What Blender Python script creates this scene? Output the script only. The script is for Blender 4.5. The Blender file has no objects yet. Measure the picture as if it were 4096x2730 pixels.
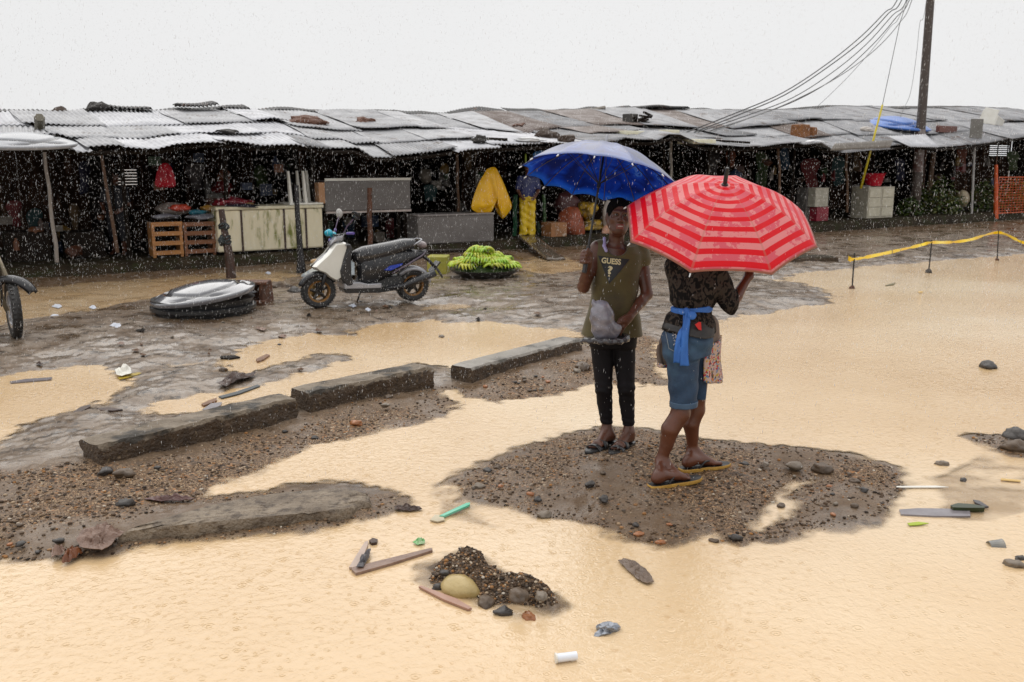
import bpy, bmesh, math, random
import numpy as np
from mathutils import Vector, Matrix, Euler, noise
from mathutils.bvhtree import BVHTree
random.seed(11); rng = np.random.default_rng(5)
SC = bpy.context.scene; COL = SC.collection
R = math.radians
# ------------------------------------------------------------ camera maths
FPX = 3640.0; TH = R(11.1); H = 1.9
cT, sT = math.cos(TH), math.sin(TH)
K = 4096/2353.0
def ray(px, py):
    dx = (px-2048)/FPX; dz = (1365-py)/FPX
    return Vector((dx, cT+dz*sT, -sT+dz*cT))
CAM = Vector((0, 0, H))
def G(px, py, z=0.0):
    r = ray(px, py); return CAM + r*((z-H)/r.z)
def GS(x, y, z=0.0): return G(x*K, y*K, z)
def AY(px, py, Y):
    r = ray(px, py); return CAM + r*(Y/r.y)
O0 = Vector((-8.15, 14.6, 0)); UA = R(31.9)
U = Vector((math.cos(UA), math.sin(UA), 0)); V = Vector((-U.y, U.x, 0)); Z = Vector((0, 0, 1))
def W(px, py, v):
    r = ray(px, py); t = (v - (CAM-O0).dot(V))/r.dot(V)
    return CAM + r*t
def uz(px, py, v):
    p = W(px, py, v); return (p-O0).dot(U), p.z
def UV(u, v, z=0.0): return O0 + U*u + V*v + Z*z
# ------------------------------------------------------------ object helpers
ORG = {}
def tag(o, label=None, cat=None, group=None, kind=None):
    if label: o['label'] = label
    if cat: o['category'] = cat
    if group: o['group'] = group
    if kind: o['kind'] = kind
    return o
def thing(name, loc, label, cat, group=None):
    o = bpy.data.objects.new(name, None); COL.objects.link(o)
    o.location = loc; o.empty_display_size = .1; ORG[o] = Vector(loc)
    return tag(o, label, cat, group)
class MB:
    def __init__(s): s.v = []; s.f = []; s.m = []; s.mi = 0
    def add(s, vs, fs, mi=None):
        b = len(s.v); s.v += [tuple(v) for v in vs]; s.f += [tuple(b+i for i in f) for f in fs]
        s.m += [s.mi if mi is None else mi]*len(fs); return s
    def box(s, c, size, rz=0.0, rot=None, taper=1.0, mi=None):
        M = rot.to_matrix() if rot is not None else Matrix.Rotation(rz, 3, 'Z')
        x, y, z = [a/2 for a in size]; vs = []
        for dz in (-1, 1):
            t = taper if dz > 0 else 1
            for dx, dy in ((-1, -1), (1, -1), (1, 1), (-1, 1)):
                vs.append(Vector(c) + M @ Vector((dx*x*t, dy*y*t, dz*z)))
        return s.add(vs, [(3, 2, 1, 0), (4, 5, 6, 7), (0, 1, 5, 4), (1, 2, 6, 5), (2, 3, 7, 6), (3, 0, 4, 7)], mi)
    def tube(s, pts, rad, n=8, mi=None, cap=True, flat=None):
        pts = [Vector(p) for p in pts]; m = len(pts)
        if not hasattr(rad, '__len__'): rad = [rad]*m
        vs = []; fs = []; up = None
        for i, p in enumerate(pts):
            d = (pts[min(i+1, m-1)]-pts[max(i-1, 0)]).normalized()
            if up is None:
                up = Vector((0, 0, 1)) if abs(d.z) < .9 else Vector((0, 1, 0))
            a = d.cross(up).normalized(); b = a.cross(d).normalized(); up = b
            for k in range(n):
                t = 2*math.pi*k/n
                vs.append(p + (a*math.cos(t) + b*math.sin(t)*(flat or 1))*rad[i])
        for i in range(m-1):
            for k in range(n):
                k2 = (k+1) % n
                fs.append((i*n+k, i*n+k2, (i+1)*n+k2, (i+1)*n+k))
        if cap: fs += [tuple(range(n))[::-1], tuple((m-1)*n+k for k in range(n))]
        return s.add(vs, fs, mi)
    def lathe(s, prof, n=24, M=None, mi=None, a0=0, a1=2*math.pi):
        M = M or Matrix(); full = abs(a1-a0-2*math.pi) < 1e-6; c = n if full else n+1
        vs = []; fs = []
        for r, z in prof:
            for k in range(c):
                t = a0+(a1-a0)*k/n; vs.append(M @ Vector((r*math.cos(t), r*math.sin(t), z)))
        for i in range(len(prof)-1):
            for k in range(n):
                k2 = (k+1) % c
                fs.append((i*c+k, i*c+k2, (i+1)*c+k2, (i+1)*c+k))
        return s.add(vs, fs, mi)
    def prism(s, poly, th, M=None, mi=None):
        M = M or Matrix(); n = len(poly)
        vs = [M @ Vector((p[0], p[1], -th/2)) for p in poly] + [M @ Vector((p[0], p[1], th/2)) for p in poly]
        return s.add(vs, [tuple(range(n))[::-1], tuple(range(n, 2*n))] + [(i, (i+1) % n, n+(i+1) % n, n+i) for i in range(n)], mi)
    def grid(s, fn, nu, nv, mi=None):
        vs = [fn(i/nu, j/nv) for i in range(nu+1) for j in range(nv+1)]
        fs = [(i*(nv+1)+j, (i+1)*(nv+1)+j, (i+1)*(nv+1)+j+1, i*(nv+1)+j+1) for i in range(nu) for j in range(nv)]
        return s.add(vs, fs, mi)
    def rock(s, c, r, sub=2, amp=.25, seed=0, rz=0, mi=None):
        bm = bmesh.new(); bmesh.ops.create_icosphere(bm, subdivisions=sub, radius=1)
        M = Matrix.Rotation(rz, 3, 'Z'); vs = []
        for v in bm.verts:
            k = 1 + amp*noise.noise(v.co*1.3+Vector((seed*7.3, seed*1.7, 0))) + amp*.4*noise.noise(v.co*3.5+Vector((seed, 9, 2)))
            q = v.co*k; vs.append(Vector(c) + M @ Vector((q.x*r[0], q.y*r[1], q.z*r[2])))
        fs = [tuple(v.index for v in f.verts) for f in bm.faces]; bm.free()
        return s.add(vs, fs, mi)
    def build(s, name, mats, parent=None, org=None, smooth=False, bevel=0, solid=0, auto=None, sub=0):
        if not isinstance(mats, (list, tuple)): mats = [mats]
        o_ = ORG[parent] if parent is not None else Vector(org if org is not None else (0, 0, 0))
        me = bpy.data.meshes.new(name)
        me.from_pydata([(v[0]-o_.x, v[1]-o_.y, v[2]-o_.z) for v in s.v], [], s.f)
        for m in mats: me.materials.append(m)
        if len(mats) > 1: me.polygons.foreach_set('material_index', s.m)
        if smooth: me.polygons.foreach_set('use_smooth', [True]*len(me.polygons))
        me.update()
        if auto: me.set_sharp_from_angle(angle=R(auto))
        o = bpy.data.objects.new(name, me); COL.objects.link(o); ORG[o] = o_
        if parent is not None: o.parent = parent
        else: o.location = o_
        if solid:
            md = o.modifiers.new('s', 'SOLIDIFY'); md.thickness = solid; md.offset = 0
        if bevel:
            md = o.modifiers.new('b', 'BEVEL'); md.width = bevel; md.segments = 2; md.limit_method = 'ANGLE'
        if sub:
            md = o.modifiers.new('u', 'SUBSURF'); md.levels = sub; md.render_levels = sub
        return o
def copy_tree(o, parent=None):
    c = o.copy(); COL.objects.link(c); c.parent = parent
    for ch in [x for x in bpy.data.objects if x.parent == o]: copy_tree(ch, c)
    return c
def spline(pts, n=6):
    P = [Vector(p) for p in pts]; P = [P[0]*2-P[1]] + P + [P[-1]*2-P[-2]]; out = []
    for i in range(1, len(P)-2):
        for k in range(n):
            t = k/n; a, b, c, d = P[i-1], P[i], P[i+1], P[i+2]
            out.append(.5*((2*b)+(c-a)*t+(2*a-5*b+4*c-d)*t*t+(3*b-a-3*c+d)*t**3))
    return out+[P[-2]]
# ------------------------------------------------------------ materials
def nodes(name):
    m = bpy.data.materials.new(name); m.use_nodes = True
    nt = m.node_tree; return m, nt, nt.nodes['Principled BSDF']
def N(nt, t, **kw):
    n = nt.nodes.new(t)
    for k, v in kw.items():
        if k.startswith('i_'):
            key = k[2:]; key = int(key) if key.isdigit() else key.replace('_', ' ')
            n.inputs[key].default_value = v
        else: setattr(n, k, v)
    return n
def L(nt, a, b): nt.links.new(a, b)
def ramp(nt, src, stops, interp='LINEAR'):
    r = nt.nodes.new('ShaderNodeValToRGB'); r.color_ramp.interpolation = interp
    e = r.color_ramp.elements
    while len(e) < len(stops): e.new(.5)
    for i, (p, c) in enumerate(stops):
        e[i].position = p; e[i].color = (*c, 1) if len(c) == 3 else c
    L(nt, src, r.inputs[0]); return r.outputs[0]
def g3(x): return (x, x, x)
MATS = {}
def pm(name, c1, c2=None, scale=6, rough=.5, r2=None, metal=0, bump=0, bscale=60, contrast=.2, c3=None, s3=20, stretch=None, spec=.5, coat=0, trans=0, p3=(.6, .68), bdist=.01):
    if name in MATS: return MATS[name]
    m, nt, b = nodes(name); MATS[name] = m
    tc = N(nt, 'ShaderNodeTexCoord'); co = tc.outputs['Object']
    if stretch:
        mp = N(nt, 'ShaderNodeMapping'); mp.inputs['Scale'].default_value = stretch; L(nt, co, mp.inputs[0]); co = mp.outputs[0]
    b.inputs['Roughness'].default_value = rough; b.inputs['Metallic'].default_value = metal
    b.inputs['Specular IOR Level'].default_value = spec; b.inputs['Coat Weight'].default_value = coat; b.inputs['Coat Roughness'].default_value = .08
    b.inputs['Transmission Weight'].default_value = trans
    n1 = N(nt, 'ShaderNodeTexNoise', i_Scale=scale, i_Detail=6.0, i_Roughness=.65); L(nt, co, n1.inputs['Vector'])
    c2 = c2 or tuple(x*.7 for x in c1)
    col = ramp(nt, n1.outputs[0], [(.5-contrast, c1), (.5+contrast, c2)])
    if c3:
        n3 = N(nt, 'ShaderNodeTexNoise', i_Scale=s3, i_Detail=4.0, i_Roughness=.6); L(nt, co, n3.inputs['Vector'])
        f = ramp(nt, n3.outputs[0], [(p3[0], g3(0)), (p3[1], g3(1))])
        mx = N(nt, 'ShaderNodeMix', data_type='RGBA'); L(nt, f, mx.inputs[0]); L(nt, col, mx.inputs[6]); mx.inputs[7].default_value = (*c3, 1); col = mx.outputs[2]
    L(nt, col, b.inputs['Base Color'])
    if r2 is not None:
        mr = N(nt, 'ShaderNodeMapRange', i_1=.35, i_2=.65, i_3=rough, i_4=r2); L(nt, n1.outputs[0], mr.inputs[0]); L(nt, mr.outputs[0], b.inputs['Roughness'])
    if bump:
        nb = N(nt, 'ShaderNodeTexNoise', i_Scale=bscale, i_Detail=5.0); L(nt, co, nb.inputs['Vector'])
        bp = N(nt, 'ShaderNodeBump', i_Strength=bump, i_Distance=bdist); L(nt, nb.outputs[0], bp.inputs['Height']); L(nt, bp.outputs[0], b.inputs['Normal'])
    return m
# ------------------------------------------------------------ shorelines (traced on the ground plane)
def PS(l): return np.array([tuple(GS(x, y).xy) for x, y in l])
BIG = [(-900, 1370), (-300, 1305), (0, 1290), (100, 1281), (150, 1275), (250, 1262), (300, 1252), (450, 1236), (600, 1222), (700, 1216), (800, 1200), (840, 1192), (870, 1175), (905, 1160), (935, 1140), (900, 1126), (850, 1120), (780, 1112), (700, 1114), (640, 1122), (550, 1140), (480, 1148), (430, 1150), (455, 1132),
 (500, 1110), (560, 1085), (620, 1060), (700, 1030), (760, 1010), (830, 990), (900, 978), (960, 970), (1015, 958), (1040, 945), (1020, 925), (985, 905), (1010, 892), (1060, 893), (1085, 915), (1140, 920), (1220, 912), (1300, 897), (1365, 880), (1420, 886), (1465, 880), (1500, 890), (1532, 884), (1520, 850), (1500, 822), (1500, 800), (1530, 775), (1580, 760), (1650, 744), (1700, 730), (1780, 716), (1870, 702), (1920, 686), (1900, 672), (1850, 656), (1775, 644), (1800, 634), (1880, 624), (1960, 615), (2050, 607), (2200, 597), (2353, 584), (2700, 560), (3300, 575), (3600, 900), (4200, 1700), (-900, 1800)]
ISL = [(1035, 1112), (1060, 1095), (1090, 1076), (1130, 1060), (1180, 1040), (1225, 1020), (1270, 1005), (1330, 992), (1400, 985), (1480, 990), (1560, 1004), (1630, 1014), (1700, 1019), (1780, 1026), (1860, 1036), (1940, 1050), (2000, 1062), (2050, 1075), (2078, 1095), (2075, 1130), (2068, 1160), (2040, 1182), (1985, 1196), (1930, 1210), (1850, 1225), (1780, 1240), (1700, 1250), (1655, 1242), (1625, 1220), (1597, 1222), (1570, 1240), (1510, 1256), (1450, 1246), (1400, 1228), (1350, 1210), (1290, 1197), (1240, 1190), (1195, 1172), (1150, 1160), (1090, 1148), (1050, 1132)]
SML = [(985, 1335), (995, 1312), (1030, 1300), (1060, 1285), (1092, 1288), (1128, 1300), (1140, 1322), (1200, 1342), (1260, 1362), (1284, 1388), (1262, 1398), (1215, 1392), (1180, 1386), (1140, 1388), (1105, 1376), (1075, 1360), (1040, 1346), (1005, 1345)]
POND_ON_ISL = [(1722, 1196), (1738, 1178), (1745, 1160), (1775, 1142), (1805, 1130), (1825, 1112), (1870, 1104), (1905, 1108), (1880, 1124), (1838, 1145), (1840, 1172), (1812, 1186), (1800, 1206), (1760, 1216), (1722, 1210)]
W2 = [(-500, 925), (-200, 890), (0, 866), (60, 853), (150, 843), (240, 838), (262, 848), (300, 870), (292, 893), (270, 912), (210, 938), (150, 950), (110, 965), (70, 985), (40, 1010), (0, 1026), (-200, 1075), (-500, 1100)]
W3 = [(500, 830), (545, 800), (600, 780), (690, 767), (790, 768), (850, 748), (950, 737), (1050, 738), (1180, 742), (1280, 755), (1345, 768), (1330, 782), (1280, 790), (1200, 805), (1130, 822), (1085, 838), (1040, 856), (1005, 846), (960, 840), (850, 862), (735, 888), (700, 905), (690, 925), (650, 912), (590, 922), (520, 935), (460, 950), (400, 955), (345, 950), (325, 940), (360, 925), (430, 912), (520, 895), (600, 884), (660, 868), (730, 850), (800, 828), (790, 817), (720, 820), (640, 843), (590, 862), (530, 866), (505, 850)]
W4 = [(-200, 705), (0, 672), (150, 655), (300, 643), (430, 634), (520, 626), (620, 624), (690, 630), (640, 650), (590, 668), (470, 678), (380, 690), (300, 694), (230, 712), (150, 722), (60, 735), (-200, 780)]
W5 = [(1190, 600), (1240, 588), (1310, 592), (1340, 600), (1330, 622), (1270, 632), (1205, 628)]
W6 = [(960, 706), (1000, 700), (1075, 698), (1100, 706), (1040, 714), (980, 716)]
W7 = [(390, 842), (450, 832), (478, 828), (470, 836), (420, 846)]
LUMP = [[(2215, 1010), (2250, 1000), (2300, 1008), (2353, 1000), (2420, 1005), (2420, 1060), (2353, 1052), (2300, 1040), (2260, 1025)]]
GRAV = [ISL, SML, [(-300, 1120), (100, 1100), (215, 1080), (300, 1090), (690, 970), (1000, 890), (1085, 885), (1340, 800), (1480, 770), (1560, 790), (1560, 900), (1300, 930), (1060, 940), (900, 990), (500, 1130), (950, 1140), (850, 1200), (300, 1270), (-300, 1320)], LUMP[0]]
def inside(P, poly):
    x, y = P[:, 0], P[:, 1]; c = np.zeros(len(P), bool); n = len(poly); j = n-1
    for i in range(n):
        xi, yi = poly[i]; xj, yj = poly[j]
        if yi != yj:
            c ^= ((yi > y) != (yj > y)) & (x < (xj-xi)*(y-yi)/(yj-yi)+xi)
        j = i
    return c
def edged(P, poly, d):
    n = len(poly)
    for i in range(n):
        a = poly[i]; b = poly[(i+1) % n]; ab = b-a; L2 = ab@ab+1e-12
        t = np.clip(((P-a)@ab)/L2, 0, 1)
        q = P-a-t[:, None]*ab
        np.minimum(d, np.einsum('ij,ij->i', q, q), out=d)
    return d
TAB = rng.random((256, 256))
def vn(x, y):
    xi = np.floor(x).astype(int); yi = np.floor(y).astype(int); fx = x-xi; fy = y-yi
    fx = fx*fx*(3-2*fx); fy = fy*fy*(3-2*fy)
    a = TAB[xi & 255, yi & 255]; b = TAB[(xi+1) & 255, yi & 255]; c = TAB[xi & 255, (yi+1) & 255]; d = TAB[(xi+1) & 255, (yi+1) & 255]
    return (a*(1-fx)+b*fx)*(1-fy)+(c*(1-fx)+d*fx)*fy-.5
def fbm(x, y, o=4):
    s = 0; a = 1
    for i in range(o): s = s+a*vn(x*2**i+13*i, y*2**i+7*i); a *= .5
    return s
PB, PI, PSm, PP, P2, P3, P4, P5, P6, P7 = [PS(q) for q in (BIG, ISL, SML, POND_ON_ISL, W2, W3, W4, W5, W6, W7)]
PSH = [PS(q) for q in ([(2060, 1080), (2140, 1045), (2230, 990), (2420, 960), (2500, 1200), (2353, 1240), (2200, 1235), (2080, 1190)], [(905, 1120), (1040, 1095), (1150, 1160), (1300, 1215), (1250, 1270), (1060, 1250), (930, 1200)], [(440, 1150), (470, 1110), (640, 1045), (720, 1030), (640, 1110), (520, 1145)], [(1290, 905), (1360, 875), (1440, 885), (1400, 915), (1320, 920)], [(1010, 1410), (1040, 1350), (1290, 1400), (1240, 1440), (1100, 1450)], [(1600, 1200), (1700, 1240), (1640, 1300), (1560, 1260)])]
PL = [PS(q) for q in LUMP]; PG = [PS(q) for q in GRAV]
ALLP = [PB, PI, PSm, PP, P2, P3, P4, P5, P6, P7]+PL
def terrain(P):
    """height and signed distance (land +)"""
    near = np.hypot(P[:, 0], P[:, 1])
    w = np.clip(near/8, .35, 1.6)
    Q = P + np.stack([fbm(P[:, 0]*3.1, P[:, 1]*3.1, 4), fbm(P[:, 0]*3.1+50, P[:, 1]*3.1+9, 4)], 1)*(.17*w)[:, None]
    Q = Q + np.stack([fbm(P[:, 0]*13, P[:, 1]*13, 3), fbm(P[:, 0]*13+50, P[:, 1]*13+9, 3)], 1)*(.10*w)[:, None]
    d = np.full(len(P), 1e9)
    for q in ALLP: edged(Q, q, d)
    d = np.sqrt(d)
    wat = inside(Q, PB) & ~inside(Q, PI) & ~inside(Q, PSm)
    for q in PL: wat &= ~inside(Q, q)
    for q in (PP, P2, P3, P4, P5, P6, P7): wat |= inside(Q, q)
    sd = np.where(wat, -d, d)
    x, y = P[:, 0], P[:, 1]
    land = .065*(1-np.exp(-np.maximum(sd, 0)/.45)) + (.022*fbm(x*.7, y*.7, 3)+.016*fbm(x*5, y*5, 4)+.010*fbm(x*28, y*28, 2))*np.clip(sd/.25, 0, 1)
    land = np.maximum(land, .003*np.clip(sd/.05, 0, 1))
    small = inside(Q, PSm); land = np.where(small, land*1.0+.11*(1-np.exp(-np.maximum(sd, 0)/.09))+.07*fbm(x*11, y*11, 4)*np.clip(sd/.06, 0, 1), land)
    bed = -.16*(1-np.exp(np.minimum(sd, 0)/.55)) + .02*fbm(x*2.2, y*2.2, 4)*np.clip(-sd/.2, 0, 1)
    for q in PSH:
        e = np.sqrt(edged(P, q, np.full(len(P), 1e9))); k_ = np.where(inside(P, q), np.clip(e/.25, 0, 1), 0)
        bed = bed*(1-k_)+k_*np.maximum(bed, -.013+.016*fbm(x*3, y*5, 4))
    thin = np.zeros(len(P), bool)
    for q in (P4, P5, P6, P7): thin |= inside(Q, q)
    bed = np.where(thin, np.maximum(bed, -.008+.010*fbm(x*2.5, y*2.5, 4)), bed)
    h = np.where(sd > 0, land, np.minimum(bed, -.0005))
    # ground climbs gently towards the pavement
    return h, sd
def gz(x, y): return float(terrain(np.array([[x, y]]))[0][0])
def on(px, py, dz=0):
    p = G(px, py); z = max(gz(p.x, p.y), 0); p = G(px, py, z); return Vector((p.x, p.y, z+dz))
# grid in a fan around the camera
rows = list(1.2*np.exp(np.arange(0, 900)*.00395)); rows = rows + list(rows[-1]*1.06**np.arange(1, 48))
s1 = np.linspace(-.74, .74, 760); s0 = -.74-np.linspace(.02, 1.6, 26)[::-1]**1.5; s2 = .74+np.linspace(.02, 1.6, 26)**1.5
ss = np.concatenate([s0, s1, s2]); rows = np.array(rows)
X = (rows[:, None]+1.0)*ss[None, :]; Y = np.repeat(rows[:, None], len(ss), 1)-.4
PTS = np.stack([X.ravel(), Y.ravel()], 1)
HT = np.empty(len(PTS)); SD = np.empty(len(PTS))
for a in range(0, len(PTS), 60000): HT[a:a+60000], SD[a:a+60000] = terrain(PTS[a:a+60000])
gd = np.full(len(PTS), 1e9)
gin = np.zeros(len(PTS), bool)
for q in PG: edged(PTS, q, gd); gin |= inside(PTS, q)
gd = np.sqrt(gd); GR = np.clip(np.where(gin, gd, -gd)/.25+.5, 0, 1); ZONE = GR.copy(); GR *= np.clip(.62+1.5*fbm(PTS[:, 0]*1.7+3, PTS[:, 1]*1.7, 4), .12, 1)
nr, nc = len(rows), len(ss)
def npmesh(name, V_, F_, mat, smooth=True):
    me = bpy.data.meshes.new(name)
    me.vertices.add(len(V_)); me.vertices.foreach_set('co', V_.astype(np.float32).ravel())
    k = F_.shape[1]
    me.loops.add(F_.size); me.loops.foreach_set('vertex_index', F_.astype(np.int32).ravel())
    me.polygons.add(len(F_)); me.polygons.foreach_set('loop_start', np.arange(0, F_.size, k, dtype=np.int32)); me.polygons.foreach_set('loop_total', np.full(len(F_), k, np.int32))
    me.polygons.foreach_set('use_smooth', np.full(len(F_), smooth))
    me.update(calc_edges=True); me.validate()
    if mat: me.materials.append(mat)
    return me
ii, jj = np.meshgrid(np.arange(nr-1), np.arange(nc-1), indexing='ij')
Q4 = np.stack([ii*nc+jj, ii*nc+jj+1, (ii+1)*nc+jj+1, (ii+1)*nc+jj], -1).reshape(-1, 4)
def attr(me, name, arr):
    a = me.attributes.new(name, 'FLOAT', 'POINT'); a.data.foreach_set('value', arr.astype(np.float32))

def ground_material():
    m, nt, b = nodes('wet ground'); tc = N(nt, 'ShaderNodeTexCoord'); co = tc.outputs['Object']
    ga = N(nt, 'ShaderNodeAttribute', attribute_name='gravel'); dp = N(nt, 'ShaderNodeAttribute', attribute_name='shore')
    # mud: grey brown with darker litter streaks
    n1 = N(nt, 'ShaderNodeTexNoise', i_Scale=.9, i_Detail=7.0, i_Roughness=.65); L(nt, co, n1.inputs[0])
    mud = ramp(nt, n1.outputs[0], [(.3, (.045, .026, .013)), (.42, (.12, .080, .048)), (.56, (.24, .19, .145)), (.68, (.11, .070, .038))])
    n2 = N(nt, 'ShaderNodeTexNoise', i_Scale=7.0, i_Detail=8.0, i_Roughness=.75); L(nt, co, n2.inputs[0])
    lit = ramp(nt, n2.outputs[0], [(.40, g3(1)), (.49, g3(0))])
    n2b = N(nt, 'ShaderNodeTexNoise', i_Scale=.45, i_Detail=2.0); L(nt, co, n2b.inputs[0])
    lz = ramp(nt, n2b.outputs[0], [(.38, g3(.55)), (.55, g3(1))])
    mm = N(nt, 'ShaderNodeMath', operation='MULTIPLY'); L(nt, lit, mm.inputs[0]); L(nt, lz, mm.inputs[1])
    mx1 = N(nt, 'ShaderNodeMix', data_type='RGBA'); L(nt, mm.outputs[0], mx1.inputs[0]); L(nt, mud, mx1.inputs[6]); mx1.inputs[7].default_value = (.035, .022, .012, 1)
    # gravel: small pebbles of many colours
    v1 = N(nt, 'ShaderNodeTexVoronoi', i_Scale=62.0); L(nt, co, v1.inputs['Vector'])
    sp = N(nt, 'ShaderNodeSeparateColor'); L(nt, v1.outputs['Color'], sp.inputs[0])
    peb = ramp(nt, sp.outputs[0], [(0, (.018, .010, .006)), (.3, (.09, .050, .025)), (.5, (.17, .10, .052)), (.68, (.11, .075, .05)), (.82, (.26, .16, .08)), (.9, (.32, .13, .035)), (1, (.45, .36, .25))])
    v2 = N(nt, 'ShaderNodeTexVoronoi', i_Scale=190.0); L(nt, co, v2.inputs['Vector'])
    sp2 = N(nt, 'ShaderNodeSeparateColor'); L(nt, v2.outputs['Color'], sp2.inputs[0])
    fine = ramp(nt, sp2.outputs[1], [(0, (.012, .006, .003)), (.4, (.10, .055, .026)), (.72, (.21, .125, .065)), (.92, (.36, .23, .12)), (1, (.55, .42, .27))])
    f3 = N(nt, 'ShaderNodeTexNoise', i_Scale=9.0, i_Detail=4.0); L(nt, co, f3.inputs[0])
    fm = ramp(nt, f3.outputs[0], [(.42, g3(0)), (.56, g3(1))])
    mx2 = N(nt, 'ShaderNodeMix', data_type='RGBA'); L(nt, fm, mx2.inputs[0]); L(nt, fine, mx2.inputs[6]); L(nt, peb, mx2.inputs[7])
    mx3 = N(nt, 'ShaderNodeMix', data_type='RGBA'); L(nt, ga.outputs['Fac'], mx3.inputs[0]); L(nt, mx1.outputs[2], mx3.inputs[6]); L(nt, mx2.outputs[2], mx3.inputs[7])
    # a sprinkle of fine pebbles over the mud as well
    sprk = ramp(nt, sp2.outputs[0], [(.86, g3(0)), (.9, g3(.8))])
    mx4 = N(nt, 'ShaderNodeMix', data_type='RGBA'); L(nt, sprk, mx4.inputs[0]); L(nt, mx3.outputs[2], mx4.inputs[6]); L(nt, fine, mx4.inputs[7])
    cmul = N(nt, 'ShaderNodeMath', operation='MULTIPLY'); mdi = N(nt, 'ShaderNodeAttribute', attribute_name='mud'); inv = N(nt, 'ShaderNodeMath', operation='SUBTRACT', i_0=1.0); L(nt, mdi.outputs['Fac'], inv.inputs[1]); L(nt, inv.outputs[0], cmul.inputs[0]); cmul.inputs[1].default_value = .35; COATM = cmul
    # brown silt near the pavement, pale silt on the flooded bed
    md = N(nt, 'ShaderNodeAttribute', attribute_name='mud'); mm2 = N(nt, 'ShaderNodeMath', operation='MULTIPLY', i_1=.75); L(nt, md.outputs['Fac'], mm2.inputs[0])
    mx5 = N(nt, 'ShaderNodeMix', data_type='RGBA'); L(nt, mm2.outputs[0], mx5.inputs[0]); L(nt, mx4.outputs[2], mx5.inputs[6]); mx5.inputs[7].default_value = (.125, .076, .040, 1)
    sl = N(nt, 'ShaderNodeMapRange', i_1=.01, i_2=-.10, i_3=0.0, i_4=.75); L(nt, dp.outputs['Fac'], sl.inputs[0])
    mx6 = N(nt, 'ShaderNodeMix', data_type='RGBA'); L(nt, sl.outputs[0], mx6.inputs[0]); L(nt, mx5.outputs[2], mx6.inputs[6]); mx6.inputs[7].default_value = (.42, .28, .14, 1)
    L(nt, mx6.outputs[2], b.inputs['Base Color'])
    n4 = N(nt, 'ShaderNodeTexNoise', i_Scale=2.6, i_Detail=6.0, i_Roughness=.6); L(nt, co, n4.inputs[0])
    rg = ramp(nt, n4.outputs[0], [(.38, g3(.10)), (.47, g3(.28)), (.60, g3(.75))])
    rgm = N(nt, 'ShaderNodeMix', data_type='FLOAT'); L(nt, ga.outputs['Fac'], rgm.inputs[0]); L(nt, rg, rgm.inputs[2]); rgm.inputs[3].default_value = .62; L(nt, rgm.outputs[0], b.inputs['Roughness']); gi = N(nt, 'ShaderNodeMapRange', i_3=.35, i_4=.0); L(nt, ga.outputs['Fac'], gi.inputs[0]); gm = N(nt, 'ShaderNodeMath', operation='MULTIPLY'); L(nt, gi.outputs[0], gm.inputs[0]); L(nt, COATM.outputs[0], gm.inputs[1]); gm2 = N(nt, 'ShaderNodeMath', operation='MULTIPLY', i_1=2.8); L(nt, gm.outputs[0], gm2.inputs[0]); L(nt, gm2.outputs[0], b.inputs['Coat Weight']); b.inputs['Coat Roughness'].default_value = .12
    b.inputs['IOR'].default_value = 1.4; b.inputs['Specular IOR Level'].default_value = .4
    # relief
    bs = N(nt, 'ShaderNodeBump', i_Strength=.55, i_Distance=.012)
    hh = N(nt, 'ShaderNodeMath', operation='ADD'); L(nt, n2.outputs[0], hh.inputs[0])
    h2 = N(nt, 'ShaderNodeMath', operation='MULTIPLY'); L(nt, v1.outputs['Distance'], h2.inputs[0])
    ns = N(nt, 'ShaderNodeMath', operation='MULTIPLY', i_1=-1.2); L(nt, ga.outputs['Fac'], ns.inputs[0]); L(nt, ns.outputs[0], h2.inputs[1])
    L(nt, h2.outputs[0], hh.inputs[1]); L(nt, hh.outputs[0], bs.inputs['Height']); L(nt, bs.outputs[0], b.inputs['Normal'])
    return m
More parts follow.
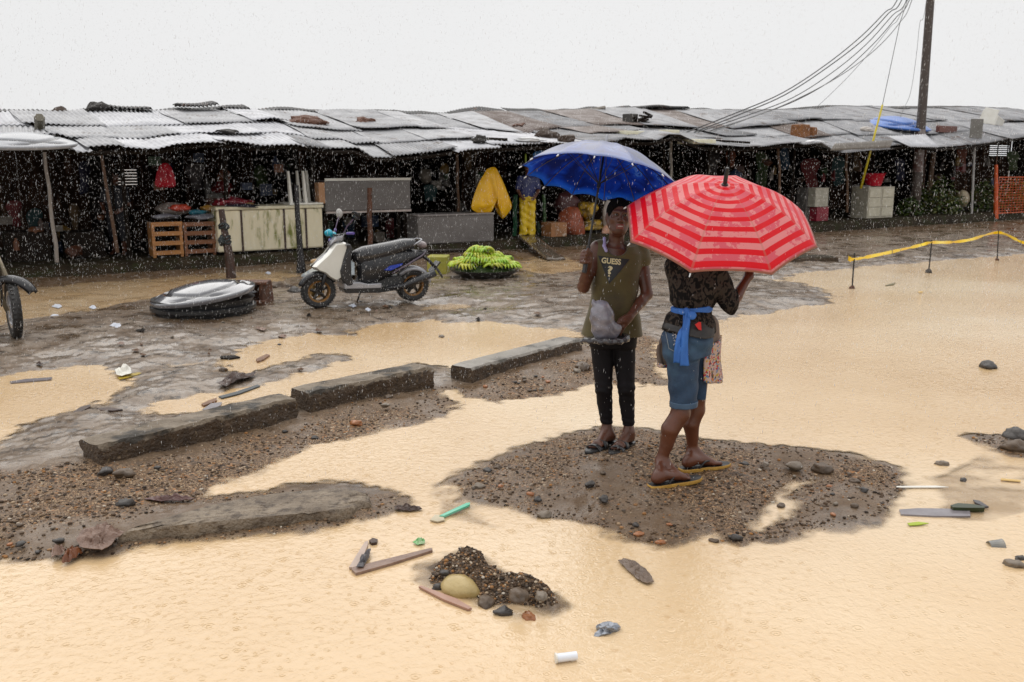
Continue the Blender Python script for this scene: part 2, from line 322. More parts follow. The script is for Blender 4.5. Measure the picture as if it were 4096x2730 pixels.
def water_material():
    m, nt, b = nodes('muddy water'); tc = N(nt, 'ShaderNodeTexCoord'); co = tc.outputs['Object']
    n1 = N(nt, 'ShaderNodeTexNoise', i_Scale=.22, i_Detail=4.0, i_Roughness=.5); L(nt, co, n1.inputs[0])
    c = ramp(nt, n1.outputs[0], [(.36, (.55, .36, .17)), (.50, (.66, .465, .26)), (.64, (.76, .59, .385))])
    # spots of stirred silt under each raindrop
    vs = N(nt, 'ShaderNodeTexVoronoi', i_Scale=7.5); L(nt, co, vs.inputs['Vector'])
    nv = N(nt, 'ShaderNodeTexNoise', i_Scale=40.0); L(nt, co, nv.inputs[0])
    ad = N(nt, 'ShaderNodeMath', operation='MULTIPLY_ADD', i_1=.25); L(nt, nv.outputs[0], ad.inputs[0]); L(nt, vs.outputs['Distance'], ad.inputs[2])
    sf = ramp(nt, ad.outputs[0], [(.19, g3(.30)), (.27, g3(0))])
    mx = N(nt, 'ShaderNodeMix', data_type='RGBA'); L(nt, sf, mx.inputs[0]); L(nt, c, mx.inputs[6]); mx.inputs[7].default_value = (.42, .22, .06, 1)
    L(nt, mx.outputs[2], b.inputs['Base Color'])
    b.inputs['Roughness'].default_value = .9; b.inputs['Specular IOR Level'].default_value = 0; b.inputs['Coat Weight'].default_value = 1.0; b.inputs['Coat Roughness'].default_value = .035; b.inputs['Coat IOR'].default_value = 1.75
    # ripples: rings around random centres + small chop
    hs = []
    for sc, fr, wt in ((14.0, 34, .9), (22.0, 30, .8), (9.0, 44, .8)):
        v = N(nt, 'ShaderNodeTexVoronoi', i_Scale=sc); L(nt, co, v.inputs['Vector'])
        s_ = N(nt, 'ShaderNodeMath', operation='MULTIPLY', i_1=float(fr)); L(nt, v.outputs['Distance'], s_.inputs[0])
        sn = N(nt, 'ShaderNodeMath', operation='SINE'); L(nt, s_.outputs[0], sn.inputs[0])
        fo = ramp(nt, v.outputs['Distance'], [(0, g3(1)), (.34, g3(0))])
        sc_ = N(nt, 'ShaderNodeSeparateColor'); L(nt, v.outputs['Color'], sc_.inputs[0])
        mu = N(nt, 'ShaderNodeMath', operation='MULTIPLY'); L(nt, sn.outputs[0], mu.inputs[0]); L(nt, fo, mu.inputs[1])
        m2 = N(nt, 'ShaderNodeMath', operation='MULTIPLY'); L(nt, mu.outputs[0], m2.inputs[0]); L(nt, sc_.outputs[0], m2.inputs[1])
        m3 = N(nt, 'ShaderNodeMath', operation='MULTIPLY', i_1=wt*.38); L(nt, m2.outputs[0], m3.inputs[0]); hs.append(m3.outputs[0])
    n5 = N(nt, 'ShaderNodeTexNoise', i_Scale=24.0, i_Detail=4.0, i_Roughness=.6, i_Distortion=.6); L(nt, co, n5.inputs[0]); n5m = N(nt, 'ShaderNodeMath', operation='MULTIPLY', i_1=.7); L(nt, n5.outputs[0], n5m.inputs[0]); hs.append(n5m.outputs[0])
    n6 = N(nt, 'ShaderNodeTexNoise', i_Scale=70.0, i_Detail=2.0); L(nt, co, n6.inputs[0])
    n7 = N(nt, 'ShaderNodeMath', operation='MULTIPLY', i_1=.15); L(nt, n6.outputs[0], n7.inputs[0]); hs.append(n7.outputs[0])
    acc = hs[0]
    for h_ in hs[1:]:
        a = N(nt, 'ShaderNodeMath', operation='ADD'); L(nt, acc, a.inputs[0]); L(nt, h_, a.inputs[1]); acc = a.outputs[0]
    bp = N(nt, 'ShaderNodeBump', i_Strength=1.0, i_Distance=.008); L(nt, acc, bp.inputs['Height']); L(nt, bp.outputs[0], b.inputs['Coat Normal'])
    # very shallow water lets the bed show
    dp = N(nt, 'ShaderNodeAttribute', attribute_name='depth')
    nd = N(nt, 'ShaderNodeTexNoise', i_Scale=3.0, i_Detail=5.0); L(nt, co, nd.inputs[0])
    a1 = N(nt, 'ShaderNodeMath', operation='MULTIPLY_ADD', i_1=.016, i_2=-.008); L(nt, nd.outputs[0], a1.inputs[0])
    a2 = N(nt, 'ShaderNodeMath', operation='ADD'); L(nt, dp.outputs['Fac'], a2.inputs[0]); L(nt, a1.outputs[0], a2.inputs[1])
    mr = N(nt, 'ShaderNodeMapRange', i_1=.0, i_2=.022, i_3=.05, i_4=1.0, interpolation_type='SMOOTHSTEP'); L(nt, a2.outputs[0], mr.inputs[0])
    L(nt, mr.outputs[0], b.inputs['Alpha'])
    return m
V3 = np.column_stack([PTS, HT])
me = npmesh('ground', V3, Q4, ground_material()); attr(me, 'gravel', GR); attr(me, 'shore', SD); vv_ = (PTS[:, 0]-O0.x)*V.x+(PTS[:, 1]-O0.y)*V.y; attr(me, 'mud', np.maximum(np.clip(1+(vv_+.8+1.6*fbm(PTS[:, 0]*.8, PTS[:, 1]*.8, 3))/2.2, 0, 1), ZONE*(1-GR)*1.0))
gr = bpy.data.objects.new('ground', me); COL.objects.link(gr); tag(gr, kind='structure')
keep = (SD[Q4].min(1) < .03)
used = np.unique(Q4[keep]); remap = -np.ones(len(PTS), int); remap[used] = np.arange(len(used))
VW = np.column_stack([PTS[used], np.zeros(len(used))])
mw = npmesh('water', VW, remap[Q4[keep]], water_material()); attr(mw, 'depth', -HT[used])
wt = bpy.data.objects.new('water', mw); COL.objects.link(wt); tag(wt, kind='structure')

# ------------------------------------------------------------ pebbles (stuff) on the gravel
def pebbles(name, n, smin, smax, seed, col_pick, polys=None):
    r = np.random.default_rng(seed)
    bm = bmesh.new(); bmesh.ops.create_icosphere(bm, subdivisions=1, radius=1)
    bv = np.array([v.co[:] for v in bm.verts]); bf = np.array([[v.index for v in f.verts] for f in bm.faces]); bm.free()
    t = r.random(n*40 if not polys else n*200); Yp = 2.4*np.exp(t*(1.55 if not polys else .8)); Xp = (Yp+.6)*(r.random(len(Yp))*1.3-.65)
    P = np.stack([Xp, Yp], 1); h, sd = terrain(P)
    g = np.zeros(len(P), bool); d = np.full(len(P), 1e9)
    for q in (polys or PG): g |= inside(P, q)
    ok = g & (sd > -.07) & ((fbm(P[:, 0]*1.7+3, P[:, 1]*1.7, 4) > -.12+.5*(r.random(len(P))-.5)) | (sd < .10))
    P = P[ok][:n]; h = h[ok][:n]; n = len(P)
    s = smin*(smax/smin)**(r.random(n)**2.2)
    sc = s[:, None]*np.stack([.8+.6*r.random(n), .7+.4*r.random(n), .45+.3*r.random(n)], 1)
    a = r.random(n)*6.28; c, s_ = np.cos(a), np.sin(a)
    q = bv[None]*sc[:, None]*(1+.25*(r.random((n, len(bv), 1))-.5))
    x = q[..., 0]*c[:, None]-q[..., 1]*s_[:, None]; y = q[..., 0]*s_[:, None]+q[..., 1]*c[:, None]
    VV = np.stack([x+P[:, :1], y+P[:, 1:], q[..., 2]+(h+s*.18)[:, None]], -1).reshape(-1, 3)
    FF = (bf[None]+(np.arange(n)*len(bv))[:, None, None]).reshape(-1, 3)
    m, nt, b = nodes(name+' stone')
    ar = N(nt, 'ShaderNodeAttribute', attribute_name='pick')
    L(nt, ramp(nt, ar.outputs['Fac'], col_pick), b.inputs['Base Color']); b.inputs['Roughness'].default_value = .6; b.inputs['Specular IOR Level'].default_value = .25
    me = npmesh(name, VV, FF, m); attr(me, 'pick', np.repeat(r.random(n), len(bv)))
    o = bpy.data.objects.new(name, me); COL.objects.link(o); return o
CP = [(0, (.022, .015, .010)), (.3, (.07, .042, .024)), (.5, (.12, .075, .042)), (.62, (.075, .062, .052)), (.78, (.18, .11, .06)), (.87, (.33, .15, .045)), (.95, (.40, .31, .21)), (1, (.5, .44, .36))]
tag(pebbles('gravel', 16000, .0025, .013, 3, CP), 'mixed brown, grey and orange pebbles over the wet islands', 'gravel', kind='stuff')
tag(pebbles('coarse_gravel', 4500, .0035, .011, 8, CP, [PS(SML)]), 'coarse dark pebbles heaped on the small islet', 'gravel', kind='stuff')
# ------------------------------------------------------------ raised pavement and the row of stalls
wood = pm('dark wet wood', (.018, .011, .007), (.007, .005, .003), scale=5, rough=.7, spec=.15, stretch=(6, 6, 1), bump=.3)
wood2 = pm('brown wood', (.16, .08, .035), (.08, .04, .02), scale=5, rough=.5, stretch=(1, 1, 5), bump=.3)
greywood = pm('grey weathered wood', (.34, .31, .27), (.2, .17, .14), scale=6, rough=.55, stretch=(5, 5, .6), bump=.3)
rust = pm('rusted iron', (.14, .05, .022), (.05, .022, .012), scale=9, rough=.65, bump=.5)
black = pm('black plastic', (.012, .012, .013), (.02, .02, .02), rough=.28)
blackm = pm('black cloth', (.009, .008, .009), (.016, .014, .015), rough=.8)
concrete = pm('wet concrete', (.19, .17, .15), (.10, .085, .07), scale=5, rough=.32, r2=.6, bump=.5, bscale=45, c3=(.05, .04, .028), s3=3, p3=(.52, .66))
conmoss = pm('mossy concrete', (.045, .032, .018), (.014, .010, .006), scale=3, rough=.75, spec=.15, bump=.6, bscale=25, c3=(.026, .026, .010), s3=5, p3=(.5, .62))
white = pm('off white plastic', (.72, .69, .58), (.55, .50, .38), scale=3, rough=.35, c3=(.22, .25, .05), s3=2.6, p3=(.58, .75))
cream = pm('clean white plastic', (.78, .76, .70), (.66, .63, .55), scale=4, rough=.3)
greym = pm('grey enamel', (.17, .155, .145), (.115, .10, .092), scale=3, rough=.45, bump=.1, bscale=20)
galv = [pm('galvanised sheet %d' % i, c, d, scale=2.2, rough=.42, r2=.6, metal=.35, bump=.15, bscale=12, stretch=(1, 1, 1), c3=(.10, .07, .055), s3=3.2, p3=p, spec=.6)
        for i, (c, d, p) in enumerate([((.32, .32, .33), (.20, .20, .21), (.56, .74)), ((.40, .40, .41), (.26, .26, .27), (.58, .76)), ((.23, .23, .24), (.14, .14, .145), (.54, .70)), ((.54, .54, .56), (.36, .36, .38), (.60, .78)), ((.20, .17, .16), (.11, .08, .065), (.48, .60))])]
galv_dark = pm('blackened sheet', (.03, .027, .026), (.012, .011, .011), scale=4, rough=.5, bump=.4, c3=(.10, .045, .025), s3=4)
def pz(u): return .20 + .0048*max(u, 0)
# pavement
mb = MB(); us = np.linspace(-12, 46, 130)
def pf(i, j):
    u = us[i]; n1 = .05*noise.noise(Vector((u*1.1, 0, 0))); n2 = .03*noise.noise(Vector((u*2.3, 5, 0))); h = pz(u)
    pr = [(-.10+n1*2, -.15), (-.06+n1, h*.45+n2*.5), (-.02+n1*1.5, h-.05+n2*.4), (.05+n1, h+n2*.4), (.5, h+.01), (3, h), (9, h+.02), (9.1, -.15)]
    v, z = pr[j]; return UV(u, v, z)
vs = [pf(i, j) for i in range(len(us)) for j in range(8)]
mb.add(vs, [(i*8+j, (i+1)*8+j, (i+1)*8+j+1, i*8+j+1) for i in range(len(us)-1) for j in range(7)])
tag(mb.build('pavement', conmoss, smooth=True, auto=40), kind='structure')

def prof(pts, v):
    q = sorted(uz(x, y, v) for x, y in pts); a = np.array(q)
    return lambda u: float(np.interp(u, a[:, 0], a[:, 1]))
VE, VM, VR = -.35, 1.9, 4.4
eave = prof([(-500, 600), (0, 584), (265, 585), (310, 606), (450, 592), (620, 600), (700, 580), (850, 566), (960, 574), (1040, 586), (1120, 580), (1180, 574), (1240, 588), (1320, 600), (1440, 596), (1500, 634), (1640, 624), (1740, 616), (1860, 592), (1960, 591), (2060, 586), (2150, 581), (2300, 576), (2450, 570), (2500, 558), (2570, 566), (2640, 565), (2680, 546), (2730, 548), (2800, 584), (2870, 590), (3000, 592), (3100, 582), (3200, 576), (3270, 572), (3320, 604), (3560, 592), (3650, 585), (3760, 595), (3850, 590), (3960, 575), (4096, 548), (4500, 545)], VE)
midp = prof([(-500, 520), (0, 525), (400, 527), (600, 520), (760, 518), (880, 511), (1000, 504), (1100, 499), (1180, 520), (1280, 530), (1400, 531), (1450, 537), (1600, 530), (1760, 528), (1960, 530), (2090, 548), (2170, 532), (2350, 518), (2500, 516), (2700, 524), (2850, 530), (3000, 521), (3170, 500), (3250, 492), (3400, 490), (4096, 492), (4500, 492)], VM)
ridge = prof([(-500, 470), (0, 468), (280, 470), (330, 464), (425, 458), (580, 462), (680, 460), (855, 455), (970, 457), (1180, 456), (1250, 466), (1380, 460), (1700, 466), (1800, 475), (1870, 461), (1940, 454), (2050, 459), (2250, 459), (2350, 453), (2530, 447), (2700, 451), (2900, 456), (3050, 456), (3196, 450), (3340, 438), (3570, 442), (3860, 440), (4096, 448), (4500, 450)], VR)
def roofz(u, v):
    if v < VM: return eave(u)+(midp(u)-eave(u))*(v-VE)/(VM-VE)
    return midp(u)+(ridge(u)-midp(u))*(v-VM)/(VR-VM)
def sheet(parent, u0, u1, v0, v1, lift, mat, skew=0, curl=0, name='roof_sheet', amp=.013, pitch=.085, warp=0, fz=None):
    nu = max(8, int((u1-u0)/pitch*6)); nv = 7; ph = random.random()*6
    sag = random.uniform(-.02, .03); sd = random.random()*90
    def fn(a, b):
        v = v0+(v1-v0)*b; u = u0+(u1-u0)*a+skew*b
        e = .02*noise.noise(Vector((u*2.1, sd, 0)))*(1-b)
        z = (fz or roofz)(u, v)+lift+amp*math.sin(2*math.pi*(u1-u0)*a/pitch+ph)+sag*math.sin(math.pi*a)*math.sin(math.pi*b)+curl*(1-b)**3*(2*a-1)+warp*noise.noise(Vector((u*1.4, v*1.1, sd)))
        return UV(u, v+e, z)
    m = MB().grid(fn, nu, nv); return m.build(name, mat, parent, smooth=True, solid=.006)
def strip_mat(i): return galv[i]
bounds = [-6.0, 1.9, 5.4, 9.0, 12.2, 16.6, 21.5, 27.5, 36.0]
labels = ['market stall at the far left with a barred back window', 'market stall behind the slatted orange crates',
 'market stall behind the tipped white chest freezer', 'market stall above the grey cabinets with a long sheet sloping low', 'market stall where the yellow raincoat hangs',
 'market stall partly hidden behind the blue umbrella', 'market stall behind the striped red umbrella', 'market stall at the right with the blue lid and utility pole']
STALLS = []
for k in range(8):
    b0, b1 = bounds[k], bounds[k+1]
    st = thing('market_stall', UV((b0+b1)/2, 2, pz(b0)), labels[k], 'market stall', 'tin roofed market stalls in a row'); STALLS.append(st)
    # roof: lower row, then upper row lapping over it
    for row, (va, vb, lf) in enumerate(((VE, VM+.25, 0), (VM-.06, VR, .055)) if k in (3, 7) else ((VE, .95, 0), (.70, VM+.2, .04), (VM-.06, VR, .085))):
        u = b0-(0 if k else .0)
        while u < b1-.02:
            far = u > 21
            wd = random.uniform(.95, 1.7) if not far else random.uniform(1.3, 2.4)
            e = min(u+wd, b1); e = b1 if b1-e < .5 else e
            i = random.choice([0, 1, 1, 0, 3, 2, 4] if u < 11 else ([0, 2, 2, 4, 0, 2] if u < 20 else [0, 2, 0, 2]))
            if row == 0 and 8.6 < u < 11: i = 3
            if u < 6 and random.random() < .75: i = 3 if random.random() < .5 else 1
            sheet(st, u-.04, e+.05, va+random.uniform(-.22, .12)*(1 if row == 0 else .7), min(vb+random.uniform(-.05, .1), VR), lf+random.choice([0, .012, .03, .045]), galv[i],
                  skew=random.uniform(-.10, .10), curl=random.uniform(-.03, .03)*(1 if u < 20 else .5), warp=.024 if u < 20 else .012, amp=random.choice([.002, .006, .010, .014, .016]) if u > 6 else random.uniform(.010, .017))
            u = e
    # ridge capping, blackened
    sheet(st, b0, b1, VR-.12, VR+.35, .075, galv_dark, name='ridge_cap', warp=.07 if k < 6 else .02, amp=.016)
    # rear slope
    sheet(st, b0, b1, VR+.3, VR+3.2, .03, galv[2], name='rear_roof', fz=lambda u, v: ridge(u)-.22*(v-VR), warp=.03)
    # frame
    m = MB()
    for v in (VE+.12, VM, VR-.1):
        pts = [UV(b0+(b1-b0)*t/14, v, roofz(b0+(b1-b0)*t/14, v)-.075) for t in range(15)]
        m.tube(pts, .04, 6)
    m.build('roof_beam', wood, st)
    ups = np.arange(b0+.1, b1, (b1-b0)/2.01)
    for u in ups:
        for v in (.75, VR-.1):
            MB().tube([UV(u, v, pz(u)-.05), UV(u+random.uniform(-.06, .06), v, roofz(u, v)-.04)], .04, 7).build('post', wood, st)
    m = MB()
    holes = [(uz(432, 700, VR)[0], uz(556, 700, VR)[0], uz(500, 745, VR)[1], uz(500, 675, VR)[1]),
             (uz(1745, 650, VR)[0], uz(1800, 650, VR)[0], uz(1770, 700, VR)[1], uz(1770, 606, VR)[1]),
             (uz(3962, 600, VR)[0], uz(4042, 600, VR)[0], uz(4000, 626, VR)[1], uz(4000, 580, VR)[1])]
    cuts = sorted(set([b0, b1]+[q for h in holes for q in h[:2] if b0 < q < b1]+list(np.arange(b0, b1, .6))))
    for a, b in zip(cuts[:-1], cuts[1:]):
        mid_ = (a+b)/2; zt = min(ridge(a), ridge(b))-.0; hh = [h for h in holes if h[0] <= mid_ <= h[1]]
        segs = [(pz(a)-.02, zt)] if not hh else [(pz(a)-.02, hh[0][2]), (hh[0][3], zt)]
        for z0, z1 in segs:
            if z1 > z0+.02: m.box(UV(mid_, VR+.05, (z0+z1)/2), (b-a-.003, .03, z1-z0), UA)
    m.build('back_wall', pm('back wall boards', (.055, .028, .016), (.014, .008, .005), scale=1.6, rough=.8, spec=.1, bump=.4, c3=(.10, .05, .03), s3=2.5, p3=(.56, .66), stretch=(2.5, 2.5, .6)), st)
    for h in holes:
        if b0 < (h[0]+h[1])/2 < b1 and h is not holes[1]:
            m = MB(); n = 6
            for q in range(n+1):
                z = h[2]+(h[3]-h[2])*q/n
                m.box(UV((h[0]+h[1])/2, VR+.09, z), (h[1]-h[0]+.1, .03, .045), UA)
            for q in (.0, .5, 1): m.box(UV(h[0]+(h[1]-h[0])*q, VR+.115, (h[2]+h[3])/2), (.05, .02, h[3]-h[2]), UA)
            m.build('window_bars', wood, st)
    m = MB(); pts = [(1.4, 0), (VR, 0), (VR, 1), (1.4, 1)]
    zt = lambda v: roofz(b1, v)-.05
    vs = [UV(b1+dx, v, pz(b1) if t == 0 else zt(v)) for dx in (-.02, .02) for v, t in pts]
    m.add(vs, [(3, 2, 1, 0), (4, 5, 6, 7), (0, 1, 5, 4), (1, 2, 6, 5), (2, 3, 7, 6), (3, 0, 4, 7)]); m.build('side_wall', wood, st)

# ---------------- helper: things placed through the stall planes
def spt(px, py, v): return W(px, py, v)
def sbox(x0, y0, x1, y1, v):
    a = uz(x0, (y0+y1)/2, v); b = uz(x1, (y0+y1)/2, v); xm = (x0+x1)/2
    z0 = uz(xm, y1, v)[1]; z1 = uz(xm, y0, v)[1]
    return a[0], b[0], z0, z1
def boxthing(name, x0, y0, x1, y1, v, dep, mat, label, cat, bevel=.01, group=None, floor=True):
    u0, u1, z0, z1 = sbox(x0, y0, x1, y1, v)
    if floor: z0 = pz(u0)+.01
    m = MB().box(UV((u0+u1)/2, v+dep/2, (z0+z1)/2), (u1-u0, dep, z1-z0), UA)
    return tag(m.build(name, mat, org=UV((u0+u1)/2, v+dep/2, z0), bevel=bevel), label, cat, group)
# leaning poles at the front
def pole(name, a, b, va, vb, r, mat, label, cat='post', r1=None, wob=.015):
    A = W(*a, va); B = W(*b, vb); pts = [A.lerp(B, t)+Vector((random.uniform(-wob, wob), random.uniform(-wob, wob), 0)) for t in np.linspace(0, 1, 7)]
    return tag(MB().tube(pts, [r+(r1 or r)*0 + ((r1 or r)-r)*t for t in np.linspace(0, 1, 7)], 8).build(name, mat, org=A, smooth=True, auto=40), label, cat)
pale_pole = pm('pale bamboo', (.34, .30, .27), (.22, .19, .16), scale=7, rough=.45, c3=(.30, .15, .04), s3=4, stretch=(1, 1, .5))
pole('wooden_pole', (228, 1050), (176, 600), -.06, -.2, .034, pale_pole, 'pale slanting pole propping the far left roof edge', r1=.026)
pole('wooden_pole', (465, 1010), (405, 600), .3, .1, .034, pm('brown pole', (.15, .08, .045), (.07, .04, .025), rough=.5), 'thin brown slanting pole left of the orange slatted crates', r1=.026)
stump_m = pm('reddish wet timber', (.07, .032, .02), (.025, .014, .01), scale=6, rough=.45, bump=.5, stretch=(3, 3, 1))
# stump post with rope in front of freezer
p0 = on(925, 1112); p1 = AY(885, 838, p0.y)
st = thing('wooden_stump', p0, 'leaning dark red timber post with knotted rope before the white freezer', 'post')
MB().tube([p0-Z*.1, p0.lerp(p1, .3)+Vector((.02, 0, 0)), p0.lerp(p1, .7), p1], [.088, .075, .058, .048], 9).build('post_shaft', stump_m, st, smooth=True, auto=40)
rp = MB()
for q, t in enumerate((.52, .56, .60, .74, .78)):
    c = p0.lerp(p1, t); pts = [c+Vector((math.cos(a)*.075, math.sin(a)*.075, .02*math.sin(a*2+q))) for a in np.linspace(0, 6.283, 14)]
    rp.tube(pts, .017, 6, cap=False)
rp.rock(p0.lerp(p1, .55)+Vector((-.05, -.05, 0)), (.06, .06, .09), 2, .5, 3); rp.rock(p0.lerp(p1, .75)+Vector((.06, -.04, 0)), (.05, .05, .06), 2, .5, 5)
rp.build('rope', pm('dark rope', (.02, .028, .028), rough=.7), st, smooth=True)
p0 = on(1205, 1085); p1 = AY(1185, 742, p0.y)
tag(MB().tube([p0-Z*.1, p0+Z*.25, p0.lerp(p1, .3), p0.lerp(p1, .7)+Vector((-.01, 0, 0)), p1], [.10, .06, .052, .045, .042], 9).build('wooden_post', pm('black wet post', (.016, .013, .013), (.008, .007, .008), rough=.25, bump=.4), org=p0, smooth=True, auto=40), 'black wet upright post in front of the upturned table legs', 'post')
pole('iron_post', (1482, 980), (1478, 752), -.05, -.05, .05, rust, 'rust red post in front of the grey cabinet')
pole('wooden_pole', (1700, 700), (1822, 1000), 1.2, 1.2, .01, rust, 'thin rusty rod inside the stall', r1=.01) if 0 else None
pole('wooden_pole', (1838, 990), (1828, 615), .9, .9, .03, wood2, 'brown pole standing just left of the yellow raincoat')
pole('wooden_pole', (2685, 900), (2683, 560), .6, .6, .035, greywood, 'pale timber pole above the right edge of the blue umbrella')
pole('green_pole', (2058, 955), (2062, 780), .9, .9, .05, pm('green paint', (.03, .16, .07), (.02, .09, .04)), 'green painted pole left of the yellow trousers')
pole('green_pole', (2178, 950), (2175, 780), .9, .9, .04, pm('dull green paint', (.05, .12, .03), (.03, .06, .02)), 'dull green pole right of the yellow trousers')
for x in (3120, 3390):
    pole('wooden_pole', (x, 850), (x-6, 585), .5, .5, .035, wood2, 'brown pole under the roof %s' % ('above the right side of the red umbrella' if x == 3120 else 'left of the pale cabinet'))
pole('wooden_pole', (3715, 780), (3735, 610), 1.6, 1.6, .08, wood2, 'leaning brown trunk just right of the utility pole')
pole('wooden_pole', (3690, 760), (3700, 600), 1.9, 1.9, .06, rust, 'reddish prop behind the utility pole')

# slatted crates
for i, (x0, x1, mt, lb) in enumerate(((607, 732, pm('orange crate wood', (.50, .23, .07), (.30, .12, .035), rough=.45, stretch=(1, 1, 6)), 'bright orange slatted crate on the left of the pair'), (736, 862, pm('brown crate wood', (.26, .10, .04), (.13, .05, .02), rough=.45, stretch=(1, 1, 6)), 'browner slatted crate beside the white freezer'))):
    u0, u1, z0, z1 = sbox(x0, 888, x1, 1000, .45); z0 = pz(u0)+.01
    c = thing('slatted_crate', UV((u0+u1)/2, .7, z0), lb, 'crate', 'slatted wooden crates')
    for q in range(4):
        z = z1-.04-q*(z1-z0-.06)/3.4
        MB().box(UV((u0+u1)/2, .45, z), (u1-u0, .018, .075), UA+.01*(q-1)).build('slat', mt, c)
    MB().box(UV((u0+u1)/2, .95, (z0+z1)/2), (u1-u0, .02, z1-z0), UA).build('back_panel', wood, c)
    for s in (u0+.03, u1-.03):
        MB().box(UV(s, .475, (z0+z1)/2), (.05, .025, z1-z0-.01), UA).build('corner_post', mt, c)
        MB().box(UV(s, .7, (z0+z1)/2), (.02, .44, z1-z0-.03), UA).build('side_panel', mt, c)
    MB().box(UV((u0+u1)/2, .7, z1-.03), (u1-u0-.06, .42, .02), UA).build('shelf', wood, c)
def blob(name, px, py, v, r, mat, label, cat, amp=.3, seed=0, group=None, sub=3):
    p = W(px, py, v)
    return tag(MB().rock(p, r, sub, amp, seed, UA).build(name, mat, org=p-Z*r[2], smooth=True), label, cat, group)
blob('sack', 690, 838, .75, (.30, .2, .12), pm('grey sack', (.18, .15, .13), (.1, .08, .07)), 'greyish pink sack slumped on the left orange crate', 'sack', seed=2)
blob('red_bag', 720, 832, .55, (.19, .12, .065), pm('orange red plastic', (.50, .055, .02), (.3, .03, .015), rough=.35), 'orange red plastic bag on the left crate', 'bag', .4, 4)
blob('plastic_bag', 790, 850, .6, (.16, .1, .045), pm('teal plastic', (.02, .20, .28), (.03, .12, .16), rough=.35), 'flat teal blue plastic bag on the right crate', 'bag', .4, 5)
blob('plastic_bag', 660, 868, .55, (.22, .14, .05), pm('milky plastic', (.20, .20, .23), (.12, .12, .14), rough=.25), 'milky grey plastic bag on the left crate front', 'bag', .4, 6)
blob('plastic_bag', 808, 868, .55, (.24, .14, .05), pm('milky plastic', (.2, .2, .2)), 'milky grey plastic bag over the right crate front', 'bag', .4, 9)
blob('fruit_heap', 835, 835, .7, (.15, .1, .06), pm('ochre', (.35, .18, .02), (.2, .1, .02)), 'small ochre fruit heap beside the freezer end', 'fruit', .5, 7)
blob('red_bundle', 925, 810, .9, (.33, .2, .09), pm('crimson cloth', (.32, .015, .03), (.12, .008, .015), rough=.5), 'crimson cloth bundle behind the dark basin lid', 'cloth', .6, 8)
blob('bread_loaf', 993, 822, .7, (.13, .1, .05), pm('tan', (.42, .27, .13), (.3, .18, .08)), 'tan lump resting on the freezer behind the dark lid', 'loaf', .3, 12)
# red garment
def cloth(name, pts, v, mat, label, cat, depth=.12, folds=5, amp=.02, org=None):
    P = [W(x, y, v) for x, y in pts]; c = sum(P, Vector())/len(P); m = MB(); n = len(P)
    # rings from outline to centre, front puffed out, folds running down
    vs = []; rings = 7
    for side in (-1, 1):
        for r_ in range(rings):
            t = r_/(rings-1)
            for p in P:
                q = p.lerp(c, t*.98); w_ = depth*math.sqrt(max(0, 1-(1-t)**2))
                uu = (q-c).dot(U); w_ *= 1+.5*math.sin(uu*folds*6.28+q.z*1.3); vs.append(q+V*side*w_*.5)
    fs = []
    for s in range(2):
        b = s*rings*n
        for r_ in range(rings-1):
            for i in range(n):
                i2 = (i+1) % n; f = (b+r_*n+i, b+r_*n+i2, b+(r_+1)*n+i2, b+(r_+1)*n+i); fs.append(f if s else f[::-1])
    m.add(vs, fs)
    return tag(m.build(name, mat, org=org or c, smooth=True, sub=1), label, cat)
redc = pm('red cloth', (.52, .012, .03), (.30, .006, .016), rough=.5)
cloth('red_jacket', [(650, 650), (672, 652), (688, 672), (697, 700), (706, 738), (700, 752), (660, 750), (630, 752), (617, 742), (622, 715), (630, 672)], .9, redc, 'bright red garment hanging above the crates', 'garment', .16, 4)
# white chest freezer lying in front (cream, algae streaked)
u0, u1, z0, z1 = sbox(872, 838, 1296, 1002, .25); zf = pz(u0)+.06
fz = thing('chest_freezer', UV((u0+u1)/2, .7, pz(u0)), 'long cream chest freezer streaked with green algae', 'freezer')
MB().box(UV((u0+u1)/2, .68, (zf+z1)/2), (u1-u0, .78, z1-zf), UA).build('freezer_body', pm('algae enamel', (.80, .72, .52), (.62, .54, .36), scale=2, rough=.4, c3=(.16, .17, .02), s3=2.0, p3=(.54, .66), stretch=(2.4, 2.4, .6)), fz, bevel=.03)
MB().box(UV((u0+u1)/2, .68, z1+.03), (u1-u0+.04, .84, .06), UA).build('lid', pm('cream lid', (.70, .63, .45), (.5, .45, .3)), fz, bevel=.015)
for q in (.22, .62, .83):
    MB().box(UV(u0+(u1-u0)*q, .283, (zf+z1)/2), (.035, .02, z1-zf), UA).build('strap', stump_m if q < .9 else wood, fz)
MB().box(UV((u0+u1)/2, .75, pz(u0)+.03), (u1-u0-.2, .5, .06), UA).build('base', wood, fz)
a = W(985, 842, .5); m = MB(); M = Matrix.Translation(UV(uz(985, 842, .4)[0], .55, z1+.062))@Matrix.Rotation(R(4), 4, 'Y')
m.lathe([(0, .045), (.12, .04), (.28, .02), (.34, .008), (.35, 0), (0, 0)], 28, M); tag(m.build('round_tray', pm('violet black plastic', (.05, .045, .07), (.03, .03, .04), rough=.2), org=M.translation, smooth=True, auto=40), 'dark violet round tray lying on the left end of the freezer', 'tray')
# upturned white table
u0, u1, z0, zt = sbox(1160, 685, 1275, 835, .35); zb = z1+.062
tb = thing('upturned_table', UV((u0+u1)/2, .6, zb), 'white plastic table lying upside down with legs up on the freezer', 'table')
MB().box(UV((u0+u1)/2+.02, .62, zb+.02), (u1-u0+.1, .62, .035), UA).build('tabletop', cream, tb, bevel=.01)
for du, v in ((u0+.03, .42), (u0+.10+.22, .42), (u1-.22, .85), (u1-.03, .85)):
    zz = zt; MB().tube([UV(du, v, zb+.03), UV(du-.03, v, zt)], [.042, .026], 4).build('leg', cream, tb)
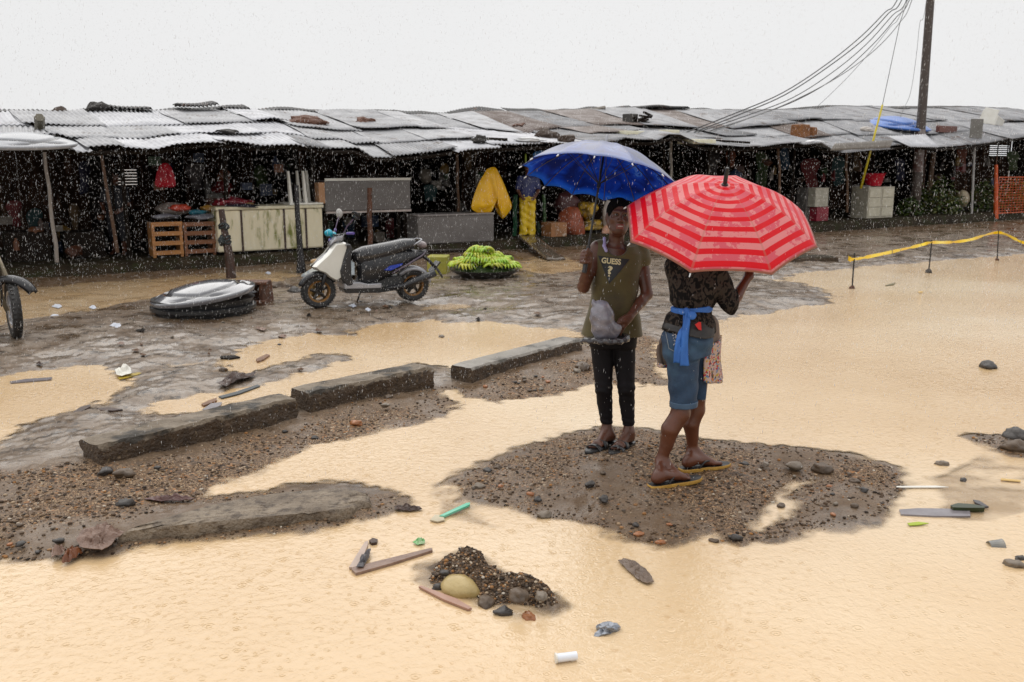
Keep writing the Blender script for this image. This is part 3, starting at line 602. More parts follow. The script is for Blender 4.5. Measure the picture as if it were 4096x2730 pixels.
# grey cabinets
u0, u1, z0, z1 = sbox(1300, 712, 1642, 852, .5)
cb = thing('grey_cabinet', UV((u0+u1)/2, .9, z0), 'wide grey enamel cabinet raised on rails with white trims', 'cabinet')
MB().box(UV((u0+u1)/2, .85, (z0+z1)/2), (u1-u0, .7, z1-z0-.1), UA).build('cabinet_body', greym, cb, bevel=.015)
MB().box(UV((u0+u1)/2, .485, z1-.03), (u1-u0, .03, .05), UA).build('top_trim', cream, cb); MB().box(UV((u0+u1)/2, .49, z0+.025), (u1-u0, .03, .04), UA).build('bottom_rail', pm('pinkish white', (.5, .42, .38)), cb)
MB().box(UV(u0-.06, .62, (z0+z1)/2+.06), (.13, .25, z1-z0-.28), UA).build('end_panel', pm('orange tan', (.5, .27, .13), (.4, .2, .1)), cb, bevel=.02)
for q in (.03, .97): MB().box(UV(u0+(u1-u0)*q, .9, (pz(u0)+z0)/2), (.07, .5, z0-pz(u0)), UA).build('trestle', wood, cb)
m = MB().box(UV((u0+u1)/2+.1, 1.0, z1+.02), (u1-u0-.3, .5, .03), UA); m.build('top_board', wood, cb)
boxthing('grey_chest', 1672, 862, 1976, 978, .15, .65, greym, 'low grey metal chest right of the raised cabinet', 'chest', .02)
u0, u1, z0, z1 = sbox(1672, 862, 1976, 978, .15)
o = bpy.data.objects['grey_chest']
MB().box(UV((u0+u1)/2, .475, z1+.012), (u1-u0+.03, .69, .035), UA).build('chest_lid', pm('worn grey', (.24, .215, .20), (.16, .14, .13), rough=.4), o, bevel=.008)
# yellow raincoat
yel = pm('yellow raincoat', (.88, .50, .008), (.72, .36, .006), rough=.38, scale=5)
cloth('yellow_raincoat', [(1965, 668), (1985, 668), (1993, 690), (2008, 715), (2028, 765), (2046, 812), (2050, 832), (2030, 858), (2008, 884), (2000, 862), (1996, 830), (1978, 812), (1968, 805), (1962, 830), (1966, 852), (1950, 862), (1915, 855), (1890, 842), (1882, 830), (1896, 780), (1918, 722), (1940, 695), (1942, 680)], .35, yel, 'big yellow raincoat hanging open beside the grey chest', 'raincoat', .26, 5.5)
p = W(1975, 668, .35); tag(MB().tube([Vector((p.x, p.y, roofz((p-O0).dot(U), .35)-.07)), p-Z*.03], .006, 5).build('cord', blackm, org=p), 'cord holding up the yellow raincoat', 'cord')
# hanging blue tarp etc
cloth('blue_tarpaulin', [(2128, 604), (2200, 600), (2204, 628), (2165, 636), (2130, 632)], .3, pm('blue tarp', (.01, .14, .42), (.01, .07, .2), rough=.4), 'scrap of blue tarpaulin under the roof edge left of the blue umbrella', 'tarpaulin', .05)
cloth('green_cloth', [(2098, 612), (2108, 612), (2106, 660), (2100, 662)], .3, pm('lime', (.25, .35, .03)), 'narrow lime green strip hanging beside the blue tarpaulin', 'cloth', .03)
boxthing('cardboard_box', 2205, 892, 2268, 962, .15, .4, pm('wet cardboard', (.36, .16, .06), (.2, .09, .035), rough=.6, c3=(.5, .42, .34), s3=6), 'wet brown cardboard box beside the red sack', 'box')
blob('net_sack', 2283, 905, .7, (.36, .3, .42), pm('red net sack', (.34, .07, .02), (.14, .04, .02), scale=14, rough=.6, bump=.5), 'large red net sack of vegetables left of the woman in green', 'sack', .35, 21)
blob('sack', 2262, 820, 1.2, (.3, .25, .3), pm('dark pink sack', (.09, .03, .03)), 'dim maroon bundle behind the red net sack', 'bundle', .5, 25)
blob('fruit_heap', 2370, 900, .8, (.34, .25, .14), pm('yellow fruit', (.55, .33, .02), (.12, .07, .01), scale=8, contrast=.08), 'heap of yellow fruit behind the umbrella shaft', 'fruit', .6, 22)
blob('fruit_heap', 2345, 845, .8, (.2, .25, .2), pm('yellow fruit', (.5, .3, .02)), 'upper yellow fruit bunch behind the umbrella shaft', 'fruit', .7, 23)
blob('white_sack', 2436, 860, .5, (.17, .16, .36), pm('white sack', (.55, .5, .46), (.4, .34, .3)), 'tall white sack just behind the face of the woman in green', 'sack', .2, 24)
blob('orange_bag', 2440, 928, .4, (.22, .16, .16), pm('pale orange', (.6, .25, .13), (.5, .4, .33), scale=4), 'white and orange bag behind the neck of the woman in green', 'bag', .3, 26)
# right end
for (x0, y0, x1, y1, v, d, mt, nm, lb, ct) in (
  (3262, 752, 3314, 828, .35, .35, pm('cream crate', (.45, .42, .34), (.3, .28, .22), scale=8), 'plastic_crate', 'cream plastic crate standing on a dark red one', 'crate'),
  (3225, 752, 3258, 860, .6, .35, pm('dark grey', (.12, .11, .10)), 'metal_box', 'narrow dim grey box left of the cream crate', 'box'),  # dark grey with random mottling
  (3442, 742, 3478, 850, .62, .35, pm('dull grey box', (.17, .15, .14)), 'metal_box', 'dull grey box just left of the pale cabinet', 'box'),
  (3640, 820, 3648, 848, .9, .2, wood, 'plank', 'dark plank end beside the utility pole base', 'plank')):
    boxthing(nm, x0, y0, x1, y1, v, d, mt, lb, ct, .01, None, floor=nm != 'plastic_crate')
boxthing('red_crate', 3268, 829, 3314, 878, .35, .35, pm('dark red plastic', (.26, .012, .03), (.16, .01, .02)), 'dark red crate under the cream crate at the ledge', 'crate')
u0, u1, z0, z1 = sbox(3472, 748, 3576, 854, .35); z0 = pz(u0)
cb = thing('pale_cabinet', UV((u0+u1)/2, .7, z0), 'pale cream two door cabinet on the ledge left of the utility pole', 'cabinet')
MB().box(UV((u0+u1)/2, .65, (z0+z1)/2), (u1-u0, .6, z1-z0), UA).build('cabinet_body', pm('stained cream', (.50, .46, .36), (.34, .31, .24), scale=4), cb, bevel=.015)
for q in (.25, .75):
    for r_ in (.2, .5, .8): MB().box(UV(u0+(u1-u0)*q, .343, z0+(z1-z0)*r_), ((u1-u0)*.42, .02, (z1-z0)*.27), UA).build('door_panel', pm('cream door', (.60, .56, .44), (.45, .41, .3)), cb, bevel=.008)
M = Matrix.Translation(UV((u0+u1)/2, .65, z1+.02))
tag(MB().lathe([(0, 0), (.2, .0), (.29, .34), (.33, .36), (.31, .34), (.22, .03), (0, .03)], 26, M).build('red_basin', pm('red plastic', (.55, .008, .03), (.42, .006, .02), rough=.3), org=M.translation, smooth=True, auto=40), 'red plastic basin on top of the pale cabinet', 'basin')
# dim clutter in the dark of the stalls
darks = [(.12, .012, .012), (.012, .045, .045), (.08, .045, .015), (.02, .02, .05), (.06, .05, .05), (.14, .035, .012), (.035, .06, .012), (.015, .05, .10)]
dl = ['dull red', 'dark teal', 'dark ochre', 'dark navy', 'charcoal grey', 'rusty orange', 'dark green', 'dusky blue']
where = [(60, 860, 'under the far left roof'), (140, 900, 'behind the pale pole'), (300, 880, 'between the two slanting poles'), (340, 720, 'left of the barred window'), (780, 720, 'right of the red garment'), (900, 740, 'over the freezer'),
 (1050, 720, 'over the freezer middle'), (1400, 920, 'under the raised cabinet'), (1560, 930, 'under the cabinet right half'), (1720, 780, 'right of the raised cabinet'), (1880, 640, 'above the raincoat'), (2400, 660, 'behind the blue umbrella'), (2850, 660, 'over the red umbrella'), (2920, 640, 'over the umbrella ferrule'),
 (3050, 680, 'over the right of the red umbrella'), (3140, 640, 'near the brown pole'), (3240, 700, 'above the cream crate'), (3350, 690, 'between cream crate and cabinet'), (3420, 640, 'above the dull grey box'), (3600, 680, 'left of the utility pole'), (3800, 690, 'above the green shrub'), (3850, 640, 'left of the small sign'), (4050, 650, 'above the orange mesh')]
for i, (x, y, wh) in enumerate(where):
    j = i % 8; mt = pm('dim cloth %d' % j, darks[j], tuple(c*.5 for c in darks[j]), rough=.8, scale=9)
    w_, h_ = random.uniform(28, 55), random.uniform(35, 65)
    ru = random.uniform
    out = [(x-w_*ru(.1, .8), y-h_*1.2), (x+w_*ru(.1, .8), y-h_*1.2), (x+w_*ru(.5, 1), y-h_*ru(.3, .8)), (x+w_*ru(.2, .5), y-h_*.1), (x+w_*ru(.4, .9), y+h_*ru(.7, 1.3)), (x+w_*.1, y+h_*ru(.5, 1.2)), (x-w_*ru(.3, .7), y+h_*ru(.7, 1.2)), (x-w_*ru(.2, .5), y+h_*.1), (x-w_*ru(.5, 1.1), y-h_*ru(.2, .7))]
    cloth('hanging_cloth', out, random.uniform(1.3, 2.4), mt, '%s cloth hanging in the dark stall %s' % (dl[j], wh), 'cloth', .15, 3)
# small goods crowding the stalls
gr_ = random.Random(21); gcol = [(.30, .10, .03), (.16, .05, .02), (.38, .22, .04), (.30, .02, .02), (.05, .12, .04), (.22, .18, .14), (.04, .07, .16), (.35, .30, .24), (.10, .05, .03), (.07, .06, .05)]
zones = [(0, 420, 840, 1010, 'behind the slanting poles'), (600, 860, 620, 830, 'over the slatted crates'), (870, 1290, 640, 820, 'over the white freezer'), (1300, 1640, 880, 985, 'under the raised grey cabinet'), (1660, 1990, 660, 850, 'around the yellow raincoat'), (2150, 2440, 640, 960, 'behind the blue umbrella'), (2640, 3180, 640, 860, 'behind the red umbrella'), (3180, 3650, 640, 850, 'around the pale cabinet'), (3700, 3980, 640, 760, 'over the green produce')]
for zi, (xa, xb, ya, yb_, wh) in enumerate(zones):
    for q in range(int((xb-xa)/26)):
        x, y, v = gr_.uniform(xa, xb), gr_.uniform(ya, yb_), gr_.uniform(1.0, 2.6); p = W(x, y, v); u = (p-O0).dot(U)
        if p.z < pz(u)+.1: p.z = pz(u)+.1
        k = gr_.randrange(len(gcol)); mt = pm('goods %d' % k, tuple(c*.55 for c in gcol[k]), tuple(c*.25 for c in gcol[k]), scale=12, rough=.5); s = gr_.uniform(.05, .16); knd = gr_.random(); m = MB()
        if knd < .35: m.box(p, (s*2, s*1.4, s*gr_.uniform(1, 2)), UA+gr_.uniform(-.3, .3)); nm = 'goods_box'
        elif knd < .6: m.lathe([(0, -s), (s*.45, -s), (s*.5, s*.4), (s*.2, s*.8), (s*.2, s*1.1), (0, s*1.1)], 10, Matrix.Translation(p)); nm = 'bottle'
        else: m.rock(p, (s*1.2, s, s*gr_.uniform(.7, 1.5)), 2, .5, q+zi*31); nm = 'goods_sack'
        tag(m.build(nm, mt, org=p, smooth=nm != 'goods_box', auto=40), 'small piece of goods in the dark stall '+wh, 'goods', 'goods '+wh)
# counters in the dark
for x0, x1, y, lb in ((20, 200, 930, 'dark table in the far left stall'), (260, 420, 930, 'dark table between the slanting poles'), (2720, 3180, 790, 'long dark counter behind the red umbrella')):
    boxthing('stall_counter', x0, y, x1, y+90, 1.2, .7, wood, lb, 'counter', .01)
blob('stone', 1, 1, 1, (.01, .01, .01), rust, 'x', 'x') if 0 else None

# ---------------- things lying on the roofs
def roofpt(px, py, v): 
    u, z = uz(px, py, v); return u, v
def onroof(px, v, dz=0):
    u = uz(px, 520, v)[0]; return UV(u, v, roofz(u, v)+.03+dz)
def vfor(px, py):
    # find the roof point seen at this pixel
    best = None
    for v in np.linspace(VE, VR, 60):
        u, z = uz(px, py, v); e = abs(z-roofz(u, v))
        if best is None or e < best[0]: best = (e, v)
    return best[1]
def rp_(px, py, dz=.03):
    v = vfor(px, py); u = uz(px, py, v)[0]; return UV(u, v, roofz(u, v)+dz)
def tanklid(name, c, r, ax, mats, label, cat, groove=.02, dome=.16, groove_c=(.035, .033, .035)):
    t = thing(name, c, label, cat)
    M = ax
    m = MB(); n = 150; rr = np.concatenate([np.linspace(0, .86, 44), [.9, .94, .98, 1.0, 1.0, .985]])
    def band(x, y):
        # three lens panels, separated by deep curved grooves
        best = 9
        for k in range(3):
            a = k*2.094+.4; px_, py_ = x*math.cos(a)+y*math.sin(a), -x*math.sin(a)+y*math.cos(a)
            d = math.hypot(px_+.30, py_)-.96      # arc centred off to one side
            best = min(best, abs(d))
        return best
    vs = []; fs = []; gv = []
    for i, q in enumerate(rr):
        for k in range(n):
            a = 2*math.pi*k/n; x, y = q*math.cos(a), q*math.sin(a)
            z = dome*(1-min(q, 1)**2)
            b = band(x, y); g = max(0, 1-b/.065)
            z -= groove*min(1, g*1.6)*(1 if q < .92 else 0)
            if i >= len(rr)-2: z -= .035 if i == len(rr)-2 else .05
            vs.append(M @ Vector((x*r, y*r, z))); gv.append(min(1, g*1.3) if q < .92 else 0)
    for i in range(len(rr)-1):
        for k in range(n): fs.append((i*n+k, (i+1)*n+k, (i+1)*n+(k+1) % n, i*n+(k+1) % n))
    mb = MB().add(vs, fs)
    # shade in the grooves is painted: the lid colour darkens along them
    mi = []
    for f in fs:
        c_ = sum((Vector(vs[i]) for i in f), Vector())/len(f); l = M.inverted() @ c_
        mi.append(0 if band(l.x/r, l.y/r) < .055 and math.hypot(l.x, l.y) < r*.93 else 0)
    o_ = mb.build('lid_dome', mats[:1], t, smooth=True); at_ = o_.data.attributes.new('groove', 'FLOAT', 'POINT'); at_.data.foreach_set('value', gv)
    nt_ = mats[0].node_tree
    if 'grv' not in nt_.nodes:
        b_ = nt_.nodes['Principled BSDF']; src = b_.inputs['Base Color'].links[0].from_socket; ga_ = N(nt_, 'ShaderNodeAttribute', attribute_name='groove'); ga_.name = 'grv'
        mx_ = N(nt_, 'ShaderNodeMix', data_type='RGBA'); L(nt_, ga_.outputs['Fac'], mx_.inputs[0]); L(nt_, src, mx_.inputs[6]); mx_.inputs[7].default_value = (*groove_c, 1); L(nt_, mx_.outputs[2], b_.inputs['Base Color'])
    MB().lathe([(r*.985, -.05), (r*1.01, -.02), (r*1.01, .0), (r*.99, .008)], 64, M).build('rim', mats[0], t, smooth=True)
    return t
blue = pm('blue lid plastic', (.07, .18, .52), (.05, .13, .40), rough=.3); bluedk = pm('blue lid groove', (.02, .06, .22), rough=.4)
c = rp_(3583, 512, .06); un = Vector((0, 0, 1))
slope = Matrix.Rotation(UA, 4, 'Z') @ Matrix.Rotation(R(9), 4, 'X')
tanklid('tank_lid', c, 1.02*(c.y)/29, Matrix.Translation(c) @ slope @ Matrix.Rotation(R(30), 4, 'Z'), [blue, bluedk], 'round blue water tank lid on the roof beside the pole', 'tank lid', dome=.28, groove=.05, groove_c=(.02, .06, .22))
silv = pm('grey lid plastic', (.36, .365, .385), (.28, .285, .30), rough=.22); silvdk = pm('grey lid groove', (.10, .10, .11), rough=.35)
c = UV(uz(80, 575, -.5)[0], -.5, uz(80, 572, -.5)[1])
tanklid('tank_lid', c, .80, Matrix.Translation(c) @ Matrix.Rotation(R(2), 4, 'Y') @ Matrix.Rotation(R(5), 4, 'X'), [silv, silvdk], 'pale grey round tank lid at the far left roof edge', 'tank lid', dome=.16, groove=.03)
MB_ = MB().lathe([(.74, -.30), (.76, -.05), (.0, -.05)], 40, Matrix.Translation(c)); MB_.build('tank_rim', black, None, org=c) if 0 else None
foamy = pm('yellowed foam', (.80, .78, .66), (.66, .60, .36), scale=5, rough=.6)
def foam(nm, x0, y0, x1, y1, h, lb, mat=foamy, dep=.5, cat='foam slab', dz=0):
    p = rp_((x0+x1)/2, y1, .03+h/2+dz); d = (uz(x1, y1, (p-O0).dot(V))[0]-uz(x0, y1, (p-O0).dot(V))[0])
    return tag(MB().box(p+V*dep/2, (d, dep, h), UA+.08).build(nm, mat, org=p, bevel=.012), lb, cat)
foam('foam_slab', 2500, 530, 2600, 545, .10, 'thick yellowed foam slab on the roof above the blue umbrella')
foam('foam_slab', 2765, 560, 2866, 582, .11, 'larger white foam slab at the roof edge over the red umbrella')
foam('foam_slab', 2668, 528, 2718, 540, .09, 'small yellow foam slab between the two bigger ones')
# white broken foam box at right
c = rp_(3965, 500, .12); t = thing('foam_box', c, 'broken white foam box tilted on the far right roof', 'box')
RM = Euler((R(14), R(10), UA+.25)); A_ = RM.to_matrix()
for nm, off, sz in (('floor_panel', (0, 0, -.15), (.75, .5, .04)), ('side_panel', (0, -.25, 0), (.75, .04, .34)), ('side_panel', (0, .25, .06), (.75, .04, .42)), ('end_panel', (-.36, 0, .1), (.04, .46, .5)), ('end_panel', (.36, 0, 0), (.04, .46, .32))):
    MB().box(c+A_ @ Vector(off), sz, rot=RM).build(nm, cream if off[2] >= 0 else foamy, t, bevel=.012)
# rusty boxes
c = rp_(3200, 552, .16); t = thing('rusty_box', c, 'rusty orange boxes stacked on the roof right of the red umbrella', 'box')
rus2 = pm('orange rust', (.28, .11, .03), (.12, .045, .015), scale=8, rough=.8, bump=.8)
MB().box(c, (.42, .4, .38), UA+.1, taper=.9).build('left_box', rus2, t, bevel=.03); MB().box(c+U*.42+Z*-.02, (.34, .3, .30), UA+.35, taper=.85).build('right_box', rus2, t, bevel=.03)
# assorted debris on roofs
debris = [(540/2.24, 455, .16, 'dark stone on the left ridge'), (395, 458, .22, 'brown boulder on the left ridge'), (1458, 506, .17, 'dark mossy stone on the silver roof'), (2180, 562, .2, 'brown stone at the roof edge left of the blue umbrella'), (1925, 575, .15, 'charred lump at the roof edge over the raincoat'), (2080, 512, .14, 'brown rag on the roof above the blue umbrella'), (2435, 500, .09, 'small red brick on the roof'), (905, 545, .17, 'flat brown heap on the left roof'), (1230, 512, .3, 'rusty wire heap on the middle roof'), (2265, 575, .16, 'dark clod on the roof edge'), (3130, 500, .1, 'dark clod near the rusty box')]
for i, (x, y, s, lb) in enumerate(debris):
    p = rp_(x, y, s*.35); fl = .45 if i in (5, 7, 8) else .8
    tag(MB().rock(p, (s*1.3, s, s*fl), 3, .6, i+31, UA).build('roof_stone' if fl > .5 else 'roof_debris', pm('debris %d' % (i % 3), [(.07, .045, .03), (.035, .03, .025), (.14, .06, .035)][i % 3], rough=.7, bump=.8), org=p), lb, 'stone' if fl > .5 else 'debris')
# loose dark sheets and timbers along the ridge
def fzr(u, v): return ridge(u)
for x0, x1, v0, v1, lf, skw, lb in ((430, 600, VR-.3, VR+.4, .17, .1, 'buckled black sheet lying on the left ridge'), (700, 856, VR-.5, VR+.2, .19, 0, 'black corrugated sheet sticking up on the left ridge'), (862, 990, VR-.3, VR+.3, .14, .1, 'curved black sheet on the ridge next to the raised one'), (1360, 1395, VR-.2, VR+.3, .12, 0, 'short black sheet end on the middle ridge'), (2540, 2740, VR-.2, VR+.3, .12, 0, 'frayed dark thatch strip on the ridge above the blue umbrella')):
    ua, ub = uz(x0, 455, VR)[0], uz(x1, 455, VR)[0]
    o = sheet(None, ua, ub, v0, v1, 0, galv_dark, name='scrap_sheet', warp=.08, amp=.03, fz=(lambda lf: lambda u, v: ridge(u)+lf+.1*(v-VR))(lf))
    tag(o, lb, 'scrap sheet')
# stack of rusty sheets / rubble at the ridge
c = W(2560, 490, 3.0); t = thing('rubble_pile', c, 'dark box and broken planks piled near the ridge above the blue umbrella', 'debris')
MB().box(rp_(2520, 505, .16), (.3, .3, .3), UA+.3).build('dark_box', pm('charcoal', (.06, .055, .05)), t, bevel=.02)
for q in range(6): MB().box(rp_(2545+q*9, 510, .08+.05*q), (.55, .08, .05), rot=Euler((.2, random.uniform(-.5, .3), UA+random.uniform(-.6, .6)))).build('plank', wood, t)
def timber(pts, r, mat, lb, nm='timber', cat='timber'):
    return tag(MB().tube(pts, r, 6).build(nm, mat, org=pts[0]), lb, cat)
timber([W(2310, 452, VR), W(2420, 430, VR-.2)], .05, greywood, 'grey plank poking over the ridge left of centre')
timber([rp_(160, 535, .05), W(158, 470, 1.2)], .085, pm('mossy stub', (.14, .12, .08), (.08, .07, .045)), 'short mossy stub standing up on the left roof', 'timber_stub')
timber([W(0, 472, VR-.1)+Z*.05, W(300, 474, VR-.1)+Z*.05], .06, greywood, 'long grey timber along the far left ridge')
timber([W(170, 460, VR)+Z*.03, W(300, 466, VR)+Z*.03], .035, wood, 'dark lath on top of the far left ridge')
timber([rp_(1935, 572, .08), rp_(2030, 576, .08)], .045, wood, 'charred timber at the roof edge over the raincoat')
timber([W(3050, 470, VR)+Z*.06, W(3340, 442, VR)+Z*.06], .08, galv_dark, 'long dark ridge roll on the right roof', 'ridge_roll', 'ridge roll')
timber([W(3000, 575, -.2)+Z*.02, W(2790, 562, .6)+Z*.02], .03, wood, 'dark lath along the roof edge behind the foam slab')
cloth('white_bag', [(3442, 508), (3470, 504), (3500, 518), (3497, 534), (3460, 532), (3440, 522)], .9, pm('white rag', (.6, .55, .5)), 'crumpled white bag on the roof left of the blue lid', 'bag', .2)
blob('white_rag', 2120, 560, -.1, (.34, .2, .05), pm('bright foam', (.8, .8, .8)), 'bright white plastic scrap at the roof edge near the blue umbrella', 'plastic scrap', .5, 41)
cloth('white_plastic', [(3215, 565), (3255, 556), (3300, 566), (3304, 575), (3240, 577), (3216, 574)], -.25, pm('bright foam', (.8, .8, .8)), 'white plastic bunched under the rusty boxes', 'plastic scrap', .2)
u0 = rp_(3785, 535, .12)
tag(MB().box(u0, (1.05, .12, .2), UA+.08).build('brick_beam', pm('red brown beam', (.17, .06, .04), (.11, .04, .03)), org=u0, bevel=.01), 'red brown beam on the roof right of the utility pole', 'beam')
# hanging loose sheet at right eave (angled)
for (q, mt, lb) in (([(3548, 546), (3700, 538), (3755, 590), (3640, 588)], galv[3], 'bright loose sheet sloping down behind the utility pole'), ([(3320, 604), (3560, 592), (3572, 560), (3340, 575)], pm('grey board', (.30, .28, .25), (.2, .18, .16)), 'grey board hung under the right roof edge')):
    P = [W(x, y, -.5 if i > 1 or 'board' in lb else .1) for i, (x, y) in enumerate(q)]
    m = MB().grid(lambda a, b: P[0].lerp(P[1], a).lerp(P[3].lerp(P[2], a), b)+Z*(.012*math.sin(a*90) if 'loose' in lb else 0), 90, 3)
    tag(m.build('loose_sheet', mt, org=P[0], smooth=True, solid=.012), lb, 'sheet')

# ---------------- utility pole, wires, guy
pb = W(3658, 850, .5); pb.z = pz(25)
ptop = AY(3726, -60, pb.y); dirp = (ptop-pb).normalized()
pt_ = pb + dirp*9.0
up = thing('utility_pole', pb, 'tall round utility pole with flaking paint at its foot', 'utility pole')
MB().tube([pb-Z*.1, pb+dirp*1.0, pb+dirp*3, pb+dirp*6, pt_], [.15, .145, .13, .115, .10], 14).build('shaft', pm('pole timber', (.085, .062, .05), (.045, .034, .028), rough=.55, stretch=(4, 4, .4), bump=.3), up, smooth=True)
MB().tube([pb+dirp*1.3, pb+dirp*2.55], [.149, .142], 14, cap=False).build('paint_band', pm('peeling paint', (.22, .19, .18), (.12, .06, .05), scale=4, contrast=.06), up, smooth=True)
MB().box(pt_-dirp*.5, (1.6, .1, .12), UA).build('crossarm', wood, up)
att = pt_-dirp*.45
def wire(px, vend, r, lb, mat=blackm, name='cable'):
    n = len(px); e = W(*px[0], vend); pts = []
    for i, (x, y) in enumerate(px):
        t = i/(n-1); pts.append(AY(x, y, e.y+(att.y-e.y)*t))
    pts.append(att); return tag(MB().tube(spline(pts, 5), r, 5, cap=False).build(name, mat, org=e, smooth=True), lb, 'cable', 'cables running from the pole to the roofs')
cab = pm('cable rubber', (.10, .10, .10), rough=.5)
mains = [([(2740, 532), (2950, 450), (3130, 372), (3300, 262), (3440, 150), (3540, 50), (3592, -5)], 'upper thick cable from the roof to the pole'),
         ([(2755, 538), (2960, 458), (3140, 380), (3310, 270), (3455, 158), (3556, 52), (3610, -5)], 'second thick cable of the bundle'),
         ([(2790, 530), (2990, 462), (3170, 392), (3330, 290), (3465, 178), (3570, 62), (3630, -5)], 'third cable of the bundle'),
         ([(2830, 528), (3010, 468), (3190, 400), (3350, 305), (3490, 180), (3585, 70), (3640, -5)], 'lowest dark cable of the bundle'),
         ([(2800, 545), (2980, 480), (3160, 410), (3350, 310), (3500, 200), (3600, 90), (3648, 0)], 'sagging pale cable under the bundle'),
         ([(3256, 440), (3330, 370), (3400, 300), (3480, 210), (3560, 110), (3610, 40)], 'single thin wire right of the bundle')]
for i, (px, lb) in enumerate(mains): wire(px, 1.5 if i < 5 else 4.3, .016 if i in (0, 1) else (.013 if i < 5 else .008), lb, cab if i < 4 else pm('grey wire', (.3, .3, .3)))
g0 = W(3443, 755, -.15); g1 = AY(3530, 420, g0.y); g2 = AY(3600, 90, g0.y+.5)
gy = thing('guy_wire', g0, 'guy wire with a yellow sleeve running up to the utility pole', 'guy wire')
MB().tube([g0, g1], [.035, .026], 8).build('yellow_sleeve', pm('yellow plastic', (.62, .50, .02), (.5, .38, .02)), gy, smooth=True)
MB().tube([g1, g2, att], .009, 5).build('wire', cab, gy)
wp = [AY(x, y, g0.y+2) for x, y in ((3600, 470), (3618, 430), (3640, 380), (3655, 300), (3668, 200), (3680, 90), (3700, 40))]+[att]
tag(MB().tube(spline(wp, 5), .007, 4, cap=False).build('loose_wire', pm('grey wire', (.3, .3, .3)), org=wp[0]), 'thin crooked wire hanging left of the utility pole', 'wire')
# sign on pole seen from behind
sb = W(3890, 822, .1); sb.z = pz(28)-.02; s1_ = AY(3903, 480, sb.y)
sg = thing('street_sign', sb, 'small rectangular sign on a thin pale pole seen from behind', 'sign')
MB().tube([sb, s1_], .035, 8).build('pole', pm('pale steel', (.42, .40, .38), rough=.4), sg)
c = AY(3905, 523, sb.y-.06); MB().box(c, (.45, .03, .70), .25).build('sign_panel', pm('sign back', (.20, .19, .175), (.13, .12, .10), rough=.45), sg, bevel=.01)
# orange post + mesh fence
ob = W(3985, 862, -.05); ob.z = pz(29)-.2; o1 = AY(3985, 660, ob.y)
of = thing('orange_mesh_fence', ob, 'orange plastic mesh fence with its post at the right edge', 'mesh fence')
MB().tube([ob, o1], [.075, .05], 8).build('post', pm('orange paint', (.62, .10, .015), (.5, .07, .01)), of)
MB().tube([o1-Z*.1, o1+Z*.35], [.02, .012], 6).build('post_tip', rust, of)
omat = pm('orange mesh', (.62, .10, .02), rough=.5); m = MB(); a_, b_ = uz(3990, 780, -.05)[0], uz(4400, 780, -.05)[0]
zb_, zt_ = uz(4040, 852, -.05)[1], uz(4040, 710, -.05)[1]
for q in range(15): 
    z = zb_+(zt_-zb_)*q/14; m.tube([UV(a_, -.06, z), UV(b_, -.06, z)], .018 if q in (0, 14) else .009, 4)
for q in range(40): u = a_+(b_-a_)*q/39; m.tube([UV(u, -.06, zb_), UV(u, -.06, zt_)], .008, 4)
m.build('mesh_panel', omat, of)
MB().tube([UV(a_+3, -.05, pz(29)-.2), UV(a_+3, -.05, zt_+.3)], .06, 8).build('post', pm('orange paint', (.62, .10, .015)), of)
# plants: shrub piles made of leaf faces
def shrub(px, py, v, w, h, n, label, cols, name='leafy_shrub', ls=.11, cat='shrub', group=None):
    c = W(px, py, v); u0 = (c-O0).dot(U); c = UV(u0, v, pz(u0)); m = MB(); r = random.Random(int(px))
    for i in range(n):
        a = r.random()*6.28; q = r.random()**.6; el = r.random()
        d = Vector((math.cos(a)*q*w*(.75+.35*noise.noise(Vector((a*1.3, 3, px)))), math.sin(a)*q*w*.7, 0)); zz = h*el*math.sqrt(max(0, 1-q*q*.8))*(1+.5*noise.noise(Vector((d.x*2.2, d.y*2.2, px))))
        p = c+d+Z*(zz+.03); s = ls*r.uniform(.5, 1.2); t = Euler((r.uniform(-1, 1), r.uniform(-1, 1), r.random()*6.28)).to_matrix()
        m.add([p+t @ Vector(k)*s for k in ((-.5, 0, 0), (0, -.28, .06), (.6, 0, 0), (0, .28, .06))], [(0, 1, 2, 3)], r.randrange(len(cols)))
    t = thing(name, c, label, cat, group)
    m.build('foliage', [pm('leaf %s' % (str(k)), k, tuple(x*.6 for x in k), rough=.4) for k in cols], t)
    s = MB()
    for i in range(7): s.tube([c, c+Vector((r.uniform(-w, w)*.6, r.uniform(-w, w)*.4, h*.7))], [.015, .006], 5)
    s.build('stem', wood2, t)
gcols = [(.05, .09, .015), (.09, .13, .02), (.03, .05, .012), (.14, .15, .03)]
shrub(3745, 800, .7, 1.0, .95, 1500, 'wide heap of green leafy produce right of the utility pole', gcols)
shrub(3640, 840, .5, .5, .5, 500, 'low dark greenery at the foot of the utility pole', gcols[:3])
shrub(3925, 800, .6, .6, .9, 900, 'green bush between the small sign and the orange fence', gcols)
shrub(4075, 820, .5, 1.1, 1.0, 1500, 'yellow flowering mass behind the orange mesh', [(.40, .30, .02), (.28, .22, .02), (.10, .12, .02)], 'yellow_bush')
blob('woven_sack', 3850, 795, .4, (.2, .2, .26), pm('beige sack', (.4, .33, .22), (.25, .2, .13)), 'upright beige sack between the green produce and the sign', 'sack', .15, 50)
for i in range(26):
    u = random.uniform(12, 33); pass
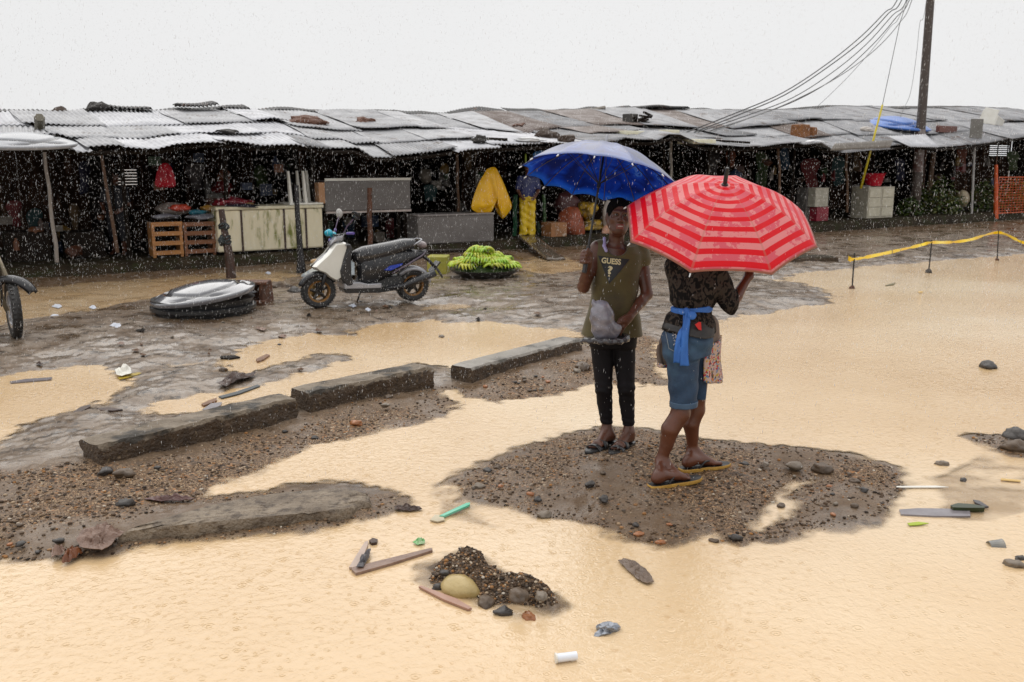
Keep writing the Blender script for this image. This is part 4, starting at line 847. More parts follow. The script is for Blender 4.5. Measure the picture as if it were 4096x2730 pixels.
# things tumbling off the pavement in the centre: slanted boards
P = [W(2075, 962, .2), W(2150, 962, .2), on(2250, 1040), on(2110, 1010)]
P = [UV((P[0]-O0).dot(U), .3, pz(13)+.04), UV((P[1]-O0).dot(U), .3, pz(13)+.05), on(2262, 1042, .02), on(2190, 1045, .02)]
m = MB().grid(lambda a, b: P[0].lerp(P[1], a).lerp(P[3].lerp(P[2], a), b)+Z*(.03*noise.noise(Vector((a*3, b*4, 0)))), 8, 14)
tag(m.build('ramp_board', pm('wet grey board', (.13, .10, .075), (.06, .045, .03), rough=.2), org=P[2], smooth=True, solid=.03), 'wet warped board sloping off the pavement by the bananas', 'board')
# ------------------------------------------------------------ kerb blocks
kerbm = pm('old kerb concrete', (.25, .20, .145), (.12, .09, .06), scale=6, rough=.45, r2=.75, spec=.35, bump=.9, bscale=38, bdist=.02, c3=(.035, .028, .02), s3=4, p3=(.5, .62))
def kerb(name, A, B, wdt, ht, label, mat=kerbm, seg=60, rough_=.018, seed=0, drop=.02):
    """A,B: front bottom ends on the ground"""
    A = Vector((A.x, A.y, 0)); B = Vector((B.x, B.y, 0)); d = (B-A); Lk = d.length; d.normalize(); nrm = Vector((-d.y, d.x, 0))
    m = MB(); pr = [(0, -.1), (0, .5), (.0, .86), (.06, 1), (.5, 1), (.94, 1), (1, .9), (1, -.1)]
    prof_ = []
    N1 = 5
    pts = []
    for i in range(len(pr)-1):
        for k in range(N1): pts.append((pr[i][0]+(pr[i+1][0]-pr[i][0])*k/N1, pr[i][1]+(pr[i+1][1]-pr[i][1])*k/N1))
    pts.append(pr[-1]); nvp = len(pts)
    for i in range(seg+1):
        t = i/seg; e = min(t, 1-t)*Lk
        for (a, h) in pts:
            en = noise.noise(Vector((a*3, h*3, seed+(0 if t < .5 else 9))))*.018
            p = A + d*(t*Lk + (en if e < .02 else 0)) + nrm*(a*wdt) + Z*(h*ht)
            q = p*7; nn = Vector((noise.noise(q+Vector((seed, 0, 0))), noise.noise(q+Vector((0, seed, 5))), noise.noise(q+Vector((3, 0, seed)))))
            q2 = p*22; nn += .5*Vector((noise.noise(q2), noise.noise(q2+Vector((9, 0, 0))), noise.noise(q2+Vector((0, 9, 0)))))
            k = (1.0 if (a < .08 or h < .95) else .3)
            p += nn*rough_*k
            if e < .10 and h > .5: p.z -= drop*.35*(1-e/.10)**2
            pts_ = p; m.v.append(tuple(pts_))
    for i in range(seg):
        for k in range(nvp-1): m.f.append((i*nvp+k, i*nvp+k+1, (i+1)*nvp+k+1, (i+1)*nvp+k)); m.m.append(1 if pts[k][0] < .02 and pts[k][1] < .93-.25*(noise.noise(Vector((i*.3, seed, 0)))+.3) else 0)
    m.f.append(tuple(range(nvp))[::-1]); m.f.append(tuple(seg*nvp+k for k in range(nvp))); m.m += [1, 1]
    m.f = [f[::-1] for f in m.f]
    return tag(m.build(name, [mat, pm('mud caked concrete', (.095, .058, .030), (.028, .016, .008), scale=14, rough=.55, bump=1.0, bscale=50, bdist=.02, c3=(.16, .11, .06), s3=30, p3=(.6, .68))], org=(A+B)/2, smooth=True, auto=38), label, 'kerb', 'broken concrete kerb blocks')
kerb('kerb_block', GS(232, 1092), GS(686, 972), .25, .19, 'longest broken kerb block with a ragged dark front face, nearest the camera', seed=1, rough_=.016)
kerb('kerb_block', GS(712, 958), GS(996, 893), .25, .19, 'middle grey kerb block, shortest of the three', seed=2, rough_=.013)
kerb('kerb_block', GS(1084, 887), GS(1338, 814), .24, .16, 'pale smooth topped kerb block just left of the woman in green', pm('pale kerb concrete', (.30, .27, .23), (.17, .15, .125), scale=5, rough=.3, bump=.6, bscale=40, c3=(.06, .05, .035), s3=5, p3=(.56, .68)), seed=3, rough_=.007)
kerb('kerb_block', GS(1745, 612), GS(1925, 606), .5, .13, 'mossy kerb slab at the far edge of the pond right of the red umbrella', conmoss, seed=4, rough_=.02)
# half buried slab of the near bank
poly = [(268, 1252), (300, 1236), (400, 1206), (500, 1180), (600, 1160), (700, 1148), (800, 1143), (836, 1152), (848, 1172), (838, 1188), (760, 1200), (700, 1206), (600, 1216), (500, 1226), (420, 1233), (340, 1244)]
P = [GS(x, y) for x, y in poly]; P = spline(P+[P[0]], 5)[:-1]; c = sum(P, Vector())/len(P); n = len(P); m = MB()
for r_, (k, z) in enumerate(((1.0, -.08), (1.01, .005), (.985, .04), (.92, .062), (.75, .062), (.5, .058), (.25, .05), (.01, .05))):
    for p in P:
        q = c.lerp(p, k) if k < 1 else p; nn = noise.noise(q*5)*.05+noise.noise(q*17)*.025
        m.v.append((q.x+nn*(k > .9), q.y-nn*(k > .9), z+nn*.5))
for r_ in range(7):
    for i in range(n): m.f.append((r_*n+i, r_*n+(i+1) % n, (r_+1)*n+(i+1) % n, (r_+1)*n+i)); m.m.append(0)
tag(m.build('concrete_slab', pm('smeared concrete', (.30, .235, .165), (.12, .083, .05), scale=5, rough=.5, bump=1.0, bscale=60, bdist=.02, c3=(.07, .045, .025), s3=16, p3=(.48, .66)), org=c, smooth=True, auto=60), 'half buried concrete slab edge along the near left bank', 'slab')

# ------------------------------------------------------------ single stones
sm = [pm('stone a', (.06, .05, .042), (.03, .026, .024), rough=.45, scale=9, bump=.4), pm('stone b', (.13, .085, .05), (.06, .04, .025), rough=.45, scale=9, bump=.4), pm('stone c', (.38, .15, .05), (.26, .10, .04), rough=.25, scale=9), pm('stone d', (.24, .19, .14), (.12, .095, .07), rough=.45, scale=9, bump=.4), pm('stone e', (.50, .38, .17), (.36, .26, .10), rough=.3, scale=9, bump=.3)]
stones = [ # S coords, radius m, material, label
 (285, 1090, .07, 1, 'round brown stone under the ragged end of the longest kerb'), (243, 1086, .06, 0, 'dark stone at the left foot of the longest kerb'), (288, 1159, .055, 0, 'flat dark oval stone on the near left bank'), (820, 975, .055, 2, 'salmon orange stone below the middle kerb'), (893, 915, .05, 1, 'brown stone in front of the middle kerb'), (885, 933, .04, 3, 'pale pebble below the middle kerb'), (722, 1008, .035, 0, 'black pebble in the inlet under the longest kerb'),
 (1100, 1120, .045, 3, 'pale stone on the island left end'), (1145, 1076, .035, 1, 'brown stone at the island top left'), (1120, 1083, .04, 0, 'dark stone on the island upper left rim'), (1250, 1186, .05, 3, 'grey flat stone on the island lower rim'), (1467, 1230, .035, 2, 'pink orange stone near the island bottom tip'), (1518, 1248, .03, 2, 'small bright orange stone at the island bottom edge'), (1235, 1150, .035, 0, 'black stone on the island rim left'), (1388, 1148, .04, 0, 'black wet lump left of the yellow flip flop'), (1355, 1115, .04, 0, 'dark pointed stone left of the striding woman'),
 (1385, 1088, .03, 1, 'small brown stone between the two women'), (1712, 1068, .035, 0, 'grey oval pebble right of the flip flops'), (1760, 1068, .03, 3, 'tan pebble on the island right of the grey oval one'), (1890, 1080, .075, 1, 'broad brown stone half sunk on the right of the island'), (1825, 1073, .06, 3, 'flat grey stone on the island top right'), (1965, 1108, .04, 1, 'tan stone near the right tip of the island'), (1985, 1128, .035, 0, 'dark clod near the right tip of the island'), (1795, 1165, .035, 1, 'brown pebble in the little pool on the island'), (1690, 1238, .04, 0, 'dark stone at the lower right rim of the island'), (1640, 1245, .03, 1, 'brown stone on the lower rim of the island'),
 (1058, 1357, .095, 4, 'large yellow boulder at the side of the small gravel islet'), (1117, 1388, .06, 1, 'brown stone in the water below the islet'), (1157, 1410, .05, 0, 'blue grey stone standing in the water below the islet'), (1214, 1419, .04, 2, 'orange stone in the water right of the islet'), (1192, 1372, .06, 1, 'round brown stone on the lower side of the islet'), (1022, 1318, .03, 0, 'grey stone on top of the islet'), (1008, 1352, .04, 0, 'black stone at the left foot of the islet'), (1243, 1372, .04, 3, 'grey green stone at the right end of the islet'),
 (2270, 845, .11, 0, 'dark rock sticking out of the big pond'), (2335, 1005, .12, 0, 'dark clod at the right edge of the picture'), (2330, 1030, .10, 1, 'brown clod at the right edge under the dark one'), (2213, 1105, .03, 0, 'small black stone in the shallow water right of the island'), (2165, 1068, .05, 3, 'flat stone in the shallow water near the island tip'), (2330, 1300, .055, 3, 'round tan stone in the water at the lower right'), (2345, 1285, .03, 0, 'small dark stone behind the round tan one'),
 (513, 852, .06, 1, 'reddish broken brick at the puddle edge'), (642, 793, .03, 0, 'black pebble in the middle puddle'), (635, 660, .11, 1, 'brown lump on the mud between lid and scooter'), (660, 662, .09, 1, 'second brown lump beside it nearer the scooter'), (677, 672, .10, 0, 'dark mossy lump left of the scooter wheel'), (1015, 775, .05, 3, 'grey stone in the middle puddle'), (1340, 845, .10, 1, 'broken concrete lump at the end of the pale kerb'), (1325, 855, .06, 3, 'grey lump below the end of the pale kerb')]
for i, (x, y, r_, mi, lb) in enumerate(stones):
    r_ *= (.72 if y > 700 else 1)*(1.3 if 'yellow boulder' in lb else 1)
    p = on(x*K, y*K); a = random.random()*3
    tag(MB().rock(p+Z*r_*.12, (r_*1.15, r_*.85, r_*.62), 3, .22 if 'yellow boulder' in lb else .45, i+60, a).build('stone', sm[mi], org=p, smooth=True), lb, 'stone', 'loose stones')
# near bank clusters of brownish stones
for i in range(60):
    x, y = random.choice([(random.uniform(0, 260), random.uniform(1200, 1275)), (random.uniform(1040, 1230), random.uniform(1085, 1165)), (random.uniform(1150, 1560), random.uniform(1150, 1235)), (random.uniform(1800, 2060), random.uniform(1050, 1190)), (random.uniform(220, 900), random.uniform(985, 1100)), (random.uniform(1080, 1340), random.uniform(865, 900))])
    p = on(x*K, y*K)
    if p.z < .012: continue
    r_ = random.uniform(.012, .024)
    tag(MB().rock(p+Z*r_*.1, (r_*1.2, r_*.9, r_*.6), 2, .45, i+160, random.random()*3).build('stone', random.choice(sm[:4]), org=p, smooth=True), 'small wet stone lying loose in the gravel', 'stone', 'small stones in the gravel')

# ------------------------------------------------------------ litter
def litter(name, poly, th, mat, label, cat, z=.008, bump_=0, K_=K):
    th = th*.7; z = min(z, .02)
    P = [G(x*K_, y*K_, 0) for x, y in poly]; c = sum(P, Vector())/len(P); zz = max(gz(c.x, c.y), 0)+z
    P = [G(x*K_, y*K_, zz) for x, y in poly]; c = sum(P, Vector())/len(P); n = len(P); m = MB()
    top = [p+Z*(th/2+bump_*noise.noise(p*9)) for p in P]; bot = [p-Z*(th/2)+Z*bump_*noise.noise(p*9) for p in P]
    mid_ = [c.lerp(p, .5)+Z*(th/2+bump_*(noise.noise(p*14)+.4)) for p in P]
    m.v = [tuple(v) for v in bot+top+mid_]+[tuple(c+Z*(th/2+bump_*.5))]
    for i in range(n):
        j = (i+1) % n; m.f += [(i, j, n+j, n+i), (n+i, n+j, 2*n+j, 2*n+i), (2*n+i, 2*n+j, 3*n)]; m.m += [0]*3
    m.f.append(tuple(range(n))[::-1]); m.m.append(0)
    if bump_ > .015:      # crumpled: folded sheet with ridges
        ol = []
        for i in range(n):
            for k in range(5): ol.append(P[i].lerp(P[(i+1) % n], k/5))
        m = MB(); nn = len(ol); sd = c.x*7+c.y*3; ext_ = max((p-c).length for p in P)
        for r_ in range(9):
            t = r_/8*.99
            for p in ol:
                q = p.lerp(c, t); s_ = 2.2/ext_
                e = abs(noise.noise(q*s_+Vector((sd, 0, 0))))*1.3+abs(noise.noise(q*s_*2.3+Vector((0, sd, 0))))*.6
                j = noise.noise_vector(q*s_*3+Vector((sd, 1, 2)))*ext_*.05
                m.v.append((q.x+j.x, q.y+j.y, zz-.004+bump_*e*(.35+1.1*min(t*2.2, 1))))
        for r_ in range(8):
            for i in range(nn): m.f.append((r_*nn+i, r_*nn+(i+1) % nn, (r_+1)*nn+(i+1) % nn, (r_+1)*nn+i)); m.m.append(0)
        return tag(m.build(name, mat, org=c, solid=.004), label, cat)
    return tag(m.build(name, mat, org=c), label, cat)
pl_ = pm('pinkish plank', (.30, .20, .15), (.17, .10, .075), scale=8, rough=.35, stretch=(1, 4, 1), bump=.3)
drk = pm('sodden bark', (.075, .035, .02), (.03, .016, .012), scale=14, rough=.35, bump=.8)
gry = pm('sodden grey board', (.26, .24, .25), (.18, .16, .17), scale=8, rough=.15)
litter('plank', [(808, 1311), (812, 1306), (985, 1263), (993, 1262), (994, 1267), (900, 1297), (818, 1320)], .018, pl_, 'long thin pinkish plank floating in the foreground water', 'plank')
litter('plank', [(802, 1306), (838, 1248), (846, 1245), (845, 1255), (824, 1308)], .016, pm('pale plank', (.48, .36, .28), (.34, .25, .2), rough=.35), 'short pale plank standing off from the longer one at its left end', 'plank')
litter('bark_roll', [(820, 1305), (828, 1285), (846, 1262), (852, 1262), (848, 1280), (834, 1303)], .03, pm('grey bark', (.10, .09, .095), (.05, .045, .05), bump=.6, rough=.35), 'curled grey bark strip lying beside the short pale plank', 'bark', .02, .02)
litter('plank', [(962, 1350), (968, 1348), (1050, 1378), (1084, 1399), (1076, 1402), (1020, 1380)], .014, pm('pink lath', (.42, .24, .17), (.32, .17, .12), rough=.35), 'pinkish lath floating under the small gravel islet', 'plank')
litter('driftwood', [(1421, 1288), (1436, 1283), (1462, 1292), (1490, 1315), (1503, 1335), (1488, 1342), (1465, 1330), (1440, 1308)], .03, pm('driftwood', (.20, .14, .10), (.11, .075, .055), scale=12, rough=.35, bump=.6), 'grey brown piece of driftwood below the big island', 'driftwood', .012, .02)
litter('board', [(2066, 1173), (2110, 1170), (2228, 1172), (2230, 1188), (2150, 1188), (2070, 1184)], .015, gry, 'flat grey board floating right of the island', 'board', .004)
litter('plantain', [(2184, 1166), (2200, 1161), (2230, 1163), (2262, 1168), (2262, 1172), (2225, 1172), (2190, 1171)], .035, pm('blackish green peel', (.03, .045, .008), (.015, .02, .006), rough=.3), 'dark green plantain floating above the grey board', 'plantain', .015)
litter('leaf', [(2085, 1203), (2110, 1200), (2134, 1203), (2110, 1207), (2090, 1208)], .006, pm('lime leaf', (.40, .50, .02), (.3, .4, .02)), 'lime yellow leaf on the water under the grey board', 'leaf')
litter('twig', [(2236, 1150), (2250, 1152), (2272, 1166), (2262, 1166), (2240, 1156)], .012, pm('grey bark', (.1, .09, .09)), 'grey twig floating right of the dark plantain', 'twig')
litter('straw', [(2060, 1118), (2150, 1117), (2180, 1120), (2150, 1121), (2060, 1121)], .006, cream, 'long white straw in the shallow water right of the island', 'straw')
litter('orange_strip', [(2300, 1100), (2345, 1104), (2345, 1108), (2300, 1104)], .006, pm('orange strip', (.65, .42, .12)), 'orange plastic strip in the shallows at the right edge', 'litter')
litter('bark_piece', [(906, 1165), (930, 1161), (965, 1164), (970, 1170), (940, 1174), (912, 1172)], .03, drk, 'dark red bark piece just off the tip of the near bank', 'bark', .012, .02)
litter('green_tube', [(1010, 1187), (1072, 1158), (1080, 1157), (1079, 1162), (1020, 1188)], .016, pm('green plastic', (.03, .42, .24), (.2, .55, .4), scale=3, rough=.3), 'green plastic tube floating between the bank and the island', 'tube', .012)
litter('paper_scrap', [(988, 1196), (1000, 1184), (1018, 1186), (1022, 1196), (1005, 1200)], .01, pm('cream scrap', (.6, .52, .36)), 'cream scrap at the end of the green tube', 'paper')
litter('leafy_scrap', [(948, 1246), (960, 1240), (976, 1242), (976, 1248), (960, 1252)], .015, pm('bright green', (.04, .35, .05), (.5, .6, .4), scale=30), 'bright green leafy scrap in the foreground water', 'plant scrap', .01, .02)
litter('brown_clump', [(848, 1245), (856, 1239), (868, 1242), (866, 1249), (854, 1251)], .02, drk, 'tiny brown clump at the top of the short pale plank', 'clump')
o = litter('crumpled_cardboard', [(176, 1240), (190, 1218), (214, 1213), (240, 1218), (285, 1222), (270, 1240), (255, 1252), (235, 1265), (205, 1262), (184, 1256)], .03, pm('sodden cardboard', (.24, .15, .11), (.15, .09, .065), scale=9, rough=.45, bump=.6), 'crumpled pinkish brown cardboard at the near left bank', 'cardboard', .05, .045)
litter('brown_paper', [(142, 1293), (152, 1275), (166, 1260), (186, 1260), (190, 1272), (172, 1284), (156, 1292)], .03, pm('rust paper', (.22, .075, .025), (.12, .04, .015), rough=.3), 'rust brown wet paper below the crumpled cardboard', 'paper', .03, .05)
litter('brown_paper', [(120, 1262), (138, 1258), (150, 1262), (140, 1275), (118, 1280)], .015, pl_, 'pinkish paper piece left of the rust brown paper', 'paper', .02, .03)
litter('red_rag', [(330, 1146), (350, 1141), (420, 1141), (448, 1146), (420, 1150), (370, 1152)], .03, pm('maroon rag', (.13, .06, .05), (.07, .03, .025), rough=.35), 'long maroon rag lying on the near left bank', 'rag', .02, .03)
litter('bark_piece', [(500, 882), (520, 868), (548, 860), (588, 858), (575, 868), (545, 876), (520, 888)], .05, drk, 'dark ragged bark piece on the mud finger in the puddle', 'bark', .03, .045)
litter('wood_chip', [(588, 828), (612, 816), (620, 818), (606, 828), (592, 833)], .03, pm('chip', (.20, .09, .035), (.12, .05, .02)), 'brown wood chip in the middle puddle', 'wood chip')
litter('twig', [(505, 820), (540, 818), (552, 822), (530, 825), (508, 824)], .02, wood, 'black twig at the left of the middle puddle', 'twig')
litter('wood_chip', [(463, 930), (480, 922), (498, 916), (498, 922), (480, 930), (468, 934)], .02, pm('chip', (.2, .09, .035)), 'brown splinter in the lower puddle arm', 'wood chip')
litter('black_strip', [(502, 912), (540, 902), (592, 885), (598, 888), (550, 906), (510, 916)], .012, pm('slate', (.05, .06, .065)), 'dark slate strip along the puddle arm', 'strip')
litter('twig', [(528, 936), (570, 932), (598, 931), (560, 940), (532, 942)], .015, wood, 'dark twig floating near the longest kerb', 'twig')
litter('glass_shard', [(465, 942), (485, 928), (510, 925), (508, 932), (480, 944)], .008, gry, 'grey glassy sheet in the lower puddle arm', 'shard')
litter('twig', [(168, 950), (185, 938), (208, 932), (208, 937), (185, 950)], .03, drk, 'dark knobbly twig under the left puddle', 'twig')
litter('twig', [(222, 940), (250, 938), (282, 943), (260, 946), (230, 944)], .02, drk, 'brown stick right of the knobbly twig', 'twig')
litter('wet_stick', [(22, 878), (60, 872), (120, 868), (118, 873), (60, 878), (25, 881)], .012, gry, 'grey stick floating in the left puddle', 'stick')
litter('white_paper', [(264, 850), (285, 846), (300, 848), (302, 858), (280, 864), (268, 862)], .03, pm('wet paper', (.78, .76, .70), (.7, .68, .6)), 'crumpled white paper right of the left puddle', 'paper', .02, .05)
litter('yellow_strip', [(270, 868), (292, 862), (340, 852), (340, 855), (296, 868), (275, 872)], .012, pm('yellow strip', (.6, .42, .03), (.1, .08, .02), scale=12), 'yellow strip beside the crumpled white paper', 'strip')
for x, y, s, lb in ((131, 704, 12, 'white paper wad on the mud left of the lid'), (126, 727, 12, 'small white wad lower left'), (213, 707, 9, 'small pale blue scrap left of the round lid'), (266, 748, 14, 'pale scrap on the mud below the lid'), (616, 628, 7, 'tiny blue scrap by the black post'), (810, 703, 9, 'white plastic scrap under the scooter'), (845, 712, 8, 'second white scrap under the scooter')):
    litter('paper_scrap', [(x-s, y), (x-s*.3, y-s*.4), (x+s*.6, y-s*.35), (x+s, y+s*.1), (x+s*.2, y+s*.4)], .02, pm('wet scrap', (.55, .56, .60), (.45, .48, .55)), lb, 'paper', .006, .018)
for i in range(48):
    x = random.uniform(60, 1250); y = random.uniform(700, 850); s = random.uniform(3, 11); p = GS(x, y)
    if terrain(np.array([[p.x, p.y]]))[1][0] < .05: continue
    litter('mud_scrap', [(x-s, y), (x-s*.2, y-s*.3), (x+s, y-s*.1), (x+s*.5, y+s*.3)], .02, random.choice([drk, wood, wood2, pl_, kerbm]), 'dark bit of rubbish trodden into the mud', 'rubbish', .004, .016)['group'] = 'bits of rubbish in the mud'
# white tube, clear cup, plastic cap
p0, p1 = GS(1277, 1513, .02), GS(1325, 1507, .02)
t = thing('plastic_tube', p0, 'short white plastic tube floating in the near water', 'tube')
MB().tube([p0, p1], .017, 16).build('tube_body', pm('white tube', (.80, .82, .86), (.7, .72, .78), rough=.25), t, smooth=True, auto=40); MB().tube([p0-(p1-p0)*.02, p0+(p1-p0)*.05], .020, 16).build('tube_flange', cream, t)
p = GS(1392, 1447, .01); tag(MB().rock(p, (.045, .03, .022), 3, .9, 77, .3).build('crumpled_foil', pm('crumpled foil', (.32, .34, .38), (.14, .15, .17), scale=20, rough=.15, metal=.4), org=p), 'crumpled silver grey plastic wad in the near water', 'foil')
p = GS(2272, 1258, -.012); tag(MB().lathe([(.03, 0), (.034, .06), (.036, .07)], 18, Matrix.Translation(p) @ Matrix.Rotation(R(85), 4, 'Y')).build('plastic_cup', pm('clear cup', (.45, .45, .42), rough=.1, trans=.6), org=p, solid=.003), 'clear ribbed plastic cup lying in the lower right water', 'cup')

# ------------------------------------------------------------ round tank lid on the ground, with tub and rusty box
c = on(815, 1246)
ry = ray(812, 1170); C1 = CAM+ry*((.31-H)/ry.z); R1 = .63; c.z = 0
Mx = Matrix.Translation(C1) @ Matrix.Rotation(R(-7), 4, 'Y') @ Matrix.Rotation(R(4), 4, 'X')
tt = tanklid('tank_lid', C1, R1, Mx @ Matrix.Rotation(R(200), 4, 'Z'), [pm('wet grey lid', (.20, .20, .215), (.13, .13, .14), rough=.14, coat=1), silvdk], 'silver grey round tank lid lying over a black tub on the mud', 'tank lid', dome=.13, groove=.03)
t = thing('black_tub', C1-Z*.3, 'squat black tub under the silver grey lid', 'tub')
MB().lathe([(.30, -C1.z+.0), (.56, -C1.z+.02), (.60, -.10), (.62, -.06), (.0, -.06)], 40, Matrix.Translation(C1)).build('tub_body', black, t, smooth=True, auto=40)
MB().lathe([(.60, -.20), (.635, -.19), (.635, -.15), (.60, -.14)], 40, Matrix.Translation(C1)).build('tub_rim', black, t, smooth=True, auto=40)
p = on(985, 1222)+Vector((0, .25, 0)); t = thing('rusty_engine_block', p, 'rusty hollow metal box beside the black tub', 'scrap metal')
m = MB(); m.box(p+Vector((0, .05, .13)), (.46, .04, .28)); m.box(p+Vector((-.21, .0, .14)), (.05, .3, .28), .1); m.box(p+Vector((.2, .0, .13)), (.06, .34, .30), -.2, taper=.8); m.box(p+Vector((0, -.05, .02)), (.46, .34, .06)); m.box(p+Vector((.02, .0, .27)), (.44, .3, .04), .05)
m.build('box_shell', rust, t, bevel=.01); MB().box(p+Vector((.03, -.12, .16)), (.14, .06, .02)).build('bracket', silv, t)
# sheet of glass-like board behind scooter
q = [(1205, 1100), (1290, 1048), (1470, 1040), (1462, 1090), (1330, 1100)]
P = [on(x, y) for x, y in q]; zt = .16; P = [G(x, y, zt) for x, y in q]; c = sum(P, Vector())/5; n = 5
m = MB(); m.v = [tuple(p-Z*.03) for p in P]+[tuple(p) for p in P]; m.f = [tuple(range(n))[::-1], tuple(range(n, 2*n))]+[(i, (i+1) % n, n+(i+1) % n, n+i) for i in range(n)]; m.m = [0]*7
t = thing('display_board', c-Z*zt, 'pale blue wet board lying on blocks behind the scooter', 'board'); m.build('board', pm('wet pale board', (.50, .55, .57), (.42, .46, .48), rough=.08), t)
MB().box(c-Z*.095, (.7, .25, .13)).build('support_block', kerbm, t)

# ------------------------------------------------------------ plantains on a black tray
c = on(1938, 1118); c.y += .30; BS = .60
t = thing('black_tray', Vector((c.x, c.y, 0)), 'shallow round black tray loaded with green plantains', 'tray')
tz = .16; cz = Vector((c.x, c.y, 0))
MB().lathe([(r__*BS*1.02, z__) for r__, z__ in [(0, .06), (.62, .06), (.86, .14), (.93, .17), (.95, .19), (.91, .19), (.84, .16), (.6, .10), (0, .09)]], 44, Matrix.Translation(cz)).build('tray_dish', black, t, smooth=True, auto=40)
MB().lathe([(.34, -.02), (.36, .07), (0, .07)], 30, Matrix.Translation(cz)).build('base', black, t)
gb = [pm('plantain green', (.38, .58, .035), (.18, .36, .02), scale=5, rough=.32, c3=(.05, .045, .01), s3=14, p3=(.62, .68)), pm('plantain lime', (.48, .60, .035), (.28, .42, .02), scale=5, rough=.32, c3=(.05, .045, .01), s3=14, p3=(.64, .7)), pm('plantain yellow', (.52, .50, .04), (.34, .38, .03), scale=5, rough=.32), pm('banana stalk', (.16, .12, .03), (.08, .07, .02))]
r = random.Random(4); nb = 0
def heap(x, y):
    q = math.hypot(x/.54, y/.50); return .155+.285*max(0, 1-q**1.4)*(1+.35*noise.noise(Vector((x*5, y*5, 2))))*(1.1-.5*x)
for hi in range(64):
    a = r.random()*6.28; q = r.random()**.5*.46
    if hi % 2: a = math.pi*1.0+r.random()*math.pi   # more bunches on the near side
    bx, by = math.cos(a)*q, math.sin(a)*q*.92
    bh = thing('plantain_bunch', cz+Vector((bx, by, heap(bx, by))), 'green plantain bunch in the heap on the black tray', 'plantains', 'plantain bunches heaped on the black tray')
    dirr = r.uniform(-1.0, 1.0)+(a if r.random() < .6 else r.random()*6.28); nf = r.randint(4, 7); tilt = r.uniform(-.2, .35)
    mt = r.choice([0, 0, 1, 1, 2] if hi % 5 else [2])
    for f in range(nf):
        off = (f-(nf-1)/2)*.034; pts = []; rad = []
        ln = r.uniform(.15, .19); bend = r.uniform(.35, .6)
        Mz = Matrix.Rotation(dirr+off*2.2, 3, 'Z')
        for k in range(8):
            s = k/7; ang = bend*(s-.5)*2.2
            loc = Vector((ln*(s-.0), off*(1+.3*s), .055*math.sin(math.pi*s)+tilt*ln*(.5-s)*.6))
            pts.append(cz+Vector((bx, by, heap(bx, by)+.0))+Mz @ loc)
            rad.append(.0205*[.35, .75, 1, 1.05, 1.0, .9, .6, .22][k])
        g = cz
        pts = [Vector((p.x, p.y, max(p.z, cz.z+heap(p.x-cz.x, p.y-cz.y)+.008+.035*math.sin(math.pi*i/7)+.02*tilt))) for i, p in enumerate(pts)]
        MB().tube(pts, rad, 7).build('plantain', gb[mt] if r.random() < .8 else gb[1], bh, smooth=True)
    MB().rock(pts[0]+Vector((0, 0, .0)), (.03, .03, .025), 1, .3, hi).build('stalk', gb[3], bh, smooth=True)
# leafy core of the heap so that no gap shows through
m = MB().grid(lambda a, b: cz+Vector((math.cos(a*6.283)*b*.5, math.sin(a*6.283)*b*.47, heap(math.cos(a*6.283)*b*.5, math.sin(a*6.283)*b*.47)-.03)), 48, 12)
tag(m.build('banana_leaf', pm('core leaves', (.05, .09, .012), (.02, .04, .008), bump=.8), org=cz, smooth=True), 'dark leaves bedded under the plantain heap', 'leaves')
u_ = on(1750, 1098); boxm = pm('lime box', (.42, .36, .05), (.22, .24, .03), scale=3, rough=.5)
tag(MB().box(u_+Vector((.0, .25, .14)), (.34, .4, .30), -.05).build('painted_block', boxm, org=u_, bevel=.015), 'mossy yellow green block left of the plantain tray', 'block')
tag(MB().box(u_+Vector((.05, 1.0, .30)), (.7, .3, .04), .2).build('shelf_board', wood, org=u_), 'dark board behind the mossy yellow block', 'board')

# ------------------------------------------------------------ stakes and tape
tm = pm('caution tape', (.92, .70, .01), (.90, .56, .008), scale=2.5, rough=.3, c3=(.10, .05, .005), s3=11, p3=(.63, .66), stretch=(1, 1, .3))
st_px = [((3418, 1018), (3408, 1155)), ((3727, 965), (3714, 1092)), ((3995, 925), (3989, 1042)), ((4230, 985), (4225, 1110))]
tops = []
for i, (tp, bt) in enumerate(st_px):
    b = G(bt[0], bt[1], 0); tpw = AY(tp[0], tp[1], b.y)
    s = thing('iron_stake', b, ['leftmost thin iron stake holding the yellow tape', 'middle thin iron stake in the pond with a stone foot', 'rightmost iron stake in view holding up the tape', 'iron stake beyond the right edge'][i], 'stake', 'stakes carrying the tape')
    MB().tube([b-Z*.1, tpw+Z*.02], .012, 7).build('rod', pm('dark iron', (.02, .018, .016), rough=.5), s)
    MB().rock(b+Z*.01, (.04, .04, .035) if i != 1 else (.06, .06, .07), 2, .4, i+9).build('foot', rust if i != 1 else sm[0], s)
    tops.append(AY(tp[0], tp[1]+(20 if i == 0 else 6), b.y))
ctl = [AY(3393, 1033, tops[0].y), tops[0], AY(3560, 1010, (tops[0].y*2+tops[1].y)/3+.2), AY(3680, 982, tops[1].y*.9+tops[0].y*.1), tops[1], AY(3800, 970, tops[1].y+.7), AY(3880, 960, tops[2].y-.9), tops[2], AY(4096, 972, tops[3].y+.5), tops[3]]
cs = spline(ctl, 10); m = MB(); n = len(cs); wdt_ = .035
for i, p in enumerate(cs):
    tw = math.sin(i*.45)*.7; up_ = Vector((0, math.sin(tw), math.cos(tw))); w_ = wdt_*(1.2 if i < 8 else (.8 if i % 13 else .4))
    m.v += [tuple(p-up_*w_), tuple(p+up_*w_)]
for i in range(n-1): m.f.append((2*i, 2*i+2, 2*i+3, 2*i+1)); m.m.append(0)
tag(m.build('caution_tape', tm, org=cs[0], solid=.003), 'yellow and orange caution tape strung between the iron stakes', 'tape')
